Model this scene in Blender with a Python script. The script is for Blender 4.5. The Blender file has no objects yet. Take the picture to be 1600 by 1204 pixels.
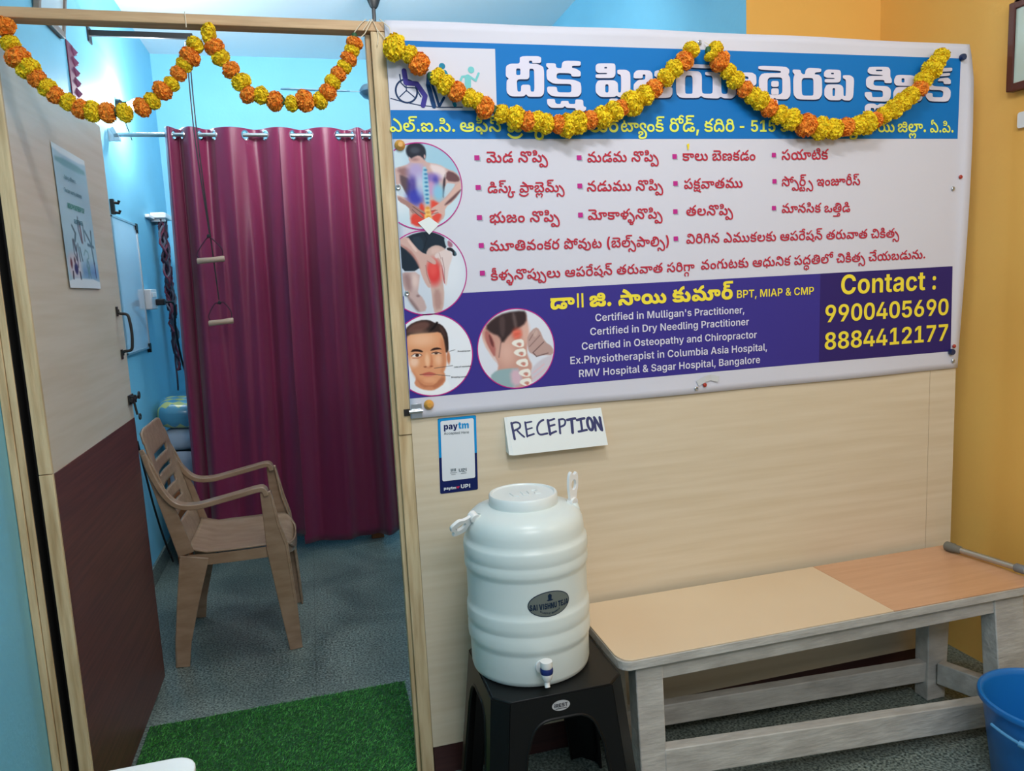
import bpy, bmesh, math, random
import numpy as np
from mathutils import Vector, Matrix, Euler
from mathutils.geometry import tessellate_polygon, delaunay_2d_cdt
random.seed(7)
PI = math.pi
scene = bpy.context.scene
COL = scene.collection

# ------------------------------------------------------------------ camera
cam_data = bpy.data.cameras.new('camera')
cam_data.sensor_width = 36.0
cam_data.lens = 1166.0 / 1600.0 * 36.0
cam_data.clip_start = 0.05
cam = bpy.data.objects.new('camera', cam_data)
COL.objects.link(cam)
cam.matrix_world = Matrix(((0.964204, 0.081429, -0.252350, -0.23995), (-0.260685, 0.116954, -0.958314, -2.00689), (-0.048521, 0.989794, 0.133995, 1.40482), (0, 0, 0, 1)))
scene.camera = cam

# ------------------------------------------------------------------ world, colour management
world = bpy.data.worlds.new('world')
scene.world = world
world.use_nodes = True
world.node_tree.nodes['Background'].inputs[0].default_value = (0.80, 0.90, 1.0, 1)
world.node_tree.nodes['Background'].inputs[1].default_value = 0.38
scene.view_settings.view_transform = 'Standard'
scene.view_settings.look = 'None'
scene.view_settings.gamma = 1.0
scene.view_settings.use_curve_mapping = False
scene.view_settings.exposure = -0.18

# ------------------------------------------------------------------ lights
def area_light(name, loc, target, size, size_y, power, color):
    d = bpy.data.lights.new(name, 'AREA')
    d.shape = 'RECTANGLE'; d.size = size; d.size_y = size_y; d.energy = power; d.color = color
    o = bpy.data.objects.new(name, d); COL.objects.link(o)
    o.location = loc
    o.rotation_euler = (Vector(target) - Vector(loc)).to_track_quat('-Z', 'Y').to_euler()
    return o
area_light('reception_tube_light', (0.15, -1.35, 2.92), (0.9, 0.0, 1.2), 0.55, 0.12, 18, (0.97, 0.98, 1.0))
area_light('reception_fill_light', (0.2, -2.9, 2.6), (0.6, 0.0, 0.9), 1.2, 0.5, 30, (0.97, 0.98, 1.0))  # unseen soft fill added behind the camera to flatten the lighting
area_light('reception_side_light', (1.80, -1.9, 2.45), (0.6, 0.0, 0.9), 0.5, 0.3, 8, (1.0, 0.95, 0.88))
area_light('treatment_room_light', (0.55, 1.0, 2.93), (0.1, 2.4, 1.6), 0.9, 0.25, 15, (0.90, 0.96, 1.0))
area_light('treatment_fill_light', (0.2, 0.85, 2.72), (-0.05, 2.3, 3.05), 1.0, 0.12, 22, (0.92, 0.97, 1.0)).data.spread = math.radians(115)  # added out of view, on no wall, to brighten ceiling and back wall

# ------------------------------------------------------------------ colours and materials
def lin(c):
    return c / 12.92 if c <= 0.04045 else ((c + 0.055) / 1.055) ** 2.4
def rgb(r, g, b):
    return (lin(r / 255), lin(g / 255), lin(b / 255), 1.0)

def mat(name, col, rough=0.5, metal=0.0, spec=0.5, col2=None, scale=8.0, stretch=(1, 1, 1), detail=4.0, ramp=(0.35, 0.65),
        bump=0.0, bscale=40.0, bstretch=None, sss=0.0, coat=0.0, sheen=0.0, trans=0.0, alpha=1.0, attr=None, emit=None, estr=0.0):
    m = bpy.data.materials.new(name); m.use_nodes = True
    nt = m.node_tree; b = nt.nodes['Principled BSDF']
    b.inputs['Base Color'].default_value = col
    b.inputs['Roughness'].default_value = rough
    b.inputs['Metallic'].default_value = metal
    b.inputs['Specular IOR Level'].default_value = spec
    b.inputs['Coat Weight'].default_value = coat
    b.inputs['Sheen Weight'].default_value = sheen
    b.inputs['Transmission Weight'].default_value = trans
    b.inputs['Alpha'].default_value = alpha
    if sss:
        b.inputs['Subsurface Weight'].default_value = sss
        b.inputs['Subsurface Radius'].default_value = (0.03, 0.03, 0.03); b.inputs['Subsurface Scale'].default_value = 0.2
    if emit:
        b.inputs['Emission Color'].default_value = emit
        b.inputs['Emission Strength'].default_value = estr
    tc = nt.nodes.new('ShaderNodeTexCoord')
    def noise(sc, st, det):
        mp = nt.nodes.new('ShaderNodeMapping'); mp.inputs['Scale'].default_value = st
        nt.links.new(tc.outputs['Object'], mp.inputs[0])
        n = nt.nodes.new('ShaderNodeTexNoise'); n.inputs['Scale'].default_value = sc; n.inputs['Detail'].default_value = det
        nt.links.new(mp.outputs[0], n.inputs['Vector'])
        return n
    if col2 is not None:
        n = noise(scale, stretch, detail)
        r = nt.nodes.new('ShaderNodeValToRGB')
        r.color_ramp.elements[0].position = ramp[0]; r.color_ramp.elements[0].color = col
        r.color_ramp.elements[1].position = ramp[1]; r.color_ramp.elements[1].color = col2
        nt.links.new(n.outputs[0], r.inputs[0]); nt.links.new(r.outputs[0], b.inputs['Base Color'])
    if attr:
        a = nt.nodes.new('ShaderNodeAttribute'); a.attribute_name = attr
        nt.links.new(a.outputs['Color'], b.inputs['Base Color'])
    if bump:
        n = noise(bscale, bstretch or (1, 1, 1), 3.0)
        bp = nt.nodes.new('ShaderNodeBump'); bp.inputs['Strength'].default_value = bump; bp.inputs['Distance'].default_value = 0.01
        nt.links.new(n.outputs[0], bp.inputs['Height']); nt.links.new(bp.outputs[0], b.inputs['Normal'])
    return m

M = {}
M['blue_paint'] = mat('blue_wall_paint', rgb(126, 200, 228), 0.55, col2=rgb(120, 193, 222), scale=2.0, bump=0.08, bscale=60)
M['orange_paint'] = mat('orange_wall_paint', rgb(246, 192, 98), 0.6, col2=rgb(242, 185, 92), scale=1.5, bump=0.06, bscale=60)
M['ceiling_paint'] = mat('white_ceiling_paint', rgb(246, 248, 248), 0.7, bump=0.05, bscale=50)
M['laminate'] = mat('beige_wood_laminate', rgb(222, 208, 184), 0.42, col2=rgb(213, 197, 170), scale=3.0, stretch=(0.7, 1, 14), detail=6, bump=0.02, bscale=60, bstretch=(.3, 1, 6))
M['door_laminate'] = mat('door_beige_laminate', rgb(216, 204, 188), 0.34, col2=rgb(206, 192, 172), scale=3.0, stretch=(1, 0.7, 14), detail=6)
M['maroon_lam'] = mat('maroon_laminate', rgb(104, 60, 52), 0.42, col2=rgb(82, 44, 38), scale=5.0, stretch=(1, 0.6, 22), detail=6)
M['skirt'] = mat('maroon_skirting_laminate', rgb(74, 44, 42), 0.4, col2=rgb(60, 34, 34), scale=6, stretch=(.6, 1, 12))
M['pine'] = mat('raw_pine_wood', rgb(218, 196, 156), 0.65, col2=rgb(176, 146, 104), scale=6, stretch=(9, 9, 0.7), detail=7, ramp=(0.38, 0.72), bump=0.25, bscale=14, bstretch=(6, 6, .6))
M['pine_beam'] = mat('pine_beam_wood', rgb(205, 172, 132), 0.6, col2=rgb(182, 146, 108), scale=6, stretch=(0.7, 9, 9), detail=7, bump=0.2, bscale=14, bstretch=(.6, 6, 6))
M['grey_wood'] = mat('grey_painted_wood', rgb(198, 196, 190), 0.55, col2=rgb(176, 173, 167), scale=9, stretch=(1.2, 3, 3), detail=8, bump=0.25, bscale=30, bstretch=(.7, 3, 3))
M['bench_cream'] = mat('cream_bench_laminate', rgb(228, 208, 178), 0.33, col2=rgb(222, 198, 166), scale=1.6, detail=3, coat=0.2)
M['bench_brown'] = mat('tan_bench_laminate', rgb(214, 168, 132), 0.35, col2=rgb(204, 156, 120), scale=5, stretch=(.8, 9, 1), detail=6, coat=0.2)
M['curtain'] = mat('maroon_satin', rgb(116, 20, 64), 0.37, spec=0.55, sheen=0.25, bump=0.04, bscale=250, bstretch=(1, 1, .2))
M['steel'] = mat('brushed_steel', rgb(190, 196, 200), 0.28, metal=0.9)
M['chrome'] = mat('bright_chrome', rgb(215, 220, 222), 0.16, metal=1.0)
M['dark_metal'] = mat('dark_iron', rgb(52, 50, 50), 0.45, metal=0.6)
M['chair'] = mat('brown_moulded_plastic', rgb(164, 136, 112), 0.30, col2=rgb(146, 118, 94), scale=7, stretch=(1.5, 5, 5), detail=6, coat=0.15)
M['drum'] = mat('milky_white_plastic', rgb(222, 232, 230), 0.3, sss=0.35)
M['lid'] = mat('white_lid_plastic', rgb(228, 236, 236), 0.32, sss=0.2, bump=0.0)
M['white_plastic'] = mat('white_plastic', rgb(236, 238, 238), 0.3)
M['blue_ring'] = mat('navy_plastic', rgb(24, 44, 110), 0.3)
M['black_plastic'] = mat('black_plastic', rgb(16, 17, 18), 0.36, spec=0.3)
M['black_soft'] = mat('black_rubber', rgb(20, 20, 22), 0.6)
M['bucket'] = mat('blue_bucket_plastic', rgb(28, 118, 196), 0.28, sss=0.1)
M['bucket_grip'] = mat('pale_blue_grip', rgb(90, 160, 210), 0.35)
M['grass'] = mat('artificial_grass', rgb(58, 150, 56), 0.6, col2=rgb(104, 190, 92), scale=60, detail=2)
M['mat_base'] = mat('grass_backing', rgb(20, 70, 28), 0.8)
M['banner'] = mat('white_vinyl', rgb(212, 213, 226), 0.5, spec=0.2, bump=0.12, bscale=5, bstretch=(1.2, 1, 1))
M['banner_clear'] = mat('clear_vinyl_fold', rgb(210, 214, 222), 0.2)
M['yellow'] = mat('yellow_marigold_cloth', rgb(255, 218, 40), 0.8, spec=0.2, sss=0.5)
M['orange'] = mat('orange_marigold_cloth', rgb(255, 150, 52), 0.8, spec=0.2, sss=0.5)
M['leaf'] = mat('dark_green_leaf', rgb(30, 84, 50), 0.6)
M['thread'] = mat('white_cotton_thread', rgb(226, 214, 190), 0.8)
M['paper'] = mat('white_card', rgb(228, 234, 234), 0.6)
M['ink_blue'] = mat('dark_blue_marker', rgb(34, 42, 98), 0.5)
M['maroon_paper'] = mat('maroon_paper', rgb(112, 34, 70), 0.6)
M['pink_paper'] = mat('pale_maroon_paper', rgb(136, 78, 112), 0.6)
M['picture'] = mat('printed_picture', (1, 1, 1, 1), 0.5, spec=0.15, attr='Col')
M['picture_gloss'] = mat('printed_paper', (1, 1, 1, 1), 0.35, attr='Col')
def flat(name, r, g, b, rough=0.5):
    return mat(name, rgb(r, g, b), rough, spec=0.15)
PR = {'red': flat('red_print', 190, 46, 66), 'yellow': flat('yellow_print', 246, 226, 70), 'lime': flat('lime_print', 232, 240, 96),
      'white': flat('white_print', 220, 218, 236), 'navy': flat('navy_print', 22, 34, 92), 'sky': flat('sky_blue_print', 20, 146, 214),
      'grey': flat('grey_print', 70, 84, 92), 'grey2': flat('grey_print_soft', 90, 104, 112), 'pwhite': flat('white_sticker_print', 226, 232, 240),
      'mini': flat('black_print', 40, 40, 46), 'hblue': flat('header_blue_print', 20, 116, 192), 'purple': flat('purple_print', 62, 54, 142),
      'purple2': flat('dark_purple_print', 52, 40, 108), 'magenta': flat('magenta_print', 190, 48, 140), 'shadow': flat('dark_navy_print', 16, 50, 92),
      'bshadow': flat('pale_grey_print', 176, 184, 196), 'hdark': flat('deep_blue_print', 18, 66, 118), 'tealblue': flat('teal_blue_print', 30, 130, 164), 'olive': flat('olive_foil', 108, 116, 112, 0.35), 'dnavy': flat('dark_navy_foil', 24, 42, 66, 0.35),
      'silver': flat('silver_foil', 176, 178, 182, 0.3), 'green': flat('green_print', 64, 140, 124), 'teal': flat('teal_print', 66, 118, 132), 'pink': flat('pink_print', 200, 50, 90)}

# ------------------------------------------------------------------ object helpers
def tag(o, label=None, cat=None, group=None, kind=None):
    if label: o['label'] = label
    if cat: o['category'] = cat
    if group: o['group'] = group
    if kind: o['kind'] = kind
    return o
def thing(name, label, cat, loc=(0, 0, 0), group=None, rotz=0.0):
    o = bpy.data.objects.new(name, None); COL.objects.link(o)
    o.location = loc; o.rotation_euler = (0, 0, rotz); o.empty_display_size = 0.05
    return tag(o, label, cat, group)
class MB:
    """collects shapes (world coordinates) and links them as one mesh object"""
    def __init__(s): s.v = []; s.f = []; s.m = []; s.mi = 0
    def add(s, vs, fs):
        n = len(s.v); s.v += [tuple(p) for p in vs]; s.f += [tuple(i + n for i in f) for f in fs]; s.m += [s.mi] * len(fs); return s
    def box(s, x0, x1, y0, y1, z0, z1):
        return s.add([(x0, y0, z0), (x1, y0, z0), (x1, y1, z0), (x0, y1, z0), (x0, y0, z1), (x1, y0, z1), (x1, y1, z1), (x0, y1, z1)],
                     [(0, 3, 2, 1), (4, 5, 6, 7), (0, 1, 5, 4), (1, 2, 6, 5), (2, 3, 7, 6), (3, 0, 4, 7)])
    def hexa(s, lo, hi):
        return s.add(list(lo) + list(hi), [(0, 3, 2, 1), (4, 5, 6, 7), (0, 1, 5, 4), (1, 2, 6, 5), (2, 3, 7, 6), (3, 0, 4, 7)])
    def ribbon(s, pts, wdir, widths, thick, close=False):
        P = [Vector(p) for p in pts]; n = len(P)
        W = [Vector(wdir[i] if isinstance(wdir[0], (tuple, list, Vector)) else wdir).normalized() for i in range(n)]
        wd = widths if isinstance(widths, (list, tuple)) else [widths] * n
        th = thick if isinstance(thick, (list, tuple)) else [thick] * n
        vs = []
        for i in range(n):
            a = P[(i - 1) % n] if (close or i) else P[0]; b = P[(i + 1) % n] if (close or i < n - 1) else P[-1]
            t = (b - a).normalized(); nn = t.cross(W[i]).normalized(); w = W[i] - t * W[i].dot(t); w.normalize()
            for sx, sy in ((-1, -1), (1, -1), (1, 1), (-1, 1)): vs.append(P[i] + w * sx * wd[i] / 2 + nn * sy * th[i] / 2)
        fs = []
        for i in range(n if close else n - 1):
            j = (i + 1) % n
            for k in range(4): fs.append((4 * i + k, 4 * i + (k + 1) % 4, 4 * j + (k + 1) % 4, 4 * j + k))
        if not close: fs += [(3, 2, 1, 0), (4 * n - 4, 4 * n - 3, 4 * n - 2, 4 * n - 1)]
        return s.add(vs, fs)
    def tube(s, pts, r, seg=10, close=False, cap=True):
        P = [Vector(p) for p in pts]; n = len(P); rr = r if isinstance(r, (list, tuple)) else [r] * n
        T = []
        for i in range(n):
            a = P[(i - 1) % n] if (close or i) else P[0]; b = P[(i + 1) % n] if (close or i < n - 1) else P[-1]
            T.append((b - a).normalized())
        u = T[0].orthogonal().normalized(); vs = []
        for i in range(n):
            u = (u - T[i] * u.dot(T[i])).normalized(); w = T[i].cross(u)
            for k in range(seg):
                a = 2 * PI * k / seg; vs.append(P[i] + (u * math.cos(a) + w * math.sin(a)) * rr[i])
        fs = []
        for i in range(n if close else n - 1):
            j = (i + 1) % n
            for k in range(seg): fs.append((i * seg + k, i * seg + (k + 1) % seg, j * seg + (k + 1) % seg, j * seg + k))
        if cap and not close: fs += [tuple(reversed(range(seg))), tuple((n - 1) * seg + k for k in range(seg))]
        return s.add(vs, fs)
    def lathe(s, prof, c=(0, 0, 0), seg=48, axis='z', flip=False):
        vs = []; n = len(prof)
        for r, z in prof:
            for k in range(seg):
                a = 2 * PI * k / seg; p = (r * math.cos(a), r * math.sin(a), z)
                if axis == 'y': p = (p[0], -p[2], p[1])
                if axis == 'x': p = (p[2], p[0], p[1])
                vs.append((c[0] + p[0], c[1] + p[1], c[2] + p[2]))
        fs = []
        for i in range(n - 1):
            for k in range(seg):
                q = (i * seg + k, i * seg + (k + 1) % seg, (i + 1) * seg + (k + 1) % seg, (i + 1) * seg + k)
                fs.append(q if not flip else q[::-1])
        return s.add(vs, fs)
    def poly2(s, loops, f):
        """flat polygon with holes; f maps (a, b) to a point"""
        L = [[Vector((p[0], p[1], 0)) for p in lp] for lp in loops]
        tri = tessellate_polygon(L); flatv = [p for lp in L for p in lp]
        ts = []
        for t in tri:
            a, b, c = (flatv[i] for i in t)
            if (b - a).cross(c - a).z < 0: t = (t[0], t[2], t[1])
            ts.append(tuple(t))
        return s.add([f(p.x, p.y) for p in flatv], ts)
    def prism(s, loops, f, g):
        """polygon with holes given thickness: front points by f, back points by g"""
        L = [[Vector((p[0], p[1], 0)) for p in lp] for lp in loops]
        tri = tessellate_polygon(L); fv = [p for lp in L for p in lp]; n = len(fv)
        vs = [f(p.x, p.y) for p in fv] + [g(p.x, p.y) for p in fv]; fs = []
        for t in tri:
            a, b, c = (fv[i] for i in t)
            if (b - a).cross(c - a).z < 0: t = (t[0], t[2], t[1])
            fs.append(tuple(t)); fs.append(tuple(i + n for i in reversed(t)))
        o = 0
        for lp in L:
            m = len(lp)
            for i in range(m): fs.append((o + i, o + (i + 1) % m, o + (i + 1) % m + n, o + i + n))
            o += m
        return s.add(vs, fs)
    def build(s, name, m, parent=None, smooth=False, bevel=0.0, solid=0.0, angle=40):
        me = bpy.data.meshes.new(name); me.from_pydata(s.v, [], s.f)
        ms = m if isinstance(m, (list, tuple)) else [m]
        for q in ms: me.materials.append(q)
        if len(ms) > 1: me.polygons.foreach_set('material_index', s.m)
        me.update()
        bm = bmesh.new(); bm.from_mesh(me); bmesh.ops.remove_doubles(bm, verts=bm.verts, dist=1e-5)
        bmesh.ops.recalc_face_normals(bm, faces=bm.faces); bm.to_mesh(me); bm.free()
        if smooth:
            for p in me.polygons: p.use_smooth = True
            try: me.set_sharp_from_angle(angle=math.radians(angle))
            except Exception: pass
        o = bpy.data.objects.new(name, me); COL.objects.link(o)
        if solid:
            md = o.modifiers.new('solid', 'SOLIDIFY'); md.thickness = solid; md.offset = 0
        if bevel:
            md = o.modifiers.new('bevel', 'BEVEL'); md.width = bevel; md.segments = 2; md.limit_method = 'ANGLE'; md.angle_limit = math.radians(35)
            for p in me.polygons: p.use_smooth = True
            try: me.set_sharp_from_angle(angle=math.radians(35))
            except Exception: pass
        if parent: attach(o, parent)
        return o
def attach(o, parent):
    """parent o while it keeps its place (its mesh is written in world coordinates)"""
    o.parent = parent
    m = Matrix.Identity(4); q = parent
    chain = []
    while q is not None: chain.append(q); q = q.parent
    for q in reversed(chain):
        m = m @ q.matrix_parent_inverse @ Matrix.LocRotScale(q.location, q.rotation_euler, q.scale) if q.parent else m @ Matrix.LocRotScale(q.location, q.rotation_euler, q.scale)
    o.matrix_parent_inverse = m.inverted()
def struct(o): return tag(o, kind='structure')
def smoothpath(pts, n=8, close=False):
    P = [Vector(p) for p in pts]; m = len(P); out = []
    rng = m if close else m - 1
    for i in range(rng):
        p0 = P[(i - 1) % m] if (close or i) else P[0]; p1 = P[i]; p2 = P[(i + 1) % m]
        p3 = P[(i + 2) % m] if (close or i < m - 2) else P[-1]
        for k in range(n):
            t = k / n
            out.append(0.5 * ((2 * p1) + (p2 - p0) * t + (2 * p0 - 5 * p1 + 4 * p2 - p3) * t * t + (3 * p1 - p0 - 3 * p2 + p3) * t ** 3))
    if not close: out.append(P[-1])
    return out
def chaikin(lp, k=0.22, it=2):
    for _ in range(it):
        r = []
        for i in range(len(lp)):
            a = lp[i]; b = lp[(i + 1) % len(lp)]
            r.append((a[0] + (b[0] - a[0]) * k, a[1] + (b[1] - a[1]) * k)); r.append((b[0] + (a[0] - b[0]) * k, b[1] + (a[1] - b[1]) * k))
        lp = r
    return lp
def ellipse(cx, cy, rx, ry, n=48, a0=0.0, a1=2 * PI):
    e = abs(a1 - a0) > 6.2
    return [(cx + rx * math.cos(a0 + (a1 - a0) * i / (n if e else n - 1)), cy + ry * math.sin(a0 + (a1 - a0) * i / (n if e else n - 1))) for i in range(n)]
def rrect(x0, x1, z0, z1, r, n=5):
    out = []
    for cx, cz, a in ((x1 - r, z0 + r, -PI / 2), (x1 - r, z1 - r, 0), (x0 + r, z1 - r, PI / 2), (x0 + r, z0 + r, PI)):
        for k in range(n + 1): out.append((cx + r * math.cos(a + PI / 2 * k / n), cz + r * math.sin(a + PI / 2 * k / n)))
    return out
def wallmap(y): return lambda a, b: (a, y, b)      # flat on the partition: a = x, b = z

# ------------------------------------------------------------------ the room
def slab(name, m, *a):
    b = MB(); b.box(*a); return struct(b.build(name, m))
def floor_material():
    m = bpy.data.materials.new('speckled_granite_floor'); m.use_nodes = True; nt = m.node_tree; b = nt.nodes['Principled BSDF']
    tc = nt.nodes.new('ShaderNodeTexCoord')
    n1 = nt.nodes.new('ShaderNodeTexNoise'); n1.inputs['Scale'].default_value = 130; n1.inputs['Detail'].default_value = 3
    n2 = nt.nodes.new('ShaderNodeTexNoise'); n2.inputs['Scale'].default_value = 2.2; n2.inputs['Detail'].default_value = 6; n2.inputs['Distortion'].default_value = 1.2
    for n in (n1, n2): nt.links.new(tc.outputs['Object'], n.inputs['Vector'])
    r1 = nt.nodes.new('ShaderNodeValToRGB'); r1.color_ramp.elements[0].position = 0.36; r1.color_ramp.elements[0].color = rgb(66, 78, 76)
    r1.color_ramp.elements[1].position = 0.66; r1.color_ramp.elements[1].color = rgb(166, 178, 170)
    r2 = nt.nodes.new('ShaderNodeValToRGB'); r2.color_ramp.elements[0].position = 0.3; r2.color_ramp.elements[0].color = rgb(170, 180, 182)
    r2.color_ramp.elements[1].position = 0.62; r2.color_ramp.elements[1].color = rgb(236, 238, 236)
    nt.links.new(n1.outputs[0], r1.inputs[0]); nt.links.new(n2.outputs[0], r2.inputs[0])
    mx = nt.nodes.new('ShaderNodeMix'); mx.data_type = 'RGBA'; mx.blend_type = 'MULTIPLY'; mx.inputs[0].default_value = 1.0
    nt.links.new(r1.outputs[0], mx.inputs[6]); nt.links.new(r2.outputs[0], mx.inputs[7])
    br = nt.nodes.new('ShaderNodeTexBrick'); br.offset = 0.0; br.inputs['Scale'].default_value = 1.0
    br.inputs['Brick Width'].default_value = 0.61; br.inputs['Row Height'].default_value = 0.61; br.inputs['Mortar Size'].default_value = 0.0022; br.inputs['Mortar Smooth'].default_value = 0.3
    br.inputs['Color1'].default_value = (1, 1, 1, 1); br.inputs['Color2'].default_value = (1, 1, 1, 1); br.inputs['Mortar'].default_value = (0.7, 0.7, 0.7, 1)
    mp = nt.nodes.new('ShaderNodeMapping'); mp.inputs['Location'].default_value = (0.33, 0.15, 0)
    nt.links.new(tc.outputs['Object'], mp.inputs[0]); nt.links.new(mp.outputs[0], br.inputs['Vector'])
    m2 = nt.nodes.new('ShaderNodeMix'); m2.data_type = 'RGBA'; m2.blend_type = 'MULTIPLY'; m2.inputs[0].default_value = 1.0
    nt.links.new(mx.outputs[2], m2.inputs[6]); nt.links.new(br.outputs[0], m2.inputs[7]); nt.links.new(m2.outputs[2], b.inputs['Base Color'])
    b.inputs['Roughness'].default_value = 0.34
    return m
M['floor'] = floor_material()
slab('floor', M['floor'], -1.5, 2.2, -3.2, 3.7, -0.1, 0.0)
slab('ceiling', M['ceiling_paint'], -1.5, 2.2, -3.2, 3.7, 3.0, 3.1)
slab('wall_left', M['blue_paint'], -1.3, -1.11, 0.09, 3.7, 0.0, 3.0)
slab('wall_front_left', M['blue_paint'], -1.3, -0.967, -3.2, 0.09, 0.0, 3.0)
slab('wall_back', M['blue_paint'], -1.11, 1.37, 3.5, 3.7, 0.0, 3.0)
slab('wall_right', M['orange_paint'], 1.95, 2.15, -3.2, 0.52, 0.0, 3.0)
b = MB(); b.box(1.37, 2.15, 0.52, 3.7, 0.0, 3.0)
for i, f in enumerate(b.f):
    b.m[i] = 1 if all(abs(b.v[k][1] - 0.52) < 1e-6 for k in f) else 0
struct(b.build('wall_inner_right', [M['blue_paint'], M['orange_paint']]))
slab('baseboard_left', M['floor'], -1.11, -1.098, 0.95, 3.5, 0.0, 0.09)

# partition: laminate board on a pine frame, with a joint strip and a dark skirting
slab('wall_partition', M['laminate'], 0.0, 1.716, 0.0, 0.045, 0.09, 2.068)
slab('wall_partition_strip', M['laminate'], 1.7185, 1.822, 0.001, 0.045, 0.09, 2.068)
slab('baseboard_partition', M['skirt'], 0.002, 1.822, 0.004, 0.041, 0.0, 0.088)
b = MB(); b.box(-0.036, 0.0, 0.004, 0.05, 0.0, 1.012); b.box(-0.036, 0.0, -0.0005, 0.05, 1.014, 2.055)
b.box(-0.048, -0.036, 0.02, 0.05, 0.0, 2.055)
struct(b.build('trim_1', M['pine'], bevel=0.0015))
b = MB(); b.box(-0.966, -0.948, -0.002, 0.06, 0.0, 2.055); b.box(-0.947, -0.931, 0.0, 0.06, 0.0, 2.055)
struct(b.build('trim_2', M['pine'], bevel=0.0015))
b = MB(); b.box(-0.966, 1.822, -0.001, 0.045, 2.056, 2.08)
struct(b.build('trim_3', M['pine_beam'], bevel=0.002))

# ------------------------------------------------------------------ door leaf, open at a right angle into the back room
DX0, DX1, DY0, DY1, DZ1 = -0.909, -0.880, 0.004, 0.90, 2.005
b = MB(); b.box(DX0, DX1 - 0.001, DY0 + 0.012, DY1, 0.012, DZ1)
door = struct(b.build('door_1', M['door_laminate']))
b = MB(); b.box(DX1 - 0.0015, DX1 + 0.0015, DY0 + 0.012, DY1 - 0.004, 0.012, 0.999); b.build('lower_panel', M['maroon_lam'], door)['label'] = 'dark maroon lower panel'
b = MB(); b.box(DX0, DX1 + 0.001, DY0, DY0 + 0.012, 0.012, 1.0); b.box(DX0, DX1 + 0.001, DY0, DY0 + 0.012, 1.002, DZ1); b.build('edge_strip', M['pine'], door, bevel=0.001)
b = MB()
b.tube(smoothpath([(-0.876, 0.823, 1.385), (-0.872, 0.823, 1.372), (-0.848, 0.823, 1.366), (-0.842, 0.823, 1.34), (-0.840, 0.823, 1.305), (-0.842, 0.823, 1.27), (-0.848, 0.823, 1.245), (-0.872, 0.823, 1.24), (-0.876, 0.823, 1.228)], 5), 0.005)
b.box(-0.8795, -0.876, 0.814, 0.832, 1.362, 1.395); b.box(-0.8795, -0.876, 0.814, 0.832, 1.215, 1.248)
b.build('handle', M['dark_metal'], door, smooth=True)
b = MB(); b.box(-0.8795, -0.875, 0.835, 0.90, 1.052, 1.085); b.tube([(-0.869, 0.83, 1.068), (-0.869, 0.935, 1.068)], 0.006)
b.box(-0.875, -0.863, 0.848, 0.856, 1.055, 1.081); b.box(-0.875, -0.863, 0.88, 0.888, 1.055, 1.081)
b.tube(smoothpath([(-0.869, 0.868, 1.068), (-0.866, 0.868, 1.04), (-0.862, 0.868, 1.012)], 4), 0.004)
b.tube([(-0.858, 0.885 + 0.014 * math.cos(a), 1.002 + 0.010 * math.sin(a)) for a in [2 * PI * k / 16 for k in range(16)]], 0.0025, close=True)
b.tube([(-0.862, 0.925 + 0.013 * math.cos(a), 1.075 + 0.012 * math.sin(a)) for a in [2 * PI * k / 16 for k in range(16)]], 0.0025, close=True)
b.build('bolt', M['dark_metal'], door, smooth=True)
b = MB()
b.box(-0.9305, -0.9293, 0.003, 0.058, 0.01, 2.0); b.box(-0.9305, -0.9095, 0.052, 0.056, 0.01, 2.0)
b.build('gap_shade_strip', M['dark_metal'], door)  # dark strips that stand in for the shade between post and leaf

# ------------------------------------------------------------------ green turf mat
mat_t = thing('grass_mat', 'green artificial grass mat lying in the doorway', 'mat', (-0.44, 0.1, 0))
b = MB(); b.box(-0.868, -0.022, -0.42, 0.555, 0.0, 0.006); b.build('mat_backing', M['mat_base'], mat_t)
rng = np.random.default_rng(3)
NB = 42000
bx = rng.uniform(-0.868, -0.022, NB); by = rng.uniform(-0.25, 0.556, NB)
ang = rng.uniform(0, 2 * PI, NB); hh = rng.uniform(0.007, 0.015, NB); ln = rng.uniform(0.002, 0.012, NB); la = rng.normal(-0.6, 0.9, NB)
w = 0.0016
v = np.zeros((NB, 3, 3))
v[:, 0] = np.stack([bx - w * np.cos(ang), by - w * np.sin(ang), np.full(NB, .005)], 1)
v[:, 1] = np.stack([bx + w * np.cos(ang), by + w * np.sin(ang), np.full(NB, .005)], 1)
v[:, 2] = np.stack([bx + ln * np.cos(la), by + ln * np.sin(la), hh], 1)
me = bpy.data.meshes.new('grass_pile'); me.from_pydata(v.reshape(-1, 3).tolist(), [], np.arange(NB * 3).reshape(-1, 3).tolist()); me.materials.append(M['grass'])
o = bpy.data.objects.new('grass_pile', me); COL.objects.link(o); attach(o, mat_t); o['kind'] = 'stuff'

# ------------------------------------------------------------------ wooden bench
t = thing('bench', 'long low grey-painted wooden bench with a cream and tan laminate top against the partition', 'bench', (1.1, -0.2, 0))
def bench_outline(x0, x1, y0, y1, r):
    return [(x0, y1), (x0, y0 + r)] + [(x0 + r - r * math.cos(a), y0 + r - r * math.sin(a)) for a in (0.4, 0.8, 1.2)] + [(x0 + r, y0), (x1, y0), (x1, y1)]
ol = bench_outline(0.436, 1.775, -0.372, -0.022, 0.03)
b = MB(); b.prism([ol], lambda a, c: (a, c, 0.4535), lambda a, c: (a, c, 0.429)); b.build('seat_board', M['grey_wood'], t, bevel=0.0025)
b = MB(); b.prism([[(1.2545, -0.022), (1.2545, -0.371)] + [q for q in [(0.467, -0.371), (0.45, -0.362), (0.441, -0.345), (0.437, -0.33), (0.437, -0.022)]]], lambda a, c: (a, c, 0.4575), lambda a, c: (a, c, 0.4536))
b.build('seat_laminate', M['bench_cream'], t, bevel=0.0008)['label'] = 'cream laminate over the left two thirds'
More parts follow.
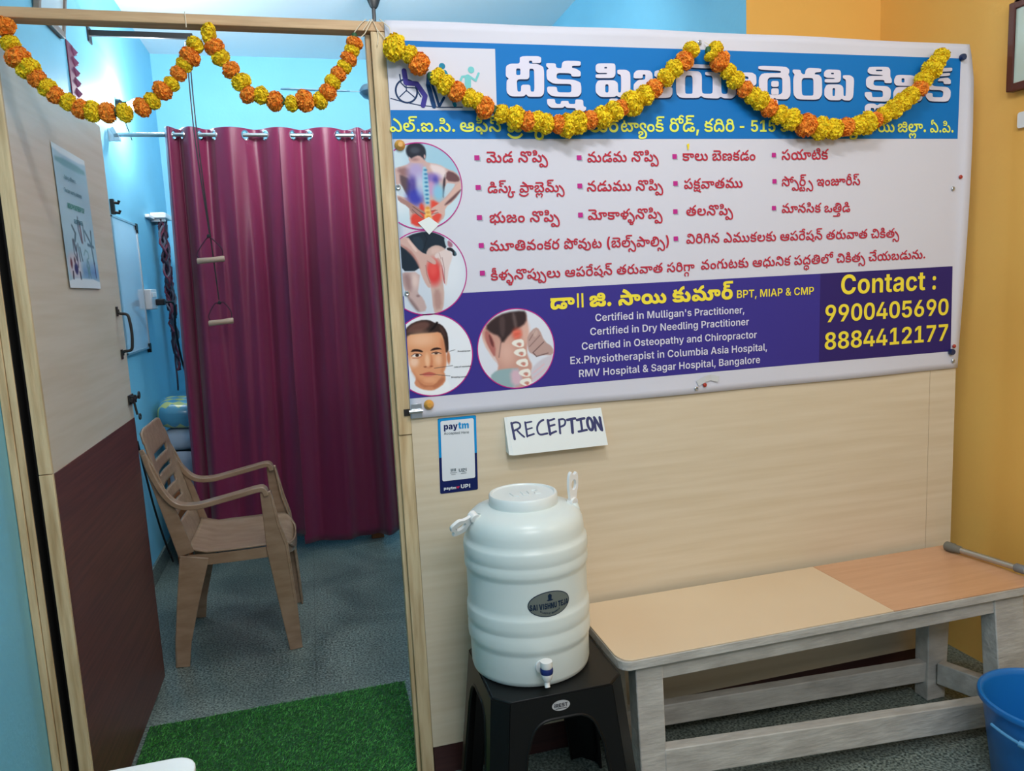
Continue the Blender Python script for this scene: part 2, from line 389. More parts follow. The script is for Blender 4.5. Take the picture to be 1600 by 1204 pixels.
b = MB(); b.prism([[(1.2555, -0.371), (1.774, -0.371), (1.774, -0.022), (1.2555, -0.022)]], lambda a, c: (a, c, 0.4575), lambda a, c: (a, c, 0.4536))
b.build('seat_laminate', M['bench_brown'], t, bevel=0.0008)['label'] = 'tan wood-grain laminate over the right third'
def leg(xt0, xt1, yt0, yt1, xb0, xb1, yb0, yb1, zt=0.4285):
    b = MB(); b.hexa([(xb0, yb0, 0), (xb1, yb0, 0), (xb1, yb1, 0), (xb0, yb1, 0)], [(xt0, yt0, zt), (xt1, yt0, zt), (xt1, yt1, zt), (xt0, yt1, zt)])
    b.build('leg', M['grey_wood'], t, bevel=0.003)
leg(0.484, 0.560, -0.352, -0.300, 0.492, 0.564, -0.362, -0.308)
leg(1.625, 1.735, -0.352, -0.300, 1.655, 1.745, -0.37, -0.31)
leg(0.488, 0.556, -0.098, -0.046, 0.498, 0.566, -0.12, -0.07)
leg(1.628, 1.722, -0.110, -0.055, 1.590, 1.660, -0.155, -0.10, )
b = MB(); b.box(0.555, 1.63, -0.349, -0.318, 0.378, 0.4285); b.build('apron', M['grey_wood'], t, bevel=0.002)
b = MB(); b.box(0.552, 1.635, -0.092, -0.060, 0.378, 0.4285); b.build('apron', M['grey_wood'], t, bevel=0.002)
for xx in (0.494, 1.66): b = MB(); b.box(xx, xx + .044, -0.301, -0.097, 0.378, 0.4285); b.build('apron', M['grey_wood'], t, bevel=0.002)
def bar(p, q, w, h, name='stretcher'):
    b = MB(); (x0, y0, z0), (x1, y1, z1) = p, q
    d = Vector((x1 - x0, y1 - y0, 0)).normalized(); n = Vector((-d.y, d.x, 0)) * w / 2
    b.hexa([(x0 - n.x, y0 - n.y, z0 - h), (x1 - n.x, y1 - n.y, z1 - h), (x1 + n.x, y1 + n.y, z1 - h), (x0 + n.x, y0 + n.y, z0 - h)],
           [(x0 - n.x, y0 - n.y, z0), (x1 - n.x, y1 - n.y, z1), (x1 + n.x, y1 + n.y, z1), (x0 + n.x, y0 + n.y, z0)])
    b.build(name, M['grey_wood'], t, bevel=0.003)
bar((0.558, -0.342, 0.186), (1.652, -0.352, 0.113), 0.036, 0.082)
bar((0.562, -0.09, 0.148), (1.606, -0.118, 0.120), 0.036, 0.066)
bar((0.522, -0.110, 0.150), (0.522, -0.305, 0.160), 0.036, 0.066)
bar((1.640, -0.150, 0.125), (1.695, -0.312, 0.130), 0.036, 0.072)
b = MB(); b.box(0.4925, 0.4937, -0.285, -0.258, 0.385, 0.425); b.build('sticker', M['paper'], t)['label'] = 'small white sticker'

# walking stick with grey rubber feet lying over the right end of the bench
t = thing('walking_stick', 'grey metal adjustable walking stick lying on the right end of the bench', 'walking stick', (1.79, -0.3, 0.458))
A = Vector((1.737, -0.062, 0.474)); B = Vector((1.815, -0.56, 0.478)); d = (B - A).normalized()
b = MB(); b.tube([A + d * 0.03, A + d * 0.235], 0.0095, 16); b.tube([A + d * 0.25, B], 0.0115, 16); b.build('shaft', M['steel'], t, smooth=True)
b = MB(); b.tube([A, A + d * 0.004, A + d * 0.03, A + d * 0.036, A + d * 0.052, A + d * 0.055], [0.011, 0.0155, 0.0155, 0.013, 0.0125, 0.0105], 18); b.build('rubber_foot', mat('grey_rubber', rgb(112, 110, 100), 0.7), t, smooth=True)
b = MB(); b.tube([A + d * 0.228, A + d * 0.232, A + d * 0.256, A + d * 0.26], [0.011, 0.0135, 0.0135, 0.0115], 18); b.build('collar', mat('grey_collar', rgb(120, 122, 124), 0.5), t, smooth=True)

# ------------------------------------------------------------------ black plastic stool
t = thing('stool', 'black plastic stool with arched sides carrying the water drum', 'stool', (0.262, -0.26, 0))
SX, SY, SH = 0.262, -0.262, 0.44
def half(z): return 0.163 + (SH - z) / SH * 0.042
CH = 0.036
b = MB(); b.mi = 0
def side(fn):
    def arch(z):  return 0.085 + (0.385 - z) / 0.385 * 0.055
    lp = [(-(half(0) - CH), 0.0), (-(half(SH) - CH), SH - 0.004), (half(SH) - CH, SH - 0.004), (half(0) - CH, 0.0), (arch(0), 0.0), (arch(0.2), 0.2), (arch(0.31), 0.31)]
    lp += [(arch(0.385) - 0.052 + 0.052 * math.cos(a), 0.330 + 0.052 * math.sin(a)) for a in [PI / 2 * k / 6 for k in range(1, 7)]]
    lp += [(-x, z) for x, z in reversed(lp[4:])]
    b.poly2([lp], lambda a, z: fn(a, z))
    return [fn(x, z) for x, z in lp[4:]]
rims = [side(lambda a, z: (SX + a, SY - half(z), z)), side(lambda a, z: (SX + half(z), SY + a, z)),
        side(lambda a, z: (SX - a, SY + half(z), z)), side(lambda a, z: (SX - half(z), SY - a, z))]
for sx, sy in ((-1, -1), (1, -1), (1, 1), (-1, 1)):
    zs = [0, 0.15, 0.3, SH - 0.004]
    vs = []
    for z in zs:
        h = half(z); vs += [(SX + sx * (h - CH), SY + sy * h, z), (SX + sx * h, SY + sy * (h - CH), z)]
    b.add(vs, [(2 * i, 2 * i + 1, 2 * i + 3, 2 * i + 2) for i in range(3)])
b.build('side_walls', M['black_plastic'], t, solid=0.004)
b = MB()
for rim in rims: b.tube(rim, 0.0045, 8)
b.build('arch_rims', M['black_plastic'], t, smooth=True)
h = half(SH)
oc = [(-h, -h + CH), (-h + CH, -h), (h - CH, -h), (h, -h + CH), (h, h - CH), (h - CH, h), (-h + CH, h), (-h, h - CH)]
b = MB(); b.prism([oc], lambda a, c: (SX + a, SY + c, SH), lambda a, c: (SX + a, SY + c, SH - 0.012)); b.build('seat', M['black_plastic'], t, bevel=0.004)
b = MB()
stl = lambda a, z, d=0.0: (SX - 0.005 + a, SY - half(0.412 + z) - 0.0024 - d, 0.412 + z)
b.poly2([ellipse(0, 0, 0.0225, 0.0125, 32)], lambda a, z: stl(a, z)); st = b.build('sticker', PR['silver'], t); st['label'] = 'silver oval maker sticker'
STOOL_MAP = stl; STOOL_STICKER = st

# ------------------------------------------------------------------ white water drum
DCX, DCY, DR = 0.240, -0.240, 0.152
drum = thing('water_drum', 'white plastic water drum with a screw lid and tap standing on the black stool', 'water drum', (DCX, DCY, SH))
prof = [(0.0, .4405), (.143, .4405), (.149, .445), (.1518, .456), (.1525, .515), (.1530, .524), (.1562, .530), (.1572, .540), (.1566, .560), (.1550, .568), (.1550, .573), (.1568, .578), (.1572, .590), (.1568, .606), (.1558, .613), (.1532, .617),
        (.1530, .63), (.1526, .700), (.1530, .707), (.1564, .713), (.1574, .721), (.1570, .732), (.1558, .738), (.1558, .742), (.1572, .747), (.1576, .757), (.1570, .770), (.1556, .777), (.1508, .782), (.1502, .792), (.1495, .806), (.1472, .820), (.1405, .834), (.128, .845), (.110, .852), (.094, .856), (.087, .858), (.0865, .862)]
b = MB(); b.lathe(prof, (DCX, DCY, 0), 96); b.build('body', M['drum'], drum, smooth=True, angle=60)
b = MB(); b.lathe([(.0800, .859), (.0860, .8595), (.0872, .862), (.0866, .882), (.0842, .8855), (.079, .8858), (.0765, .8825), (.0, .8825)], (DCX, DCY, 0), 96)
lid = b.build('lid', M['lid'], drum, smooth=True, angle=50)
b = MB()
for pts in ([(-.035, .01), (-.032, -.022), (-.02, -.03), (-.012, -.02)], [(-.004, .012), (-.004, -.024), (.008, -.03), (.014, -.02), (.015, .012)], [(.028, .012), (.04, .014), (.044, .004), (.032, -.008), (.03, -.024), (.046, -.024)]):
    b.tube([(DCX + p * .9, DCY + q * .9, .8832) for p, q in pts], 0.0016, 6)
b.build('embossed_ribs', M['lid'], lid, smooth=True)
def grip(base, up, side, L=0.062, W=0.040):
    """looped carrying lug: base point, direction and in-plane side vector"""
    base, up, side = Vector(base), Vector(up).normalized(), Vector(side).normalized(); nrm = up.cross(side).normalized()
    lp = [(-.010, 0), (.010, 0), (.014, L * .35), (W / 2, L * .55), (W / 2 - .002, L * .95), (.010, L * 1.06), (.006, L * .98), (-.004, L * .98), (-.010, L * 1.12), (-.018, L * .98), (-W / 2 - .001, L * .6), (-.015, L * .3)]
    hole = [(x * .42, L * .62 + z * .20) for x, z in ellipse(0, 0, .022, .07, 14)]
    b = MB(); b.prism([chaikin(lp, .2, 2), hole], lambda a, c: base + side * a + up * c + nrm * .004, lambda a, c: base + side * a + up * c - nrm * .004)
    b.tube([base - nrm * .009, base + nrm * .009], 0.012, 18)
    b.build('carry_lug', M['white_plastic'], drum, bevel=0.0015)
grip((DCX - .137, DCY - .03, .848), (-.85, -.1, -.5), (-.35, -.55, .60), L=.062, W=.056)
grip((DCX + .124, DCY - .02, .850), (.04, -.05, 1), (.85, .5, 0), L=.074, W=.036)
b = MB()
for sg in (-1, 1): b.lathe([(.0, .0), (.015, .0), (.012, .012), (.009, .018)], (DCX + sg * .126, DCY - .025, .832), 20)
b.build('lug_mounts', M['drum'], drum, smooth=True)
TX0, TY0 = 0.226, -0.3935
tap = MB(); tap.tube([(TX0, TY0 + .006, .497), (TX0, TY0 - .002, .497), (TX0, TY0 - .003, .497)], [.017, .017, .011], 20)
tap.tube([(TX0, TY0, .497), (TX0, TY0 - .030, .497)], .0075, 16)
tap.lathe([(.0, .474), (.006, .475), (.0120, .484), (.0145, .494), (.0145, .500)], (TX0, TY0 - .034, 0), 24)
tap.tube([(TX0, TY0 - .034, .479), (TX0 - .001, TY0 - .037, .470), (TX0 - .001, TY0 - .039, .465)], [.0068, .0064, .0066], 16)
to = tap.build('tap', M['white_plastic'], drum, smooth=True)
b = MB(); b.lathe([(.0146, .498), (.0156, .502), (.0156, .509), (.014, .512)], (TX0, TY0 - .034, 0), 24); b.build('tap_ring', M['blue_ring'], to, smooth=True)['label'] = 'navy blue collar'
b = MB(); b.lathe([(.0132, .5115), (.0146, .515), (.0142, .528), (.0, .530)], (TX0, TY0 - .034, 0), 24); b.build('tap_lever', M['white_plastic'], to, smooth=True, angle=40)
def drum_map(off, x0=0.012, z0=.650, R=.1530):
    def f(a, z):
        th = (a + x0) / R; r = R + off
        return (DCX + r * math.sin(th), DCY - r * math.cos(th), z0 + z)
    return f
def curved_ellipse(rx, rz, off, m, name, parent, ring=None):
    b = MB(); f = drum_map(off); n = 16
    pts = []
    for k in range(n + 1):
        a = -rx + 2 * rx * (1 - math.cos(PI * k / n)) / 2; hz = rz * math.sqrt(max(0, 1 - (a / rx) ** 2)); pts.append((a, hz))
    vs = []; fs = []
    for a, hz in pts: vs += [f(a, -hz), f(a, hz)]
    for k in range(n): fs.append((2 * k, 2 * k + 2, 2 * k + 3, 2 * k + 1))
    b.add(vs, fs); return b.build(name, m, parent)
lab = curved_ellipse(.0545, .0315, .0006, PR['dnavy'], 'maker_label', drum); lab['label'] = 'dark oval maker label'
curved_ellipse(.0525, .0295, .0010, PR['olive'], 'label_face', lab)
b = MB(); f = drum_map(.0014)
for lp in ([(-.004, .006), (.000, .024), (.004, .006)], ): b.poly2([[(-.009, .010), (-.004, .012), (-.005, .022), (.000, .026), (.005, .022), (.004, .012), (.009, .010), (.004, .008), (-.004, .008)]], f)
b.build('label_emblem', PR['dnavy'], lab)

# ------------------------------------------------------------------ blue bucket
t = thing('bucket', 'blue plastic bucket with a blue carrying handle at the right edge', 'bucket', (1.565, -0.585, 0))
BX, BY = 1.565, -.585
b = MB(); b.lathe([(0, .002), (.122, .002), (.126, .006), (.156, .232), (.166, .236), (.168, .244), (.166, .250), (.160, .252), (.154, .248), (.151, .235), (.122, .012), (0, .010)], (BX, BY, 0), 72)
b.build('body', M['bucket'], t, smooth=True, angle=50)
b = MB(); pts = []
for k in range(41):
    a = PI * k / 40; pts.append((BX - .174 * math.cos(a) - .012 * math.sin(a), BY + .02 - .190 * math.sin(a), .205 - .030 * math.sin(a)))
b.tube(pts, .0042, 8); b.build('handle', M['bucket_grip'], t, smooth=True)
b = MB(); q = pts[5:14]; b.tube(q, .0085, 12); b.build('handle_grip', M['bucket_grip'], t, smooth=True)

# ------------------------------------------------------------------ white plastic table, only its far corner in view
t = thing('side_table', 'white plastic table top showing only one rounded corner', 'table', (-0.72, -1.08, 0))
b = MB(); b.prism([rrect(-.98 + .02, -.466, -1.34, -.822, .035)], lambda a, c: (a, c, .70), lambda a, c: (a, c, .684)); b.build('table_top', M['white_plastic'], t, bevel=.004)
b = MB(); b.box(-.95, -.476, -1.33, -.834, .655, .6845); b.build('apron', M['white_plastic'], t, bevel=.004)
for x in (-.935, -.505):
    for y in (-1.305, -.865):
        b = MB(); s = .7
        b.hexa([(x - .014, y - .014, 0), (x + .014, y - .014, 0), (x + .014, y + .014, 0), (x - .014, y + .014, 0)], [(x - .024, y - .024, .655), (x + .024, y - .024, .655), (x + .024, y + .024, .655), (x - .024, y + .024, .655)])
        b.build('leg', M['white_plastic'], t, bevel=.003)

# ------------------------------------------------------------------ brown moulded armchair
t = thing('armchair', 'brown wood-grain plastic armchair with a slatted back facing the curtain side', 'chair', (-.6, 1.2, 0))
CYc = 1.200
def cg(name, nu, nv, fn, skip=None, solid=.007):
    b = MB(); vs = [fn(2 * i / nu - 1, j / nv) for j in range(nv + 1) for i in range(nu + 1)]; fs = []
    for j in range(nv):
        for i in range(nu):
            if skip and skip(2 * (i + .5) / nu - 1, (j + .5) / nv): continue
            fs.append((j * (nu + 1) + i, j * (nu + 1) + i + 1, (j + 1) * (nu + 1) + i + 1, (j + 1) * (nu + 1) + i))
    b.add(vs, fs); return b.build(name, M['chair'], t, smooth=True, solid=solid, angle=50)
def seat_fn(u, v):
    w = .205 + .012 * math.sin(PI * min(1, v)) ; x = -.775 + .395 * v
    if v > .85: w -= .06 * ((v - .85) / .15) ** 2
    z = .428 - .016 * (1 - u * u) * math.sin(PI * v) + .022 * max(0, .18 - v) / .18 - .045 * max(0, (v - .86) / .14) ** 2 + .012 * abs(u) ** 6
    return (x, CYc + u * w, z)
cg('seat', 24, 28, seat_fn)
b = MB()
rim = [(-.77, CYc - .208, .415)] + [(seat_fn(-1, v)[0], seat_fn(-1, v)[1], .410) for v in (.2, .4, .6, .8)] + [(-.392, CYc - .14, .395), (-.378, CYc, .385), (-.392, CYc + .14, .395)] + [(seat_fn(1, v)[0], seat_fn(1, v)[1], .410) for v in (.8, .6, .4, .2)] + [(-.77, CYc + .208, .415)]
b.ribbon(smoothpath(rim, 5), (0, 0, 1), .042, .006); b.build('seat_apron', M['chair'], t, smooth=True)
def back_fn(u, v):
    hw = .205 - .012 * v; 
    if v > .82: hw -= .016 * ((v - .82) / .18) ** 2
    x = -.775 - .118 * v - .022 * (1 - u * u) * math.sin(PI * min(v * 1.2, 1)); z = .43 + .50 * v
    if abs(u) > .75 and v > .9: z -= .012 * (abs(u) - .75) / .25
    return (x, CYc + u * hw, z)
def slots(u, v):
    return abs(u) < .60 and any(a < v < c for a, c in ((.20, .245), (.335, .38), (.47, .515), (.605, .65), (.74, .785)))
cg('backrest', 36, 56, back_fn, slots, .008)
for sg in (-1, 1):
    b = MB()
    y = CYc + sg * .218
    path = smoothpath([(-.885, CYc + sg * .197, .84), (-.868, CYc + sg * .205, .775), (-.83, CYc + sg * .214, .69), (-.785, y, .640), (-.72, y, .628), (-.64, y, .640), (-.56, y, .655), (-.49, y, .668), (-.470, y, .662), (-.4635, y, .64)], 5)
    n = len(path); b.ribbon(path, [(0, 1, 0)] * n, [.022 + .032 * min(1, i / (n * .45)) for i in range(n)], .020)
    b.build('armrest', M['chair'], t, bevel=.004)
    b = MB()
    b.ribbon([(-.4665, y + sg * .012, .655), (-.452, y + sg * .012, .52), (-.440, y + sg * .012, .43), (-.420, y + sg * .014, .2), (-.404, y + sg * .015, 0.0)], (1, 0, 0), [.040, .062, .084, .068, .050], .008)
    b.ribbon([(-.450, y, .655), (-.432, y, .52), (-.408, y, .43), (-.394, y + sg * .003, .2), (-.385, y + sg * .004, 0.0)], (0, 1, 0), [.034, .034, .036, .032, .026], .008)
    b.build('leg', M['chair'], t, bevel=.003)
    b = MB()
    b.ribbon([(-.745, y + sg * .004, .43), (-.785, y + sg * .008, .25), (-.815, y + sg * .012, .10), (-.826, y + sg * .014, 0.0)], (1, 0, 0), [.105, .076, .056, .048], .008)
    b.ribbon([(-.775, CYc + sg * .212, .44), (-.815, CYc + sg * .211, .60), (-.862, CYc + sg * .205, .76), (-.893, CYc + sg * .200, .86)], (1, 0, 0), [.060, .052, .036, .018], .007)
    b.ribbon([(-.795, y - sg * .008, .43), (-.822, y - sg * .004, .25), (-.842, y, .10), (-.850, y + sg * .002, 0.0)], (0, 1, 0), [.04, .036, .032, .028], .008)
    b.build('leg', M['chair'], t, bevel=.003)

# ------------------------------------------------------------------ curtains on a steel rod
YR, ZR = 2.09, 2.213
t = thing('curtain_rod', 'thin steel curtain rod across the back room holding the maroon curtains', 'curtain rod', (-1.1, YR, ZR))
b = MB(); b.tube([(-1.085, YR, ZR), (1.369, YR, ZR)], .0105, 20); b.build('rod', M['chrome'], t, smooth=True)
b = MB(); b.box(-1.11, -1.085, YR - .006, YR + .006, ZR - .03, ZR + .03); b.ribbon([(-1.09, YR - .022, ZR + .03), (-1.075, YR - .022, ZR), (-1.072, YR, ZR - .018), (-1.075, YR + .02, ZR)], (1, 0, 0), .02, .004)
b.box(-1.085, -1.06, YR - .014, YR + .014, ZR - .03, ZR - .012); b.build('bracket', M['steel'], t, bevel=.002)
CR = [-.858, -.817, -.779, -.697, -.631, -.483, -.387, -.253, -.170, -.026, .046, .096, .135, .168, .20]
PH = [PI * k for k in range(len(CR))]
def phase(x): return float(np.interp(x, CR, PH, left=PH[0] - (CR[0] - x) * 60))
def make_curtain(name, label, x0, x1, b0, b1, zb, seed, odd):
    c = thing(name, label, 'curtain', ((x0 + x1) / 2, YR, zb), 'maroon curtains on the rod')
    rnd = np.random.default_rng(seed); nx = 420
    zs = [2.247 - .0032 * i for i in range(22)]; nz = 56
    zs += [zs[-1] + (zb - zs[-1]) * ((i + 1) / nz) for i in range(nz)]
    xs = np.linspace(x0, x1, nx)
    ph = np.interp(xs, CR, PH)
    k = np.ones(9) / 9; ph = np.convolve(np.pad(ph, 4, mode='edge'), k, 'valid')
    f2, p2 = rnd.uniform(26, 34), rnd.uniform(0, 6)
    V = np.zeros((len(zs), nx, 3))
    for j, z in enumerate(zs):
        q = (2.247 - z) / (2.247 - zb)
        amp = .036 * (1 - .35 * q) * (1 if odd else 1)
        u = (xs - x0) / (x1 - x0)
        xb = b0 + (b1 - b0) * u
        xx = xs + (xb - xs) * q
        y = YR - .0 + amp * -np.sin(ph) 
        y = y + .020 * min(1, q * 2.5) * np.sin(xs * f2 + p2 + 1.5 * q) + .008 * min(1, q * 3) * np.sin(xs * f2 * 2.3 + p2 * 2 + 2.2 * q)
        y = y + .012 * q * np.sin(xs * 11 + seed)
        V[j, :, 0] = xx + .006 * q * np.sin(xs * f2 * 1.7 + p2); V[j, :, 1] = y; V[j, :, 2] = z - (.006 * np.sin(xs * 9 + seed) if z < zb + .2 else 0) * q
    # arc length along the top, to set the eyelets in the cloth
    ring = []
    for i, cx in enumerate(CR):
        if x0 + .012 < cx < x1 - .012: ring.append(cx)
    arc = np.concatenate([[0], np.cumsum(np.hypot(np.diff(V[8, :, 0]), np.diff(V[8, :, 1])))])
    cen = []
    for cx in ring:
        ii = np.where(np.diff(np.sign(V[8, :, 1] - YR)) != 0)[0]
        if not len(ii): continue
        i = ii[np.argmin(abs(V[8, ii, 0] - cx))]
        if i not in [q for q, _ in cen]: cen.append((i, arc[i]))
    fs = []
    for j in range(len(zs) - 1):
        zc = (zs[j] + zs[j + 1]) / 2
        for i in range(nx - 1):
            if zc > 2.17:
                ac = (arc[i] + arc[i + 1]) / 2
                if any((ac - s) ** 2 + (zc - ZR) ** 2 < .0198 ** 2 for _, s in cen): continue
            fs.append((j * nx + i, j * nx + i + 1, (j + 1) * nx + i + 1, (j + 1) * nx + i))
    b = MB(); b.add(V.reshape(-1, 3).tolist(), fs); b.build('cloth', M['curtain'], c, smooth=True, solid=.0012, angle=80)
    for i, _ in cen:
        p = Vector(V[8, i]); p.z = ZR; p.y = YR; tn = Vector(V[8, min(i + 3, nx - 1)] - V[8, max(i - 3, 0)]); tn.z = 0; tn.normalize()
        b = MB(); b.ribbon([p + tn * .0215 * math.cos(a) + Vector((0, 0, .0215 * math.sin(a))) for a in [2 * PI * k / 28 for k in range(28)]],
                           [tn * math.cos(a) + Vector((0, 0, math.sin(a))) for a in [2 * PI * k / 28 for k in range(28)]], .0062, .005, close=True)
        b.build('eyelet', M['chrome'], c, smooth=True)
make_curtain('curtain', 'left maroon satin curtain hanging beside the blue wall, behind the armchair', -.856, -.3200, -.90, -.366, .118, 1, 0)
make_curtain('curtain', 'right maroon satin curtain hanging beside the doorway post', -.3195, .178, -.3655, .215, .062, 2, 1)

# ------------------------------------------------------------------ treatment bed behind the curtains
t = thing('treatment_bed', 'treatment bed behind the curtains with a pale sheet and wooden legs', 'bed', (-.45, 2.75, 0))
b = MB(); b.box(-1.06, .06, 2.28, 3.1, .46, .58); b.build('mattress', mat('green_rexine', rgb(52, 92, 98), .35), t, bevel=.02)
b = MB(); b.box(-1.06, .06, 2.275, 3.1, .40, .459); b.build('frame', mat('brown_bed_wood', rgb(126, 78, 48), .5), t, bevel=.004)
for x in (-1.0, .03):
    for y in (2.2, 3.05):
        b = MB(); b.box(x - .035, x + .035, y, y + .06, 0, .40); b.build('leg', mat('orange_bed_wood', rgb(168, 96, 52), .5), t, bevel=.004)
b = MB(); b.box(-1.0, .03, 2.22, 2.285, .36, .40); b.build('rail', mat('brown_rail_wood', rgb(126, 78, 48), .5), t)
cs = []
b = MB(); n = 30
for j in range(9):
    z = .60 - j * .068
    for i in range(n + 1): cs.append((-1.04 + .90 * i / n, 2.262 + .010 * math.sin(i * 1.3 + j * .2) * j / 8 - .012 * (j / 8), z + .004 * math.sin(i)))
b.add(cs, [(j * (n + 1) + i, j * (n + 1) + i + 1, (j + 1) * (n + 1) + i + 1, (j + 1) * (n + 1) + i) for j in range(8) for i in range(n)])
b.build('bed_sheet', mat('pale_sheet', rgb(150, 160, 176), .8), t, smooth=True, solid=.002)
def cushion(name, label, cat, c, s, m, rot=(0, 0, 0), group=None):
    b = MB(); n = 20; vs = []; fs = []
    for j in range(n + 1):
        for i in range(2 * n):
            th = PI * j / n; ph = PI * i / n
            f = lambda q, e: math.copysign(abs(q) ** e, q)
            vs.append((s[0] * f(math.cos(ph), .55) * f(math.sin(th), .55), s[1] * f(math.sin(ph), .55) * f(math.sin(th), .55), s[2] * f(math.cos(th), .8)))
    R = Euler(rot).to_matrix()
    vs = [R @ Vector(v) + Vector(c) for v in vs]
    for j in range(n):
        for i in range(2 * n): fs.append((j * 2 * n + i, j * 2 * n + (i + 1) % (2 * n), (j + 1) * 2 * n + (i + 1) % (2 * n), (j + 1) * 2 * n + i))
    b.add(vs, fs); return tag(b.build(name, m, smooth=True, angle=180), label, cat, group)
def plaid():
    m = bpy.data.materials.new('blue_yellow_check_cloth'); m.use_nodes = True; nt = m.node_tree; bs = nt.nodes['Principled BSDF']; tc = nt.nodes.new('ShaderNodeTexCoord')
    w1 = nt.nodes.new('ShaderNodeTexWave'); w1.inputs['Scale'].default_value = 5; w1.bands_direction = 'X'
    w2 = nt.nodes.new('ShaderNodeTexWave'); w2.inputs['Scale'].default_value = 5; w2.bands_direction = 'Y'
    for w_ in (w1, w2): nt.links.new(tc.outputs['Object'], w_.inputs['Vector'])
    mx = nt.nodes.new('ShaderNodeMath'); mx.operation = 'MULTIPLY_ADD'; nt.links.new(w1.outputs[1], mx.inputs[0]); mx.inputs[1].default_value = .8; nt.links.new(w2.outputs[1], mx.inputs[2])
    r = nt.nodes.new('ShaderNodeValToRGB'); r.color_ramp.elements[0].position = .85; r.color_ramp.elements[0].color = rgb(92, 160, 190); r.color_ramp.elements[1].position = 1.0; r.color_ramp.elements[1].color = rgb(200, 210, 130)
    nt.links.new(mx.outputs[0], r.inputs[0]); nt.links.new(r.outputs[0], bs.inputs['Base Color']); bs.inputs['Roughness'].default_value = .25; bs.inputs['Coat Weight'].default_value = .6
    return m
cushion('folded_sheet', 'pale folded sheet on the bed under the checked pillow', 'sheet', (-.98, 2.46, .645), (.105, .13, .062), mat('striped_sheet', rgb(190, 200, 216), .8))
cushion('pillow', 'blue and yellow checked pillow on the folded sheet beside the blue wall', 'pillow', (-.985, 2.46, .792), (.115, .14, .078), plaid(), (.1, .1, .05))
cushion('bolster', 'dark green bolster leaning at the front of the bed', 'bolster', (-.80, 2.43, .69), (.042, .12, .095), mat('bolster_rexine', rgb(50, 96, 104), .3), (.2, .5, 0))

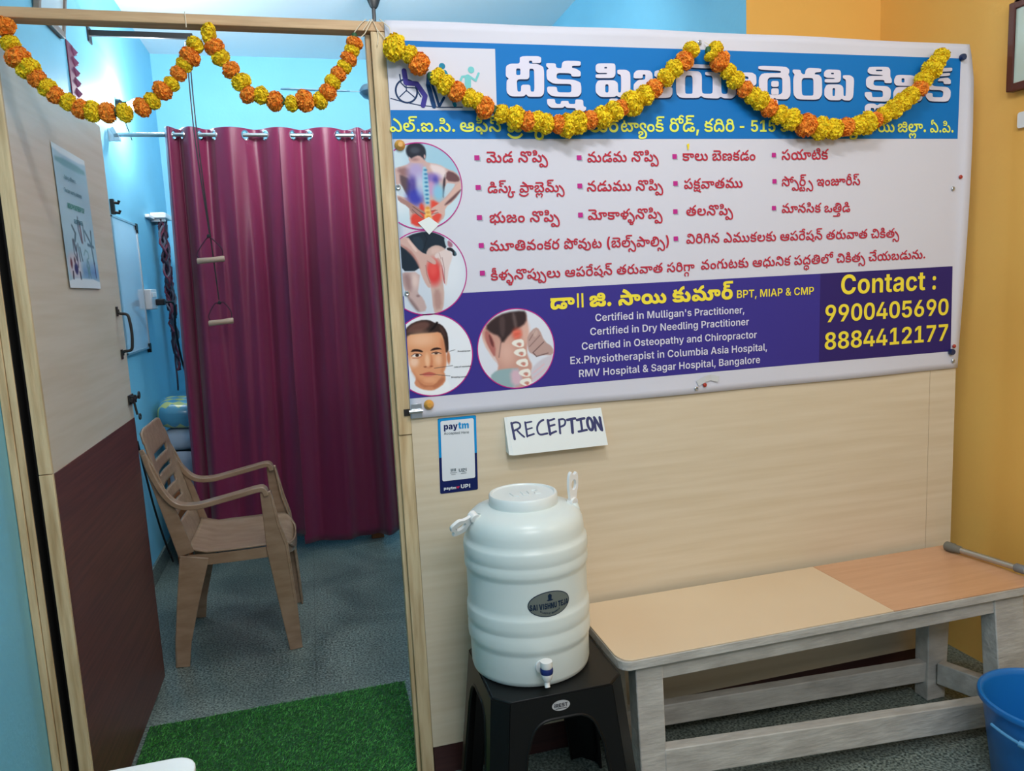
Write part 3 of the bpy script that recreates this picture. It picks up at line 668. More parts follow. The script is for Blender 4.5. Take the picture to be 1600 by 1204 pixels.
# ------------------------------------------------------------------ lettering outlines (deltas) and lines of writing
GL={
0:"259 -3 -24 0 -36 8 -36 16 -21 13 -14 9 -18 7 -11 0 -10 0 -16 -7 1 -7 0 -8 16 -8 15 0 14 0 24 10 7 11 37 -19 -10 -7 -22 -12 -30 -6 -23 0 -28 0 -36 11 -16 18 1 10 0 11 22 17 36 10 25 0 20 0 30 -6 28 -12 19 -11 16 -9 20 -9 18 -4 13 0 20 0 22 13 1 12 0 14 -28 22 -44 14 -25 3 -45 0 1 24 41 0 31 -5 42 -5 58 -19 32 -27 1 -19 0 -16 -22 -24 -46 -13/431 -3 -36 0 -52 17 -21 14 33 19 12 -7 24 -11 28 -6 17 0 20 0 22 13 1 12 0 12 -22 20 -36 15 -21 5 33 25 30 -7 48 -22 28 -29 1 -17 0 -24 -52 -29/335 137 0 -8 -12 -14 -9 -4 -14 -5 -34 -5 -27 0 -67 0 1 24 69 0 16 0 16 2 5 2 4 1 2 4 1 3 0 3 -4 4 -1 2 -6 2 -14 2 -15 0 -199 0 1 24 195 0 32 0 38 -4 13 -6 10 -4 12 -13",
1:"287 -3 -28 0 -40 5 -26 11 -9 6 7 1 -12 -10 -26 -10 -30 -3 -17 0 -38 0 -48 28 1 25 0 24 46 34 84 17 57 0 28 0 48 -4 44 -7 25 -6 -27 -23 -24 5 -38 7 -36 3 -21 0 -42 0 -54 -12 -26 -22 1 -14 0 -16 20 -13 19 0 20 0 22 14 3 12 55 0 0 -10 20 -13 23 -2 8 -1 20 -1 11 0 18 0 16 6 1 7 0 6 -14 6 -11 0 -10 0 -16 -6 1 -8 0 -5 10 -8 9 -4 -43 -5 -8 6 -10 15 1 6 0 14 40 18 33 0 24 0 32 -9 18 -15 1 -10 0 -8 -10 -15 -22 -10 -34 -6/183 102 -20 0 -32 7 -24 16 -7 15 59 8 8 -13 12 -10 13 0 8 0 16 6 15 8 19 12 18 11 30 13 36 6 25 0 3 -25 -16 0 -24 -5 -20 -9 -11 -8 -13 -9 -12 -7 -26 -10 -30 -6",
2:"",
3:"253 -3 -22 0 -36 7 -38 15 -21 13 -10 7 -14 7 -10 2 -5 0 -10 0 -12 -7 1 -5 0 -7 12 -15 13 -8 -59 -9 -10 9 -12 19 1 11 0 11 20 17 36 10 23 0 22 0 32 -6 28 -13 15 -9 14 -9 22 -9 20 -5 13 0 18 0 22 13 1 12 0 12 -18 19 -32 14 -46 8 -27 1 21 23 29 0 40 -5 62 -21 34 -29 1 -20 0 -16 -24 -24 -46 -13/415 102 -22 0 -28 6 -18 10 -6 12 1 5 0 9 10 13 9 5 51 0 -12 -6 -12 -10 1 -8 0 -6 16 -9 15 0 16 0 14 8 1 6 0 9 -24 7 -21 0 -67 0 -20 0 -20 -10 -1 -10 -53 0 -2 9 -22 11 -17 0 -7 0 -14 0 -18 -8 1 -6 0 -7 18 -7 17 0 13 0 9 -24 -15 0 -28 0 -40 9 -24 18 1 13 0 10 20 17 38 9 27 0 7 0 20 0 30 -5 20 -10 7 -8 -5 1 6 6 20 11 32 5 25 0 31 0 34 0 44 -4 17 -6 12 -4 14 -14 1 -11 0 -16 -40 -20",
4:"259 -3 -24 0 -36 8 -36 16 -21 13 -14 9 -18 7 -11 0 -10 0 -16 -7 1 -7 0 -8 16 -8 15 0 14 0 24 10 7 11 37 -19 -10 -7 -22 -12 -30 -6 -23 0 -28 0 -36 11 -16 18 1 10 0 11 22 17 36 10 25 0 20 0 30 -6 28 -12 19 -11 16 -9 20 -9 20 -4 13 0 18 0 22 13 1 12 0 12 -22 20 -36 15 -21 5 33 25 30 -7 48 -22 28 -29 1 -17 0 -16 -22 -24 -46 -13/119 107 -18 0 -34 3 -15 2 15 20 10 -2 24 -3 15 0 16 0 24 3 14 10 1 8 1 2 0 11 -28 14 -19 0 -12 0 -14 -5 1 -5 0 -3 8 -4 12 -2 7 0 18 0 26 10 11 8 21 -16 -10 -5 -20 -9 -28 -6 -19 0 -22 0 -30 6 -18 12 1 8 0 13 38 16 39 0 28 0 42 -11 22 -21 1 -12 0 -22 -50 -20",
5:"117 -86 -18 0 -28 5 -30 12 -19 11 -14 10 -18 6 -9 0 -8 0 -14 -5 1 -6 0 -6 14 -6 11 0 16 0 20 9 5 9 33 -18 -8 -6 -20 -9 -28 -6 -19 0 -26 0 -30 10 -16 15 1 8 0 15 40 18 33 0 16 0 28 -5 26 -11 15 -7 12 -7 18 -8 16 -4 11 0 12 0 20 8 12 16 1 14 0 20 -28 37 -46 32 -62 27 -31 9 33 24 34 -10 68 -30 56 -38 34 -47 1 -26 0 -18 -22 -27 -44 -15",
6:"133 102 -20 0 -34 7 -24 16 -5 15 59 8 6 -13 14 -10 11 0 8 0 16 6 15 8 21 12 16 11 32 13 34 6 25 0 5 -25 -18 0 -24 -5 -20 -9 -11 -8 -13 -9 -12 -7 -24 -10 -30 -6/259 -3 -24 0 -36 8 -36 16 -21 13 -14 9 -18 7 -11 0 -10 0 -16 -7 1 -7 0 -8 16 -8 15 0 14 0 24 10 7 11 37 -19 -10 -7 -22 -12 -30 -6 -23 0 -28 0 -36 11 -16 18 1 10 0 11 22 17 36 10 25 0 20 0 30 -6 28 -12 19 -11 16 -9 20 -9 18 -4 13 0 20 0 22 13 1 12 0 12 -20 19 -36 15 -50 8 -31 0 -31 0 75 23 50 -4 68 -20 36 -31 1 -20 0 -16 -22 -24 -46 -13/431 -3 -36 0 -52 17 -21 14 33 19 12 -7 24 -11 28 -6 17 0 20 0 22 13 1 12 0 12 -22 20 -36 15 -21 5 33 25 30 -7 48 -22 28 -29 1 -17 0 -24 -52 -29",
7:"145 -3 -36 0 -54 7 -36 17 -9 14 57 8 6 -7 18 -9 30 -4 27 0 24 0 28 3 12 6 1 4 0 4 -8 6 -18 3 -15 1 -37 1 -32 1 -46 5 -13 6 -10 4 -10 13 1 8 0 11 30 14 56 7 35 0 32 0 50 -4 34 -13 13 -13 -57 -7 -6 6 -16 8 -28 4 -21 0 -22 0 -26 -4 -8 -5 1 -4 0 -5 18 -6 29 -1 49 -1 28 -1 36 -6 13 -4 12 -5 10 -14 1 -8 0 -14 -30 -18 -56 -8/381 49 -22 0 -28 7 -18 10 -6 12 1 5 0 9 12 13 7 5 51 -1 -10 -5 -14 -11 1 -7 0 -7 16 -8 15 0 16 0 14 8 1 6 0 8 -24 7 -21 0 -175 0 -53 6 -45 -6 -67 0 1 25 311 0 26 0 38 -2 26 -4 11 -4 12 -5 14 -14 1 -11 0 -16 -40 -20",
8:"189 -3 -56 0 -76 18 -40 33 1 20 0 18 28 25 46 14 31 0 28 0 34 -10 16 -15 1 -10 0 -11 -18 -16 -38 -8 -25 0 -20 0 -30 5 -20 8 -7 3 13 21 4 -3 16 -8 22 -5 15 0 18 0 18 7 1 7 0 5 -12 8 -11 0 -20 0 -26 -17 1 -12 1 -8 0 -8 12 -15 26 -12 46 -8 33 0 50 0 60 19 1 19 0 13 -30 18 -31 8 33 25 40 -9 48 -32 1 -23 0 -18 -34 -29 -76 -17",
9:"55 -3 -36 0 -52 17 -21 14 33 19 12 -7 24 -11 28 -6 17 0 20 0 22 13 1 12 0 12 -22 20 -36 15 -21 5 33 25 30 -7 48 -22 30 -29 1 -17 0 -24 -54 -29",
10:"279 -3 -20 0 -30 5 -24 11 -11 9 11 0 -12 -10 -28 -11 -34 -4 -21 0 -30 0 -38 10 -20 16 1 9 0 11 16 14 36 11 27 5 20 4 22 8 1 6 0 3 -6 6 -14 3 -9 0 -18 0 -16 -7 1 -6 0 -3 4 -5 3 -1 -53 -8 -4 4 -6 11 1 6 0 8 20 14 42 9 31 0 34 0 38 -10 16 -15 1 -8 0 -9 -14 -13 -32 -11 -29 -6 -22 -4 -20 -8 1 -6 0 -5 16 -7 21 0 20 0 22 8 12 11 3 7 55 0 4 -10 14 -11 22 -5 11 0 26 0 18 14 1 11 0 12 -20 21 -36 16 -21 6 33 17 32 -7 48 -20 26 -26 1 -17 0 -16 -24 -24 -44 -13/363 137 0 -8 -14 -14 -9 -4 -12 -5 -34 -5 -29 0 -43 0 1 24 47 0 16 0 14 2 5 2 4 1 4 4 1 3 0 3 -4 4 -3 2 -4 2 -16 2 -15 0 -197 0 1 24 193 0 34 0 36 -5 15 -5 10 -4 12 -13",
11:"307 -3 -28 0 -38 10 -16 16 1 10 0 11 20 16 36 8 23 0 24 0 34 -7 22 -12 9 -5 -21 -22 -6 6 -16 12 -22 7 -15 0 -12 0 -18 -7 1 -7 0 -7 16 -7 15 0 16 0 22 8 12 17 1 11 1 4 0 12 -14 18 -26 10 -19 0 -14 0 -20 -6 -14 -9 -3 -6 -53 0 -2 5 -14 10 -28 8 -21 0 -20 0 -24 -7 1 -8 0 -3 4 -5 7 -2 6 -1 18 -2 19 0 27 0 1 -24 -29 0 -16 0 -20 -2 -5 -2 -4 -2 -6 -5 1 -3 0 -6 16 -8 19 0 18 0 26 9 15 8 41 -17 -14 -8 -30 -11 -38 -5 -21 0 -46 0 -44 20 1 14 0 7 10 12 24 10 19 2 1 -3 -26 5 -22 16 1 11 0 15 52 19 45 0 26 0 38 -5 30 -11 15 -8 -9 -1 12 8 24 11 32 6 23 0 36 0 48 -17 26 -30 1 -19 0 -19 -24 -28 -48 -15",
12:"145 -3 -36 0 -54 7 -36 17 -9 14 57 8 6 -7 18 -9 30 -4 27 0 24 0 28 3 12 6 1 4 0 4 -8 6 -18 3 -15 1 -37 1 -32 1 -46 5 -13 6 -10 4 -10 13 1 8 0 10 26 17 54 10 41 0 32 0 48 -5 36 -15 13 -15 -57 -7 -6 6 -16 8 -28 4 -21 0 -22 0 -26 -4 -8 -5 1 -4 0 -5 18 -6 29 -1 49 -1 28 -1 36 -6 13 -4 12 -5 10 -14 1 -8 0 -14 -30 -18 -56 -8/123 102 -20 0 -32 7 -24 16 -5 15 59 8 6 -13 12 -10 13 0 8 0 16 6 15 8 21 12 16 11 30 13 36 6 25 0 5 -25 -18 0 -24 -5 -20 -9 -11 -8 -13 -9 -12 -7 -26 -10 -28 -6",
13:"17 52 0 16 28 24 54 15 37 0 36 0 52 -14 28 -25 1 -16 0 -16 -28 -25 -52 -14 -35 0 -38 0 -52 15 -28 24/73 52 0 -13 32 -17 31 0 20 0 26 8 14 14 1 8 0 13 -32 17 -27 0 -20 0 -28 -8 -14 -13",
14:"253 -3 -22 0 -36 7 -38 15 -21 13 -10 7 -14 7 -10 2 -5 0 -10 0 -12 -7 1 -5 0 -7 12 -15 13 -8 -59 -9 -10 9 -12 19 1 11 0 11 20 17 36 10 23 0 22 0 32 -6 28 -13 15 -9 14 -9 22 -9 20 -5 13 0 18 0 22 13 1 12 0 12 -20 20 -38 15 -19 5 33 25 30 -7 48 -22 28 -29 1 -17 0 -16 -24 -24 -46 -13/109 102 -20 0 -32 7 -24 16 -7 15 59 8 6 -13 14 -10 13 0 8 0 16 6 15 8 19 12 18 11 30 13 34 6 25 0 5 -25 -16 0 -24 -5 -20 -9 -11 -8 -15 -9 -10 -7 -26 -10 -30 -6",
15:"17 59 0 19 34 30 60 17 45 0 42 0 62 -17 32 -29 1 -20 0 -18 -32 -28 -60 -16 -43 0 -44 0 -62 16 -32 28/77 61 0 -16 38 -22 41 0 26 0 34 10 16 16 1 11 0 11 -16 17 -34 11 -25 0 -28 0 -34 -11 -16 -17/361 -3 -36 0 -52 17 -19 14 31 19 12 -7 26 -11 26 -6 17 0 20 0 22 13 1 12 0 12 -20 21 -38 15 -21 6 29 22 32 -7 50 -22 30 -28 1 -17 0 -24 -52 -29/535 -3 -36 0 -52 17 -19 14 31 19 12 -7 24 -11 28 -6 17 0 20 0 22 13 1 11 0 13 -22 19 -36 16 -19 6 33 24 6 -2 14 -4 7 -3 9 -6 20 -7 32 -18 20 -22 1 -14 0 -23 -54 -29/743 49 -22 0 -28 7 -16 10 -8 12 1 5 0 9 12 13 7 5 51 -1 -10 -5 -14 -11 1 -7 0 -7 18 -8 13 0 16 0 14 8 1 6 0 8 -24 7 -21 0 -195 0 3 25 161 0 26 0 38 -2 26 -4 11 -4 12 -5 14 -14 1 -11 0 -16 -40 -20/331 102 -20 0 -32 7 -24 16 -7 15 59 8 8 -13 12 -10 13 0 8 0 16 6 15 8 19 12 18 11 30 13 36 6 25 0 3 -25 -16 0 -24 -5 -20 -9 -11 -8 -13 -9 -12 -7 -26 -10 -30 -6",
16:"289 -3 -18 0 -30 5 -24 11 -11 9 11 0 -12 -10 -28 -11 -34 -4 -19 0 -28 0 -38 10 -24 17 -12 22 1 12 0 17 18 25 32 17 40 8 23 0 26 0 34 -9 18 -16 1 -10 0 -11 -18 -16 -38 -8 -29 0 -16 0 -30 5 -24 8 -5 3 17 21 6 -3 16 -8 22 -5 15 0 16 0 20 7 1 7 0 5 -14 8 -11 0 -14 0 -26 -9 -16 -18 1 -15 1 -3 0 -11 10 -15 24 -9 19 0 20 0 24 8 10 11 3 7 55 0 4 -10 14 -11 20 -5 13 0 24 0 20 14 1 11 0 14 -24 22 -38 18 -21 7 23 7 31 8 26 -8 42 -22 24 -27 1 -17 0 -16 -24 -24 -46 -13/157 157 -3 -37 -49 0 -3 37/281 107 -18 0 -34 3 -15 2 15 20 10 -2 24 -3 15 0 16 0 24 3 14 10 1 8 1 2 0 11 -28 14 -19 0 -12 0 -14 -5 1 -5 0 -3 8 -4 12 -2 7 0 20 0 24 10 11 8 21 -16 -10 -5 -20 -9 -28 -6 -19 0 -22 0 -30 6 -18 12 1 8 0 13 40 16 37 0 30 0 40 -11 22 -21 1 -12 0 -22 -50 -20",
17:"287 -3 -28 0 -40 5 -26 11 -9 6 7 1 -12 -10 -26 -10 -30 -3 -17 0 -38 0 -48 28 1 25 0 24 46 34 84 17 57 0 28 0 48 -4 44 -7 25 -6 -27 -23 -24 5 -38 7 -36 3 -21 0 -42 0 -54 -12 -26 -22 1 -14 0 -16 20 -13 19 0 20 0 22 14 3 12 55 0 0 -10 20 -13 23 -2 8 -1 20 -1 11 0 18 0 16 6 1 7 0 6 -14 6 -11 0 -10 0 -16 -6 1 -8 0 -5 10 -8 9 -4 -43 -5 -8 6 -10 15 1 6 0 14 40 18 33 0 24 0 32 -9 18 -15 1 -10 0 -8 -10 -15 -22 -10 -34 -6/193 107 -20 0 -34 3 -15 2 15 20 10 -2 24 -3 15 0 16 0 24 3 14 10 1 8 1 2 0 11 -26 14 -19 0 -12 0 -16 -5 1 -5 0 -3 8 -4 12 -2 7 0 20 0 24 10 13 8 19 -16 -8 -5 -20 -9 -28 -6 -21 0 -20 0 -32 6 -16 12 1 8 0 13 38 16 37 0 30 0 40 -11 22 -21 1 -12 0 -22 -50 -20",
18:"253 -3 -22 0 -36 7 -38 15 -21 13 -10 7 -14 7 -10 2 -5 0 -10 0 -12 -7 1 -5 0 -7 12 -15 13 -8 -59 -9 -10 9 -12 19 1 11 0 11 20 17 36 10 23 0 22 0 32 -6 28 -13 15 -9 14 -9 22 -9 20 -5 13 0 18 0 22 13 1 12 0 12 -20 20 -38 15 -19 5 33 25 30 -7 48 -22 28 -29 1 -17 0 -16 -24 -24 -46 -13/51 133 0 8 16 13 17 5 -1 -5 -16 6 -18 15 1 8 0 8 12 11 11 4 8 3 20 3 32 2 25 0 145 0 1 -24 -149 0 -16 0 -14 -1 -3 -1 -6 -1 -4 -4 1 -3 0 -3 4 -4 7 -2 4 -1 14 -1 15 0 71 0 1 -24 -69 0 -14 0 -14 -1 -3 -1 -8 -3 1 -5 0 -3 4 -3 5 -2 4 -1 12 -1 9 0 21 0 1 -24 -21 0 -24 0 -38 7 -22 14",
19:"89 -86 -40 0 -50 15 -22 24 1 12 0 13 14 21 22 20 20 18 14 18 1 10 0 12 -18 18 -23 8 41 22 24 -9 26 -19 10 -20 1 -10 0 -12 -14 -21 -22 -20 -20 -20 -16 -18 1 -10 0 -14 30 -14 25 0 20 0 24 7 14 12 1 8 0 11 -22 19 -17 6 11 23 139 0 1 -24 -91 0 5 3 18 -8 18 -22 1 -10 0 -24 -62 -25",
20:"259 -3 -24 0 -36 8 -36 16 -21 13 -14 9 -18 7 -11 0 -10 0 -16 -7 1 -7 0 -8 16 -8 15 0 14 0 24 10 7 11 37 -19 -10 -7 -22 -12 -30 -6 -23 0 -28 0 -36 11 -16 18 1 10 0 11 22 17 36 10 25 0 20 0 30 -6 28 -12 19 -11 16 -9 20 -9 20 -4 13 0 18 0 22 13 1 13 0 16 -22 30 -19 13 -5 8 -28 15 -68 24 -37 8 29 26 32 -7 62 -20 56 -26 21 -16 9 -10 18 -14 16 -31 1 -15 0 -16 -22 -24 -46 -13/465 49 -22 0 -28 7 -16 10 -8 12 1 5 0 9 12 13 7 5 51 -1 -10 -5 -14 -11 1 -7 0 -7 18 -8 13 0 16 0 14 8 1 6 0 8 -24 7 -21 0 -401 0 1 25 369 0 26 0 38 -2 26 -4 11 -4 12 -5 14 -14 1 -11 0 -16 -40 -20",
21:"-187 -73 -42 0 -68 12 -54 22 -19 14 37 17 28 -19 72 -20 49 0 48 0 74 19 27 20 39 -17 -20 -15 -54 -21 -68 -12",
22:"-209 -14 24 0 30 -12 13 -10 -7 0 12 11 28 11 27 0 22 0 30 -10 16 -16 1 -9 0 -11 -14 -17 -24 -13 -11 -5 -33 16 16 6 22 14 1 8 0 7 -14 8 -13 0 -14 0 -18 -10 -1 -9 -43 0 -2 9 -18 10 -15 0 -12 0 -14 -8 1 -7 0 -8 20 -13 17 -7 -31 -16 -12 6 -24 13 -16 17 1 10 0 10 16 15 32 10",
23:"259 -3 -24 0 -36 8 -36 16 -21 13 -14 9 -18 7 -11 0 -10 0 -16 -7 1 -7 0 -8 16 -8 15 0 14 0 24 10 7 11 37 -19 -10 -7 -22 -12 -30 -6 -23 0 -28 0 -36 11 -16 18 1 10 0 11 22 17 36 10 25 0 20 0 30 -6 28 -12 19 -11 16 -9 20 -9 18 -4 13 0 20 0 22 13 1 12 0 12 -20 19 -34 14 -46 8 -27 1 21 23 31 0 40 -5 62 -21 34 -29 1 -20 0 -16 -22 -24 -46 -13/99 133 0 8 16 13 17 5 -1 -5 -16 6 -18 15 1 8 0 8 12 11 11 4 8 3 20 3 32 2 25 0 145 0 1 -24 -151 0 -14 0 -14 -1 -3 -1 -6 -1 -6 -4 1 -3 0 -3 6 -4 5 -2 6 -1 14 -1 15 0 69 0 1 -24 -69 0 -12 0 -14 -1 -3 -1 -8 -3 1 -5 0 -3 4 -3 5 -2 4 -1 12 -1 9 0 17 0 7 -24 -25 0 -24 0 -36 7 -22 14/431 -3 -36 0 -52 17 -21 14 33 19 12 -7 24 -11 28 -6 17 0 20 0 22 13 1 12 0 12 -22 20 -36 15 -21 5 33 25 30 -7 48 -22 28 -29 1 -17 0 -24 -52 -29",
24:"119 -86 -18 0 -30 5 -30 12 -17 10 -16 9 -18 7 -9 0 -8 0 -10 -6 1 -5 0 -6 10 -12 11 -7 -51 -9 -10 8 -12 17 1 11 0 14 38 18 33 0 16 0 28 -5 26 -11 15 -8 12 -7 18 -7 16 -4 11 0 14 0 18 8 12 16 1 14 0 20 -28 37 -46 32 -62 27 -31 9 31 24 36 -10 68 -30 56 -38 34 -47 1 -26 0 -18 -22 -27 -44 -15",
25:"253 -3 -22 0 -36 7 -38 15 -21 13 -10 7 -14 7 -10 2 -5 0 -10 0 -12 -7 1 -5 0 -7 12 -15 13 -8 -59 -9 -10 9 -12 19 1 11 0 11 20 17 36 10 23 0 22 0 32 -6 28 -13 15 -9 14 -9 22 -10 20 -4 13 0 18 0 22 13 1 12 0 12 -18 19 -36 15 -52 8 -31 0 -29 0 77 23 48 -4 68 -20 36 -31 1 -20 0 -16 -24 -24 -46 -13/131 102 -20 0 -32 7 -24 16 -5 15 59 8 6 -13 12 -10 13 0 8 0 16 6 15 8 21 12 16 11 30 13 36 6 25 0 5 -25 -18 0 -24 -5 -20 -9 -11 -8 -13 -9 -12 -7 -26 -10 -30 -6",
26:"259 -3 -24 0 -36 8 -36 16 -21 13 -14 9 -18 7 -11 0 -10 0 -16 -7 1 -7 0 -8 16 -8 15 0 14 0 24 10 7 11 37 -19 -10 -7 -22 -12 -30 -6 -23 0 -28 0 -36 11 -16 18 1 10 0 11 22 17 36 10 25 0 20 0 30 -6 28 -12 19 -11 16 -9 20 -9 20 -4 13 0 18 0 22 13 1 12 0 12 -22 20 -36 15 -21 5 33 25 30 -7 48 -22 28 -29 1 -17 0 -16 -22 -24 -46 -13/109 102 -20 0 -32 7 -24 16 -7 15 59 8 6 -13 14 -10 13 0 8 0 16 6 15 8 19 12 18 11 30 13 34 6 25 0 5 -25 -16 0 -24 -5 -20 -9 -11 -8 -15 -9 -10 -7 -26 -10 -30 -6",
27:"145 -3 -36 0 -54 7 -36 17 -9 14 57 8 6 -7 18 -9 30 -4 27 0 24 0 28 3 12 6 1 4 0 4 -8 6 -18 3 -15 1 -37 1 -32 1 -46 5 -13 6 -10 4 -10 13 1 8 0 10 26 17 54 10 41 0 32 0 48 -5 36 -15 13 -15 -57 -7 -6 6 -16 8 -28 4 -21 0 -22 0 -26 -4 -8 -5 1 -4 0 -5 18 -6 29 -1 49 -1 28 -1 36 -6 13 -4 12 -5 10 -14 1 -8 0 -14 -30 -18 -56 -8/205 -52 -24 0 -32 12 -9 10 9 0 -12 -11 -30 -11 -23 0 -34 0 -36 20 1 16 0 5 0 7 3 2 47 -2 0 -2 -2 -5 1 -2 0 -7 14 -10 15 0 16 0 18 10 3 9 45 0 2 -9 18 -10 17 0 14 0 14 9 1 8 0 2 -2 6 1 1 45 3 2 -3 2 -7 1 -5 0 -15 -36 -21/277 -67 -18 0 -26 6 -14 13 1 10 47 15 0 -3 -4 -7 1 -3 0 -5 10 -5 13 0 4 0 10 1 3 1 13 -20 -8 -2 -16 -1/123 102 -20 0 -32 7 -24 16 -5 15 59 8 6 -13 12 -10 13 0 8 0 16 6 15 8 21 12 16 11 30 13 36 6 25 0 5 -25 -18 0 -24 -5 -20 -9 -11 -8 -13 -9 -12 -7 -26 -10 -28 -6",
28:"259 -3 -24 0 -36 8 -36 16 -21 13 -14 9 -18 7 -11 0 -10 0 -16 -7 1 -7 0 -8 16 -8 15 0 14 0 24 10 7 11 37 -19 -10 -7 -22 -12 -30 -6 -23 0 -28 0 -36 11 -16 18 1 10 0 11 22 17 36 10 25 0 20 0 30 -6 28 -12 19 -11 16 -9 20 -9 18 -4 13 0 20 0 22 13 1 12 0 15 -28 21 -48 15 -29 4 105 1 18 -5 28 -16 14 -21 1 -12 0 -16 -22 -24 -46 -13/469 49 -20 0 -30 7 -16 10 -8 12 1 5 0 9 12 13 9 5 51 -1 -12 -5 -12 -11 1 -7 0 -7 16 -8 15 0 16 0 14 8 1 6 0 8 -24 7 -21 0 -393 0 1 25 359 0 28 0 36 -2 26 -4 13 -4 12 -5 14 -14 1 -11 0 -16 -42 -20",
29:"207 -3 -64 0 -86 16 -40 29 1 18 0 15 26 21 46 13 29 0 26 0 34 -9 18 -16 1 -10 0 -16 -44 -18 -37 0 -16 0 -28 4 -22 7 -7 3 13 19 10 -5 26 -8 17 0 20 0 18 8 1 6 0 6 -12 6 -13 0 -12 0 -22 -6 -12 -11 1 -8 1 -2 0 -9 18 -13 34 -9 52 -5 35 0 40 0 56 5 34 10 16 14 1 9 1 5 0 8 -24 13 -21 0 -10 0 -20 -7 1 -7 0 -6 16 -6 15 0 14 0 18 5 12 9 3 6 21 -20 -8 -7 -20 -9 -28 -6 -19 0 -18 0 -34 7 -20 14 1 11 0 15 42 17 35 0 6 0 14 -1 10 -1 7 -1 -37 0 -8 1 -22 2 -20 1 -9 0 19 20 32 -1 54 -9 40 -16 22 -23 1 -14 0 -15 -22 -24 -48 -16 -74 -9/225 102 -20 0 -34 7 -22 16 -7 15 59 8 6 -13 14 -10 11 0 10 0 16 6 13 8 21 12 18 11 30 13 34 6 25 0 5 -25 -18 0 -24 -5 -20 -9 -11 -8 -13 -9 -10 -7 -26 -10 -30 -6",
30:"455 63 -22 0 -28 6 -16 10 -8 12 1 5 0 9 12 13 7 5 51 0 -10 -6 -14 -10 1 -8 0 -6 18 -9 15 0 16 0 12 8 1 6 0 9 -24 7 -21 0 -181 0 -20 0 -20 -10 -3 -10 -51 0 -4 9 -22 11 -17 0 -3 0 -12 0 -18 -7 1 -7 0 -3 4 -6 3 -2 -49 -7 -4 4 -6 12 1 6 0 9 20 16 36 9 27 0 3 0 20 0 30 -5 22 -10 5 -8 -3 1 6 6 18 11 32 5 27 0 147 0 34 0 42 -4 17 -6 12 -4 14 -14 1 -11 0 -16 -40 -20/471 176 30 0 38 -13 11 -12 -45 -5 -4 3 -8 4 -12 3 -7 0 -14 0 -16 -6 1 -6 0 -4 12 -8 11 -4 -43 -9 -12 5 -14 14 1 9 0 8 18 13 34 8/253 -3 -22 0 -36 7 -38 15 -21 13 -10 7 -14 7 -10 2 -5 0 -10 0 -12 -7 1 -5 0 -7 12 -15 13 -8 -59 -9 -10 9 -12 19 1 11 0 11 20 17 36 10 23 0 22 0 32 -6 28 -13 15 -9 14 -9 22 -9 20 -5 13 0 18 0 22 13 1 13 0 20 -32 36 -27 15 -7 8 -16 7 -36 13 -40 11 -19 4 27 26 42 -9 82 -28 33 -19 5 -9 26 -16 28 -37 1 -21 0 -16 -24 -24 -46 -13",
31:"17 59 0 19 34 30 60 17 45 0 42 0 62 -17 32 -29 1 -20 0 -18 -32 -28 -60 -16 -43 0 -44 0 -62 16 -32 28/77 62 0 -17 38 -22 41 0 26 0 34 10 16 17 1 11 0 11 -16 18 -34 10 -25 0 -28 0 -34 -10 -16 -18/59 133 0 8 16 13 17 5 -1 -5 -16 6 -18 15 1 8 0 8 12 11 11 4 8 3 20 3 32 2 25 0 145 0 1 -24 -151 0 -14 0 -14 -1 -3 -1 -6 -1 -6 -4 1 -3 0 -3 6 -4 5 -2 6 -1 14 -1 15 0 69 0 1 -24 -67 0 -14 0 -14 -1 -3 -1 -8 -3 1 -5 0 -3 4 -3 5 -2 4 -1 12 -1 9 0 21 0 1 -24 -23 0 -22 0 -38 7 -22 14",
32:"-89 -99 -22 0 -28 8 -11 9 11 0 -10 -7 -22 -7 -22 -3 -15 0 -26 0 -34 12 -14 18 1 11 0 14 22 19 38 11 25 0 28 0 28 -14 1 -10 0 -12 -30 -13 -29 0 -18 0 -30 7 -7 4 11 16 6 -4 20 -7 15 0 12 0 14 4 1 4 0 3 -8 5 -9 0 -14 0 -22 -12 1 -13 1 -3 0 -6 6 -9 16 -5 13 0 20 0 16 9 1 6 45 0 2 -9 18 -6 13 0 14 0 14 8 1 6 0 11 -32 15 -21 5 27 20 22 -5 34 -15 20 -18 1 -12 0 -16 -38 -19",
33:"221 -102 -18 0 -30 5 -30 12 -17 10 -16 9 -18 7 -9 0 -8 0 -10 -6 1 -6 0 -5 10 -12 11 -7 -51 -10 -10 8 -12 18 1 10 0 15 38 18 33 0 16 0 28 -6 26 -10 15 -8 12 -7 18 -8 16 -3 11 0 14 0 18 7 12 17 1 13 0 21 -28 37 -46 32 -62 26 -31 10 31 24 36 -10 68 -30 56 -39 34 -46 1 -26 0 -18 -22 -27 -44 -15",
34:"165 -3 -42 0 -52 8 -24 17 1 11 0 18 56 17 53 0 52 0 74 -19 21 -15 10 -8 12 -16 1 -10 0 -6 -4 -12 -5 -6 -51 5 2 4 4 10 1 6 0 13 -26 20 -48 11 -35 0 -24 0 -24 -6 1 -6 0 -4 10 -6 26 -3 23 0 32 0 54 10 15 10 10 6 10 15 1 9 0 9 -10 13 -18 7 -13 0 -10 0 -18 -5 -12 -9 -1 -7 -53 0 -6 10 -22 12 -17 0 -14 0 -16 -6 1 -5 0 -4 4 -6 3 -3 -51 -7 -4 4 -8 13 1 7 0 9 20 15 36 8 25 0 20 0 30 -5 24 -11 13 -9 -9 -1 10 10 24 11 30 5 19 0 26 0 36 -10 20 -16 10 -18 1 -9 0 -19 -24 -25 -21 -10 -2 0 -4 -1 -4 -1 -1 -1 -26 -9 -62 -9",
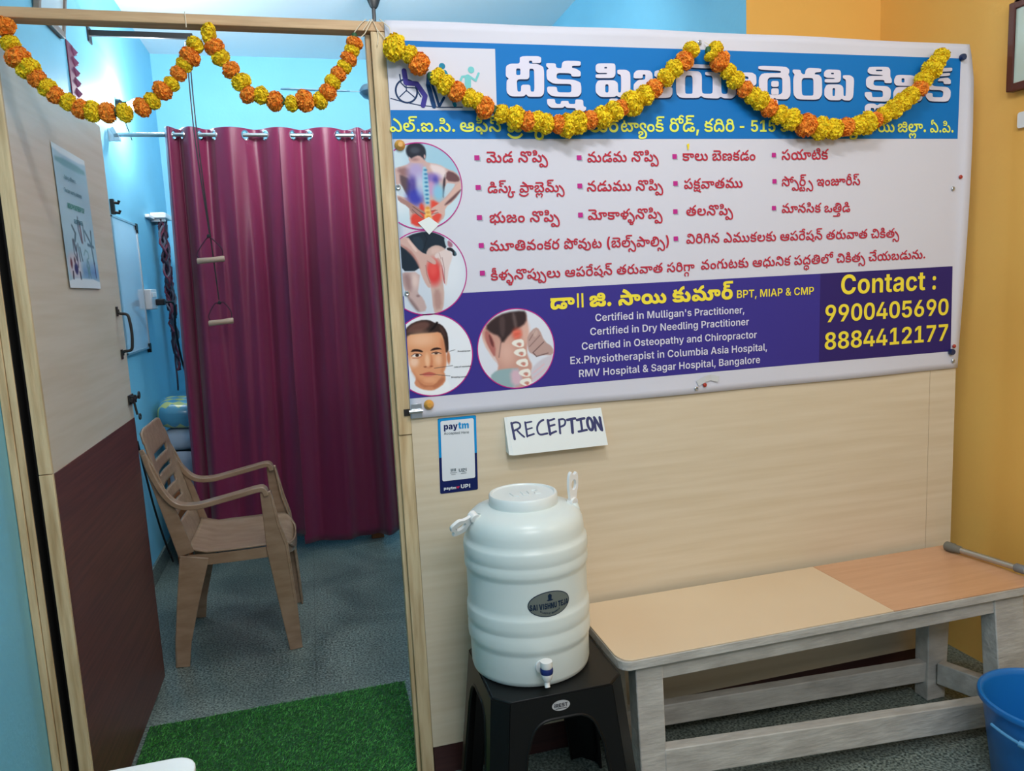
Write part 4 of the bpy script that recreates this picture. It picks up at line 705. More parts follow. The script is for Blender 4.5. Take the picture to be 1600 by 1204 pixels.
35:"279 -3 -20 0 -30 5 -24 11 -11 9 11 0 -12 -10 -28 -11 -34 -4 -21 0 -30 0 -38 10 -20 16 1 9 0 11 16 14 36 11 27 5 20 4 22 8 1 6 0 3 -6 6 -14 3 -9 0 -18 0 -16 -7 1 -6 0 -3 4 -5 3 -1 -53 -8 -4 4 -6 11 1 6 0 8 20 14 42 9 31 0 34 0 38 -10 16 -15 1 -8 0 -9 -14 -13 -32 -11 -29 -6 -22 -4 -20 -8 1 -6 0 -5 16 -7 21 0 20 0 22 8 12 11 3 7 55 0 4 -15 28 -11 19 0 20 0 18 9 1 7 0 5 -6 8 -1 3 55 6 4 -4 10 -14 1 -8 0 -11 -22 -17 -40 -10/351 93 0 -14 -44 -19 -41 0 -30 0 -42 8 -30 13 -7 6 17 21 16 -12 46 -13 29 0 12 0 14 3 8 4 1 3 0 5 -16 4 -13 0 -8 0 -14 -1 -5 -1 -5 22 8 1 22 2 15 0 20 0 34 -6 22 -14/487 93 0 -14 -42 -19 -39 0 -28 0 -40 7 -30 12 -9 6 17 23 14 -12 46 -13 29 0 16 0 14 5 1 5 0 3 -8 5 -12 2 -9 0 11 18 20 0 34 -5 22 -12/595 49 -22 0 -28 7 -16 10 -8 12 1 5 0 9 12 13 9 5 51 -1 -12 -5 -12 -11 1 -7 0 -7 16 -8 15 0 14 0 16 8 1 6 0 8 -26 7 -19 0 -203 0 1 25 169 0 28 0 36 -2 26 -4 11 -4 12 -5 14 -14 1 -11 0 -16 -40 -20",
36:"145 174 38 0 52 -16 26 -27 1 -15 0 -4 -2 -9 -1 -3 -49 11 2 1 0 2 1 1 0 7 -12 16 -28 11 -23 0 -20 0 -20 -9 1 -7 0 -5 10 -7 11 -3 -53 -8 -10 6 -10 13 1 7 0 10 20 17 40 11/17 59 0 19 34 30 60 17 45 0 42 0 62 -17 32 -29 1 -20 0 -18 -32 -28 -60 -16 -43 0 -44 0 -62 16 -32 28/77 62 0 -17 38 -22 41 0 26 0 34 10 16 17 1 11 0 11 -16 18 -34 10 -25 0 -28 0 -34 -10 -16 -18/169 215 30 0 38 -13 11 -12 -45 -6 -4 3 -8 5 -12 2 -7 0 -14 0 -16 -6 1 -5 0 -5 12 -8 11 -3 -43 -9 -12 5 -14 14 1 8 0 9 18 13 34 8",
37:"279 -3 -20 0 -30 5 -24 11 -11 9 11 0 -12 -10 -28 -11 -34 -4 -21 0 -30 0 -38 10 -20 16 1 9 0 11 16 14 36 11 27 5 20 4 22 8 1 6 0 3 -6 6 -14 3 -9 0 -18 0 -16 -7 1 -6 0 -3 4 -5 3 -1 -53 -8 -4 4 -6 11 1 6 0 8 20 14 42 9 31 0 34 0 38 -10 16 -15 1 -8 0 -9 -14 -13 -32 -11 -29 -6 -22 -4 -20 -8 1 -6 0 -5 16 -7 21 0 20 0 22 8 12 11 3 7 55 0 4 -10 14 -11 22 -5 11 0 26 0 18 14 1 11 0 12 -20 21 -36 15 -21 7 27 22 32 -8 50 -21 30 -29 1 -17 0 -16 -24 -24 -44 -13/169 -33 5 36 51 0 5 -36/251 102 -20 0 -32 7 -24 16 -7 15 59 8 8 -13 12 -10 13 0 8 0 16 6 15 8 19 12 18 11 30 13 36 6 25 0 3 -25 -16 0 -24 -5 -20 -9 -11 -8 -13 -9 -12 -7 -26 -10 -30 -6",
38:"279 -3 -20 0 -30 5 -24 11 -11 9 11 0 -12 -10 -28 -11 -34 -4 -21 0 -30 0 -38 10 -20 16 1 9 0 11 16 14 36 11 27 5 20 4 22 8 1 6 0 3 -6 6 -14 3 -9 0 -18 0 -16 -7 1 -6 0 -3 4 -5 3 -1 -53 -8 -4 4 -6 11 1 6 0 8 20 14 42 9 31 0 34 0 38 -10 16 -15 1 -8 0 -9 -14 -13 -32 -11 -29 -6 -22 -4 -20 -8 1 -6 0 -5 16 -7 21 0 20 0 22 8 12 11 3 7 55 0 4 -15 28 -11 19 0 20 0 18 9 1 7 0 5 -6 8 -1 3 51 9 8 -5 10 -15 1 -9 0 -11 -22 -17 -40 -10/351 93 0 -14 -44 -19 -41 0 -30 0 -42 8 -30 13 -7 6 17 21 16 -12 46 -13 29 0 12 0 14 3 8 4 1 3 0 5 -16 4 -13 0 -8 0 -14 -1 -5 -1 -5 22 8 1 22 2 15 0 20 0 34 -6 22 -14",
39:"259 -3 -24 0 -36 8 -36 16 -21 13 -14 9 -18 7 -11 0 -10 0 -16 -7 1 -7 0 -8 16 -8 15 0 14 0 24 10 7 11 37 -19 -10 -7 -22 -12 -30 -6 -23 0 -28 0 -36 11 -16 18 1 10 0 11 22 17 36 10 25 0 20 0 30 -6 28 -12 19 -11 16 -9 20 -9 18 -4 13 0 20 0 22 13 1 12 0 14 -28 22 -44 14 -25 3 -45 0 1 24 41 0 31 -5 42 -5 58 -19 32 -27 1 -19 0 -16 -22 -24 -46 -13/431 -3 -36 0 -52 17 -21 14 33 19 12 -7 24 -11 26 -6 17 0 22 0 22 13 1 11 0 13 -22 19 -36 16 -21 6 33 24 6 -2 16 -4 7 -3 7 -6 22 -7 32 -18 18 -22 1 -14 0 -23 -52 -29/637 49 -20 0 -30 7 -16 10 -8 12 1 5 0 9 12 13 9 5 51 -1 -12 -5 -12 -11 1 -7 0 -7 16 -8 15 0 16 0 14 8 1 6 0 8 -24 7 -21 0 -197 0 3 25 161 0 28 0 36 -2 26 -4 13 -4 10 -5 16 -14 1 -11 0 -16 -42 -20/335 137 0 -8 -12 -14 -9 -4 -14 -5 -34 -5 -27 0 -67 0 1 24 69 0 16 0 16 2 5 2 4 1 2 4 1 3 0 3 -4 4 -1 2 -6 2 -14 2 -15 0 -199 0 1 24 195 0 32 0 38 -4 13 -6 10 -4 12 -13",
40:"175 -3 -14 0 -30 3 -24 5 -16 10 1 8 0 8 24 13 33 4 11 9 42 0 48 7 24 10 1 7 0 5 -12 9 -28 6 -23 1 9 23 38 -2 50 -12 26 -18 1 -12 0 -11 -22 -19 -54 -13 -41 -2 -17 3 -20 -1 -22 -4 -8 -4 1 -3 0 -4 20 -4 13 0 14 0 18 4 1 4 0 5 -26 7 -29 0 -6 0 -4 0 -2 -1 -1 0 -38 1 -56 10 -28 18 1 11 0 9 18 15 38 9 29 0 32 0 36 -9 14 -14 1 -6 0 -15 -48 -16 -39 -4 -31 11 20 1 30 5 16 8 1 5 0 5 -12 6 -15 0 -14 0 -14 -6 1 -4 0 -3 4 -6 18 -5 36 -4 31 -1 20 0 20 -2 14 -1 7 -1 2 -1 0 -4 0 -4 3 -1 16 -3 20 -11 1 -7 0 -10 -24 -12 -38 -5/201 102 -20 0 -32 7 -24 16 -7 15 59 8 6 -13 14 -10 13 0 8 0 16 6 15 8 19 12 18 11 30 13 34 6 25 0 5 -25 -16 0 -24 -5 -20 -9 -11 -8 -15 -9 -10 -7 -26 -10 -30 -6",
41:"83 -99 -12 0 -26 2 -22 5 -14 9 1 7 0 7 22 11 27 3 13 9 22 0 32 6 22 11 10 16 1 8 0 17 -26 31 -44 26 -60 23 -31 9 33 24 34 -10 66 -27 54 -32 32 -39 1 -22 0 -11 -12 -20 -24 -17 -36 -11 -23 -1 -13 2 -18 0 -20 -4 -6 -4 1 -2 0 -3 16 -4 13 0 12 0 16 4 1 3 0 4 -22 6 -25 0 -13 -2 -38 1 -48 9 -26 15 1 11 0 7 16 13 34 8 29 0 28 0 32 -8 14 -11 1 -7 0 -8 -20 -11 -36 -8 -23 -2 -29 10 18 1 26 4 16 6 1 5 0 3 -12 5 -13 0 -8 0 -12 -2 -4 -4 1 -2 0 -2 4 -5 16 -4 32 -3 27 -1 18 0 20 -1 12 -2 5 -1 7 -8 12 -2 20 -10 1 -7 0 -8 -22 -11 -34 -4",
42:"259 -3 -24 0 -36 8 -36 16 -21 13 -14 9 -18 7 -11 0 -10 0 -16 -7 1 -7 0 -8 16 -8 15 0 14 0 24 10 7 11 37 -19 -10 -7 -22 -12 -30 -6 -23 0 -28 0 -36 11 -16 18 1 10 0 11 22 17 36 10 25 0 20 0 30 -6 28 -12 19 -11 16 -9 20 -9 18 -4 13 0 20 0 22 13 1 12 0 12 -20 19 -36 15 -50 8 -31 0 -31 0 75 23 50 -4 68 -20 36 -31 1 -20 0 -16 -22 -24 -46 -13/431 -3 -36 0 -52 17 -21 14 33 19 12 -7 24 -11 26 -6 17 0 22 0 22 13 1 11 0 13 -22 19 -36 16 -21 6 33 24 6 -2 16 -4 7 -3 7 -6 22 -7 32 -18 18 -22 1 -14 0 -23 -52 -29/637 49 -20 0 -30 7 -16 10 -8 12 1 5 0 9 12 13 9 5 51 -1 -12 -5 -12 -11 1 -7 0 -7 16 -8 15 0 16 0 14 8 1 6 0 8 -24 7 -21 0 -197 0 3 25 161 0 28 0 36 -2 26 -4 13 -4 10 -5 16 -14 1 -11 0 -16 -42 -20/133 102 -20 0 -34 7 -24 16 -5 15 59 8 6 -13 14 -10 11 0 8 0 16 6 15 8 21 12 16 11 32 13 34 6 25 0 5 -25 -18 0 -24 -5 -20 -9 -11 -8 -13 -9 -12 -7 -24 -10 -30 -6",
43:"253 -3 -22 0 -36 7 -38 15 -21 13 -10 7 -14 7 -10 2 -5 0 -10 0 -12 -7 1 -5 0 -7 12 -15 13 -8 -59 -9 -10 9 -12 19 1 11 0 11 20 17 36 10 23 0 22 0 32 -6 28 -13 15 -9 14 -9 22 -9 20 -5 13 0 18 0 22 13 1 12 0 12 -20 20 -38 15 -19 5 33 25 30 -7 48 -22 28 -29 1 -17 0 -16 -24 -24 -46 -13/119 107 -18 0 -34 3 -15 2 15 20 10 -2 24 -3 15 0 16 0 24 3 14 10 1 8 1 2 0 11 -28 14 -19 0 -12 0 -14 -5 1 -5 0 -3 8 -4 12 -2 7 0 18 0 26 10 11 8 21 -16 -10 -5 -20 -9 -28 -6 -19 0 -22 0 -30 6 -18 12 1 8 0 13 38 16 39 0 28 0 42 -11 22 -21 1 -12 0 -22 -50 -20",
44:"279 -3 -20 0 -32 5 -22 11 -11 9 11 0 -12 -10 -28 -11 -34 -4 -21 0 -30 0 -38 10 -20 16 1 9 0 11 16 14 36 11 27 5 20 4 22 8 1 6 0 3 -6 6 -14 3 -9 0 -18 0 -16 -7 1 -6 0 -3 4 -5 3 -1 -53 -8 -4 4 -6 11 1 6 0 8 20 14 42 9 31 0 34 0 38 -10 16 -15 1 -8 0 -9 -14 -13 -32 -11 -29 -6 -22 -4 -20 -8 1 -6 0 -5 16 -7 21 0 20 0 22 8 12 11 3 7 55 0 4 -10 14 -11 22 -5 13 0 20 0 16 10 1 6 0 9 -22 12 -13 5 35 23 18 -5 26 -15 18 -18 1 -10 0 -13 -22 -19 -40 -11",
45:"207 -3 -64 0 -86 17 -40 29 1 19 0 14 26 22 46 12 29 0 26 0 34 -9 18 -16 1 -10 0 -16 -44 -18 -37 0 -16 0 -26 4 -22 7 -7 3 11 19 10 -4 26 -8 17 0 20 0 18 7 1 7 0 5 -12 7 -13 0 -12 0 -22 -6 -12 -12 1 -8 1 -2 0 -8 16 -14 34 -10 52 -5 37 0 40 0 56 6 36 10 14 14 1 9 1 5 0 9 -24 12 -21 0 -10 0 -20 -6 1 -7 0 -7 16 -6 15 0 14 0 16 5 12 9 3 6 23 -20 -10 -6 -20 -10 -26 -5 -19 0 -20 0 -32 7 -20 15 1 12 0 9 18 16 36 10 29 0 18 0 28 -5 11 -6 19 -3 12 -6 12 -18 1 -11 0 -15 -22 -24 -48 -16 -74 -9/215 176 40 0 66 -11 50 -20 28 -29 1 -18 0 -5 -4 -10 -1 -4 -49 12 2 2 0 5 1 2 0 14 -34 24 -64 15 -43 0 -20 0 -18 -6 1 -5 0 -6 12 -5 13 0 12 0 14 5 1 6 0 7 -14 10 -5 3 49 5 8 -7 10 -12 1 -8 0 -14 -38 -16 -33 0 -22 0 -32 8 -18 14 1 10 0 9 20 16 44 9",
46:"-79 -14 34 0 38 -19 1 -15 0 -10 -14 -14 -11 -4 -10 -4 -28 -5 -36 -1 -27 0 -195 0 1 24 237 0 22 0 24 7 1 8 0 5 -14 7 -13 0 -14 0 -16 -8 1 -6 0 -6 12 -11 13 -5 -47 0 -8 5 -12 12 1 8 0 7 14 15 32 10",
47:"55 -3 -36 0 -52 17 -21 14 33 19 12 -7 24 -11 28 -6 17 0 20 0 22 13 1 11 0 13 -22 19 -36 16 -19 6 31 24 8 -2 14 -4 7 -3 7 -6 22 -7 32 -18 20 -22 1 -14 0 -23 -54 -29/261 49 -20 0 -28 7 -18 10 -6 12 1 5 0 9 12 13 7 5 51 -1 -12 -5 -12 -11 1 -7 0 -7 16 -8 15 0 16 0 14 8 1 6 0 8 -24 7 -21 0 -197 0 3 25 163 0 26 0 36 -2 26 -4 13 -4 12 -5 14 -14 1 -11 0 -16 -42 -20",
48:"259 -3 -24 0 -36 8 -36 16 -21 13 -14 9 -18 7 -11 0 -10 0 -16 -7 1 -7 0 -8 16 -8 15 0 14 0 24 10 7 11 37 -19 -10 -7 -22 -12 -30 -6 -23 0 -28 0 -36 11 -16 18 1 10 0 11 22 17 36 10 25 0 20 0 30 -6 28 -12 19 -11 16 -9 20 -9 18 -4 13 0 20 0 22 13 1 12 0 12 -20 19 -36 15 -50 8 -31 0 -31 0 75 23 50 -4 68 -20 36 -31 1 -20 0 -16 -22 -24 -46 -13/133 102 -20 0 -34 7 -24 16 -5 15 59 8 6 -13 14 -10 11 0 8 0 16 6 15 8 21 12 16 11 32 13 34 6 25 0 5 -25 -18 0 -24 -5 -20 -9 -11 -8 -13 -9 -12 -7 -24 -10 -30 -6",
49:"17 59 0 19 34 30 60 17 45 0 42 0 62 -17 32 -29 1 -20 0 -18 -32 -28 -60 -16 -43 0 -44 0 -62 16 -32 28/77 62 0 -17 38 -22 41 0 26 0 34 10 16 17 1 11 0 11 -16 18 -34 10 -25 0 -28 0 -34 -10 -16 -18/135 102 -20 0 -32 7 -24 16 -7 15 59 8 6 -13 14 -10 13 0 8 0 16 6 15 8 19 12 18 11 30 13 34 6 27 0 3 -25 -16 0 -24 -5 -20 -9 -11 -8 -13 -9 -12 -7 -26 -10 -30 -6",
50:"455 63 -22 0 -28 6 -16 10 -8 12 1 5 0 9 12 13 7 5 51 0 -10 -6 -14 -10 1 -8 0 -6 18 -9 15 0 16 0 12 8 1 6 0 9 -24 7 -21 0 -181 0 -20 0 -20 -10 -3 -10 -51 0 -4 9 -22 11 -17 0 -3 0 -12 0 -18 -7 1 -7 0 -3 4 -6 3 -2 -49 -7 -4 4 -6 12 1 6 0 9 20 16 36 9 27 0 3 0 20 0 30 -5 22 -10 5 -8 -3 1 6 6 18 11 32 5 27 0 147 0 34 0 42 -4 17 -6 12 -4 14 -14 1 -11 0 -16 -40 -20/471 176 30 0 38 -13 11 -12 -45 -5 -4 3 -8 4 -12 3 -7 0 -14 0 -16 -6 1 -6 0 -4 12 -8 11 -4 -43 -9 -12 5 -14 14 1 9 0 8 18 13 34 8/259 -3 -24 0 -36 8 -36 16 -21 13 -14 9 -18 7 -11 0 -10 0 -16 -7 1 -7 0 -8 16 -8 15 0 14 0 24 10 7 11 37 -19 -10 -7 -22 -12 -30 -6 -23 0 -28 0 -36 11 -16 18 1 10 0 11 22 17 36 10 25 0 20 0 30 -6 28 -12 19 -11 16 -9 20 -9 20 -4 13 0 18 0 22 13 1 13 0 20 -34 36 -25 15 -9 8 -14 7 -38 13 -40 11 -19 4 29 26 42 -9 80 -28 33 -19 7 -9 24 -16 28 -37 1 -21 0 -16 -22 -24 -46 -13",
51:"259 -2 -8 0 -14 0 -5 1 -16 2 -28 9 -28 14 -17 10 -14 9 -18 7 -11 0 -10 0 -16 -7 1 -7 0 -8 16 -8 15 0 14 0 24 10 7 11 37 -19 -10 -7 -22 -12 -30 -6 -23 0 -28 0 -36 11 -16 18 1 10 0 11 22 17 36 10 25 0 20 0 30 -6 28 -12 19 -11 16 -9 20 -9 18 -4 13 0 20 0 22 13 1 12 0 12 -20 19 -36 15 -50 8 -31 0 -31 0 75 23 50 -4 68 -20 36 -31 1 -20 0 -24 -50 -28/369 -39 -32 0 -58 10 -56 22 -31 17 65 6 16 -9 28 -13 38 -6 27 0 24 0 38 9 24 20 1 16 0 17 -24 25 -40 19 -23 6 33 25 32 -8 52 -27 32 -35 1 -21 0 -23 -34 -32 -64 -18/133 102 -20 0 -34 7 -24 16 -5 15 59 8 6 -13 14 -10 11 0 8 0 16 6 15 8 21 12 16 11 32 13 34 6 25 0 5 -25 -18 0 -24 -5 -20 -9 -11 -8 -13 -9 -12 -7 -24 -10 -30 -6",
52:"289 -3 -18 0 -30 5 -24 11 -11 9 11 0 -12 -10 -28 -11 -34 -4 -19 0 -28 0 -38 10 -24 17 -12 22 1 12 0 17 18 25 32 17 40 8 23 0 26 0 34 -9 18 -16 1 -10 0 -11 -18 -16 -38 -8 -29 0 -16 0 -30 5 -24 8 -5 3 17 21 6 -3 16 -8 22 -5 15 0 16 0 20 7 1 7 0 5 -14 8 -11 0 -14 0 -26 -9 -16 -18 1 -15 1 -3 0 -11 12 -15 22 -9 19 0 20 0 24 8 10 11 3 7 55 0 4 -10 14 -11 20 -5 13 0 24 0 20 14 1 11 0 13 -22 19 -36 15 -19 5 31 25 30 -7 48 -22 30 -29 1 -17 0 -16 -24 -24 -46 -13/157 157 -3 -37 -49 0 -3 37",
53:"41 74 0 20 16 44 30 40 19 15 69 0 -18 -19 -26 -41 -12 -41 1 -18 0 -16 10 -32 26 -37 21 -23 -67 0 -32 26 -32 55",
54:"187 -3 -54 0 -76 18 -40 33 1 20 0 18 28 25 46 14 31 0 28 0 34 -10 16 -15 1 -10 0 -11 -18 -16 -38 -8 -25 0 -20 0 -30 5 -20 8 -7 3 13 21 4 -3 16 -8 22 -5 15 0 18 0 18 7 1 7 0 5 -12 8 -11 0 -20 0 -26 -17 1 -12 1 -8 0 -8 12 -15 26 -12 46 -8 33 0 52 0 58 19 1 20 0 15 -32 22 -25 8 39 18 11 0 22 -8 30 -18 16 -23 1 -14 0 -19 -34 -29 -76 -17/185 133 0 8 14 13 17 5 1 -5 -16 6 -18 15 1 8 0 8 10 11 13 4 8 3 20 3 30 2 25 0 147 0 1 -24 -151 0 -14 0 -14 -1 -5 -1 -4 -1 -6 -4 1 -3 0 -3 4 -4 7 -2 4 -1 14 -1 15 0 71 0 1 -24 -69 0 -14 0 -12 -1 -3 -1 -8 -3 1 -5 0 -3 4 -3 3 -2 4 -1 12 -1 11 0 15 0 5 -24 -21 0 -24 0 -38 7 -20 14",
55:"185 -3 -56 0 -74 17 -38 30 1 19 0 17 28 24 48 13 29 0 28 0 34 -10 16 -16 1 -9 0 -11 -18 -16 -38 -9 -25 0 -20 0 -30 6 -22 8 -5 3 13 21 4 -4 16 -7 22 -5 15 0 18 0 18 7 1 7 0 5 -12 8 -11 0 -20 0 -26 -17 1 -12 1 -7 0 -9 22 -16 50 -11 45 0 24 0 42 6 34 12 18 22 1 16 0 16 -16 26 -34 22 -27 7 -4 2 -10 0 -5 1 -4 0 -10 1 -9 0 -16 0 -16 -6 1 -5 0 -6 12 -5 13 0 10 0 16 6 1 6 0 6 -14 10 -7 3 49 5 8 -6 10 -12 1 -8 0 -15 -38 -17 -33 0 -24 0 -30 9 -16 15 1 9 0 10 20 15 38 9 31 0 32 0 56 -10 42 -18 28 -25 16 -29 1 -15 0 -21 -24 -31 -44 -21 -68 -10",
56:"25 -34 20 23 24 37 12 32 1 16 0 18 -14 41 -24 41 -17 19 69 0 18 -15 28 -40 16 -44 1 -20 0 -28 -32 -55 -29 -25",
57:"259 -3 -24 0 -36 8 -36 16 -21 13 -14 9 -18 7 -11 0 -10 0 -16 -7 1 -7 0 -8 16 -8 15 0 14 0 24 10 7 11 37 -19 -10 -7 -22 -12 -30 -6 -23 0 -28 0 -36 11 -16 18 1 10 0 11 22 17 36 10 25 0 20 0 30 -6 28 -12 19 -11 16 -9 20 -9 20 -4 13 0 16 0 18 8 10 15 1 11 0 16 -20 32 -36 26 -52 19 -29 3 -6 1 -16 0 -3 0 -16 0 -16 -6 1 -5 0 -6 12 -5 11 0 12 0 16 6 1 6 0 6 -14 10 -7 3 53 3 6 -4 10 -12 1 -7 0 -16 -38 -17 -35 0 -22 0 -32 9 -16 14 1 10 0 10 20 16 40 8 31 0 46 0 80 -19 56 -34 30 -42 1 -24 0 -19 -22 -27 -46 -15",
58:"145 174 38 0 52 -16 26 -27 1 -15 0 -4 -2 -9 -1 -3 -49 11 2 1 0 2 1 1 0 7 -12 16 -28 11 -23 0 -20 0 -20 -9 1 -7 0 -5 10 -7 11 -3 -53 -8 -10 6 -10 13 1 7 0 10 20 17 40 11/17 59 0 19 34 30 60 17 45 0 42 0 62 -17 32 -29 1 -20 0 -18 -32 -28 -60 -16 -43 0 -44 0 -62 16 -32 28/77 62 0 -17 38 -22 41 0 26 0 34 10 16 17 1 11 0 11 -16 18 -34 10 -25 0 -28 0 -34 -10 -16 -18",
59:"143 174 40 0 50 -17 26 -26 1 -16 0 -4 -2 -9 -1 -3 -49 11 2 1 0 3 1 1 0 7 -12 16 -26 11 -25 0 -20 0 -18 -9 1 -7 0 -5 10 -8 9 -3 -53 -7 -10 5 -8 13 1 8 0 10 18 17 42 11/153 125 42 0 58 -15 32 -27 1 -20 0 -15 -12 -24 -16 -18 -9 -8 -55 12 8 6 16 14 12 18 1 12 0 10 -14 19 -34 11 -27 0 -22 0 -32 -10 -18 -18 1 -12 0 -15 20 -25 17 -10 -57 -12 -16 13 -20 32 1 18 0 17 30 29 60 18",
60:"259 -3 -24 0 -36 8 -36 16 -21 13 -14 9 -18 7 -11 0 -10 0 -16 -7 1 -7 0 -8 16 -8 15 0 14 0 24 10 7 11 37 -19 -10 -7 -22 -12 -30 -6 -23 0 -28 0 -36 11 -16 18 1 10 0 11 22 17 36 10 25 0 20 0 30 -6 28 -12 19 -11 16 -9 20 -9 20 -4 13 0 18 0 22 13 1 13 0 15 -20 29 -36 25 -44 21 -54 17 -27 6 29 27 30 -7 62 -20 54 -26 42 -31 24 -35 1 -19 0 -17 -22 -24 -46 -13",
61:"229 -3 -58 0 -80 11 -50 19 -24 26 1 15 0 18 28 25 46 14 31 0 24 0 34 -9 18 -16 1 -10 0 -11 -20 -16 -36 -8 -27 0 -26 0 -38 11 -9 5 13 21 4 -3 16 -8 22 -5 15 0 16 0 20 7 1 7 0 5 -12 8 -11 0 -20 0 -26 -17 1 -13 1 -7 0 -8 16 -15 34 -13 60 -7 47 0 34 0 54 5 32 8 1 7 0 5 -12 7 -18 5 -9 1 -30 3 -38 17 1 13 0 9 20 14 38 8 27 0 30 0 40 -10 18 -16 1 -10 0 -11 -20 -18 -17 -5 -12 -4 -26 -5 -30 -2 -21 0 -103 0 1 23 145 0 10 2 16 6 8 7 1 6 0 6 -14 9 -19 0 -14 0 -16 -7 1 -5 0 -5 12 -7 24 -6 19 -2 16 -3 26 -8 14 -11 1 -8 0 -9 -16 -16 -40 -12 -70 -7",
62:"17 59 0 19 34 30 60 17 45 0 42 0 62 -17 32 -29 1 -20 0 -18 -32 -28 -60 -16 -43 0 -44 0 -62 16 -32 28/77 62 0 -17 38 -22 41 0 26 0 34 10 16 17 1 11 0 11 -16 18 -34 10 -25 0 -28 0 -34 -10 -16 -18/275 137 0 -8 -14 -14 -9 -4 -12 -5 -34 -5 -27 0 -31 0 1 24 33 0 16 0 14 2 5 2 4 1 4 4 1 3 0 3 -4 4 -3 2 -4 2 -14 2 -17 0 -141 0 1 24 139 0 32 0 36 -5 15 -5 10 -4 12 -13/217 212 32 0 38 -13 9 -12 -45 -6 -2 3 -8 5 -12 3 -9 0 -12 0 -16 -7 1 -5 0 -4 10 -8 13 -4 -45 -9 -10 5 -14 14 1 8 0 9 16 13 36 8",
63:"259 -3 -24 0 -36 8 -36 16 -21 13 -14 9 -18 7 -11 0 -10 0 -16 -7 1 -7 0 -8 16 -8 15 0 14 0 24 10 7 11 37 -19 -10 -7 -22 -12 -30 -6 -23 0 -28 0 -36 11 -16 18 1 10 0 11 22 17 36 10 25 0 20 0 30 -6 28 -12 19 -11 16 -9 20 -9 20 -4 13 0 18 0 22 13 1 12 0 12 -22 20 -36 15 -21 5 33 25 30 -7 48 -22 28 -29 1 -17 0 -16 -22 -24 -46 -13/337 -33 -26 0 -32 8 -14 15 1 8 0 3 2 7 3 3 59 0 -4 -2 -2 -4 1 -2 0 -4 6 -5 8 -3 9 0 8 0 14 3 9 4 29 -20 -14 -6 -30 -5/109 102 -20 0 -32 7 -24 16 -7 15 59 8 6 -13 14 -10 13 0 8 0 16 6 15 8 19 12 18 11 30 13 34 6 25 0 5 -25 -16 0 -24 -5 -20 -9 -11 -8 -15 -9 -10 -7 -26 -10 -30 -6",
64:"253 -3 -22 0 -36 7 -38 15 -21 13 -10 7 -14 7 -10 2 -5 0 -10 0 -12 -7 1 -5 0 -7 12 -15 13 -8 -59 -9 -10 9 -12 19 1 11 0 11 20 17 36 10 23 0 22 0 32 -6 28 -13 15 -9 14 -9 22 -9 20 -5 13 0 18 0 22 13 1 12 0 12 -18 19 -34 14 -46 8 -29 1 21 23 33 0 40 -5 62 -21 34 -29 1 -20 0 -16 -24 -24 -46 -13/97 133 0 8 14 13 17 5 1 -5 -16 6 -18 15 1 8 0 8 12 11 11 4 8 3 20 3 30 2 27 0 145 0 1 -24 -151 0 -14 0 -14 -1 -5 -1 -4 -1 -6 -4 1 -3 0 -3 4 -4 7 -2 4 -1 14 -1 17 0 69 0 1 -24 -69 0 -14 0 -12 -1 -3 -1 -8 -3 1 -5 0 -3 4 -3 3 -2 4 -1 12 -1 11 0 17 0 15 -24 -33 0 -24 0 -38 7 -20 14",
65:"289 -3 -20 0 -30 5 -24 11 -11 9 11 0 -12 -10 -28 -11 -32 -4 -17 0 -26 0 -38 9 -22 17 1 11 0 8 18 18 23 5 -3 -5 -59 0 1 25 131 0 1 -23 -26 -2 -22 -12 1 -8 0 -8 20 -9 17 0 22 0 26 15 3 11 55 0 2 -10 16 -11 22 -5 13 0 14 0 20 6 12 15 1 12 0 17 -20 31 -34 26 -50 19 -31 4 -6 1 -18 0 -5 0 -14 0 -18 -6 1 -5 0 -6 14 -5 11 0 12 0 16 6 1 6 0 6 -14 10 -7 3 53 3 6 -4 8 -12 1 -7 0 -16 -36 -17 -33 0 -24 0 -32 9 -18 14 1 10 0 10 22 16 40 8 31 0 46 0 78 -19 58 -34 30 -43 1 -24 0 -20 -24 -27 -46 -13",
66:"145 -3 -36 0 -54 7 -36 17 -9 14 57 8 6 -7 18 -9 30 -4 27 0 24 0 28 3 12 6 1 4 0 4 -8 6 -18 3 -15 1 -37 1 -32 1 -46 5 -13 6 -10 4 -10 13 1 8 0 10 26 17 54 10 41 0 32 0 48 -5 36 -15 13 -15 -57 -7 -6 6 -16 8 -28 4 -21 0 -22 0 -26 -4 -8 -5 1 -4 0 -5 18 -6 29 -1 49 -1 28 -1 36 -6 13 -4 12 -5 10 -14 1 -8 0 -14 -30 -18 -56 -8/129 107 -20 0 -34 3 -15 2 17 20 10 -2 22 -3 15 0 16 0 24 3 14 10 1 8 1 2 0 11 -26 14 -19 0 -12 0 -14 -5 1 -5 0 -3 6 -4 12 -2 7 0 20 0 26 10 11 8 19 -16 -8 -5 -20 -9 -28 -6 -21 0 -20 0 -32 6 -16 12 1 8 0 13 38 16 37 0 30 0 42 -11 20 -21 1 -12 0 -22 -50 -20",
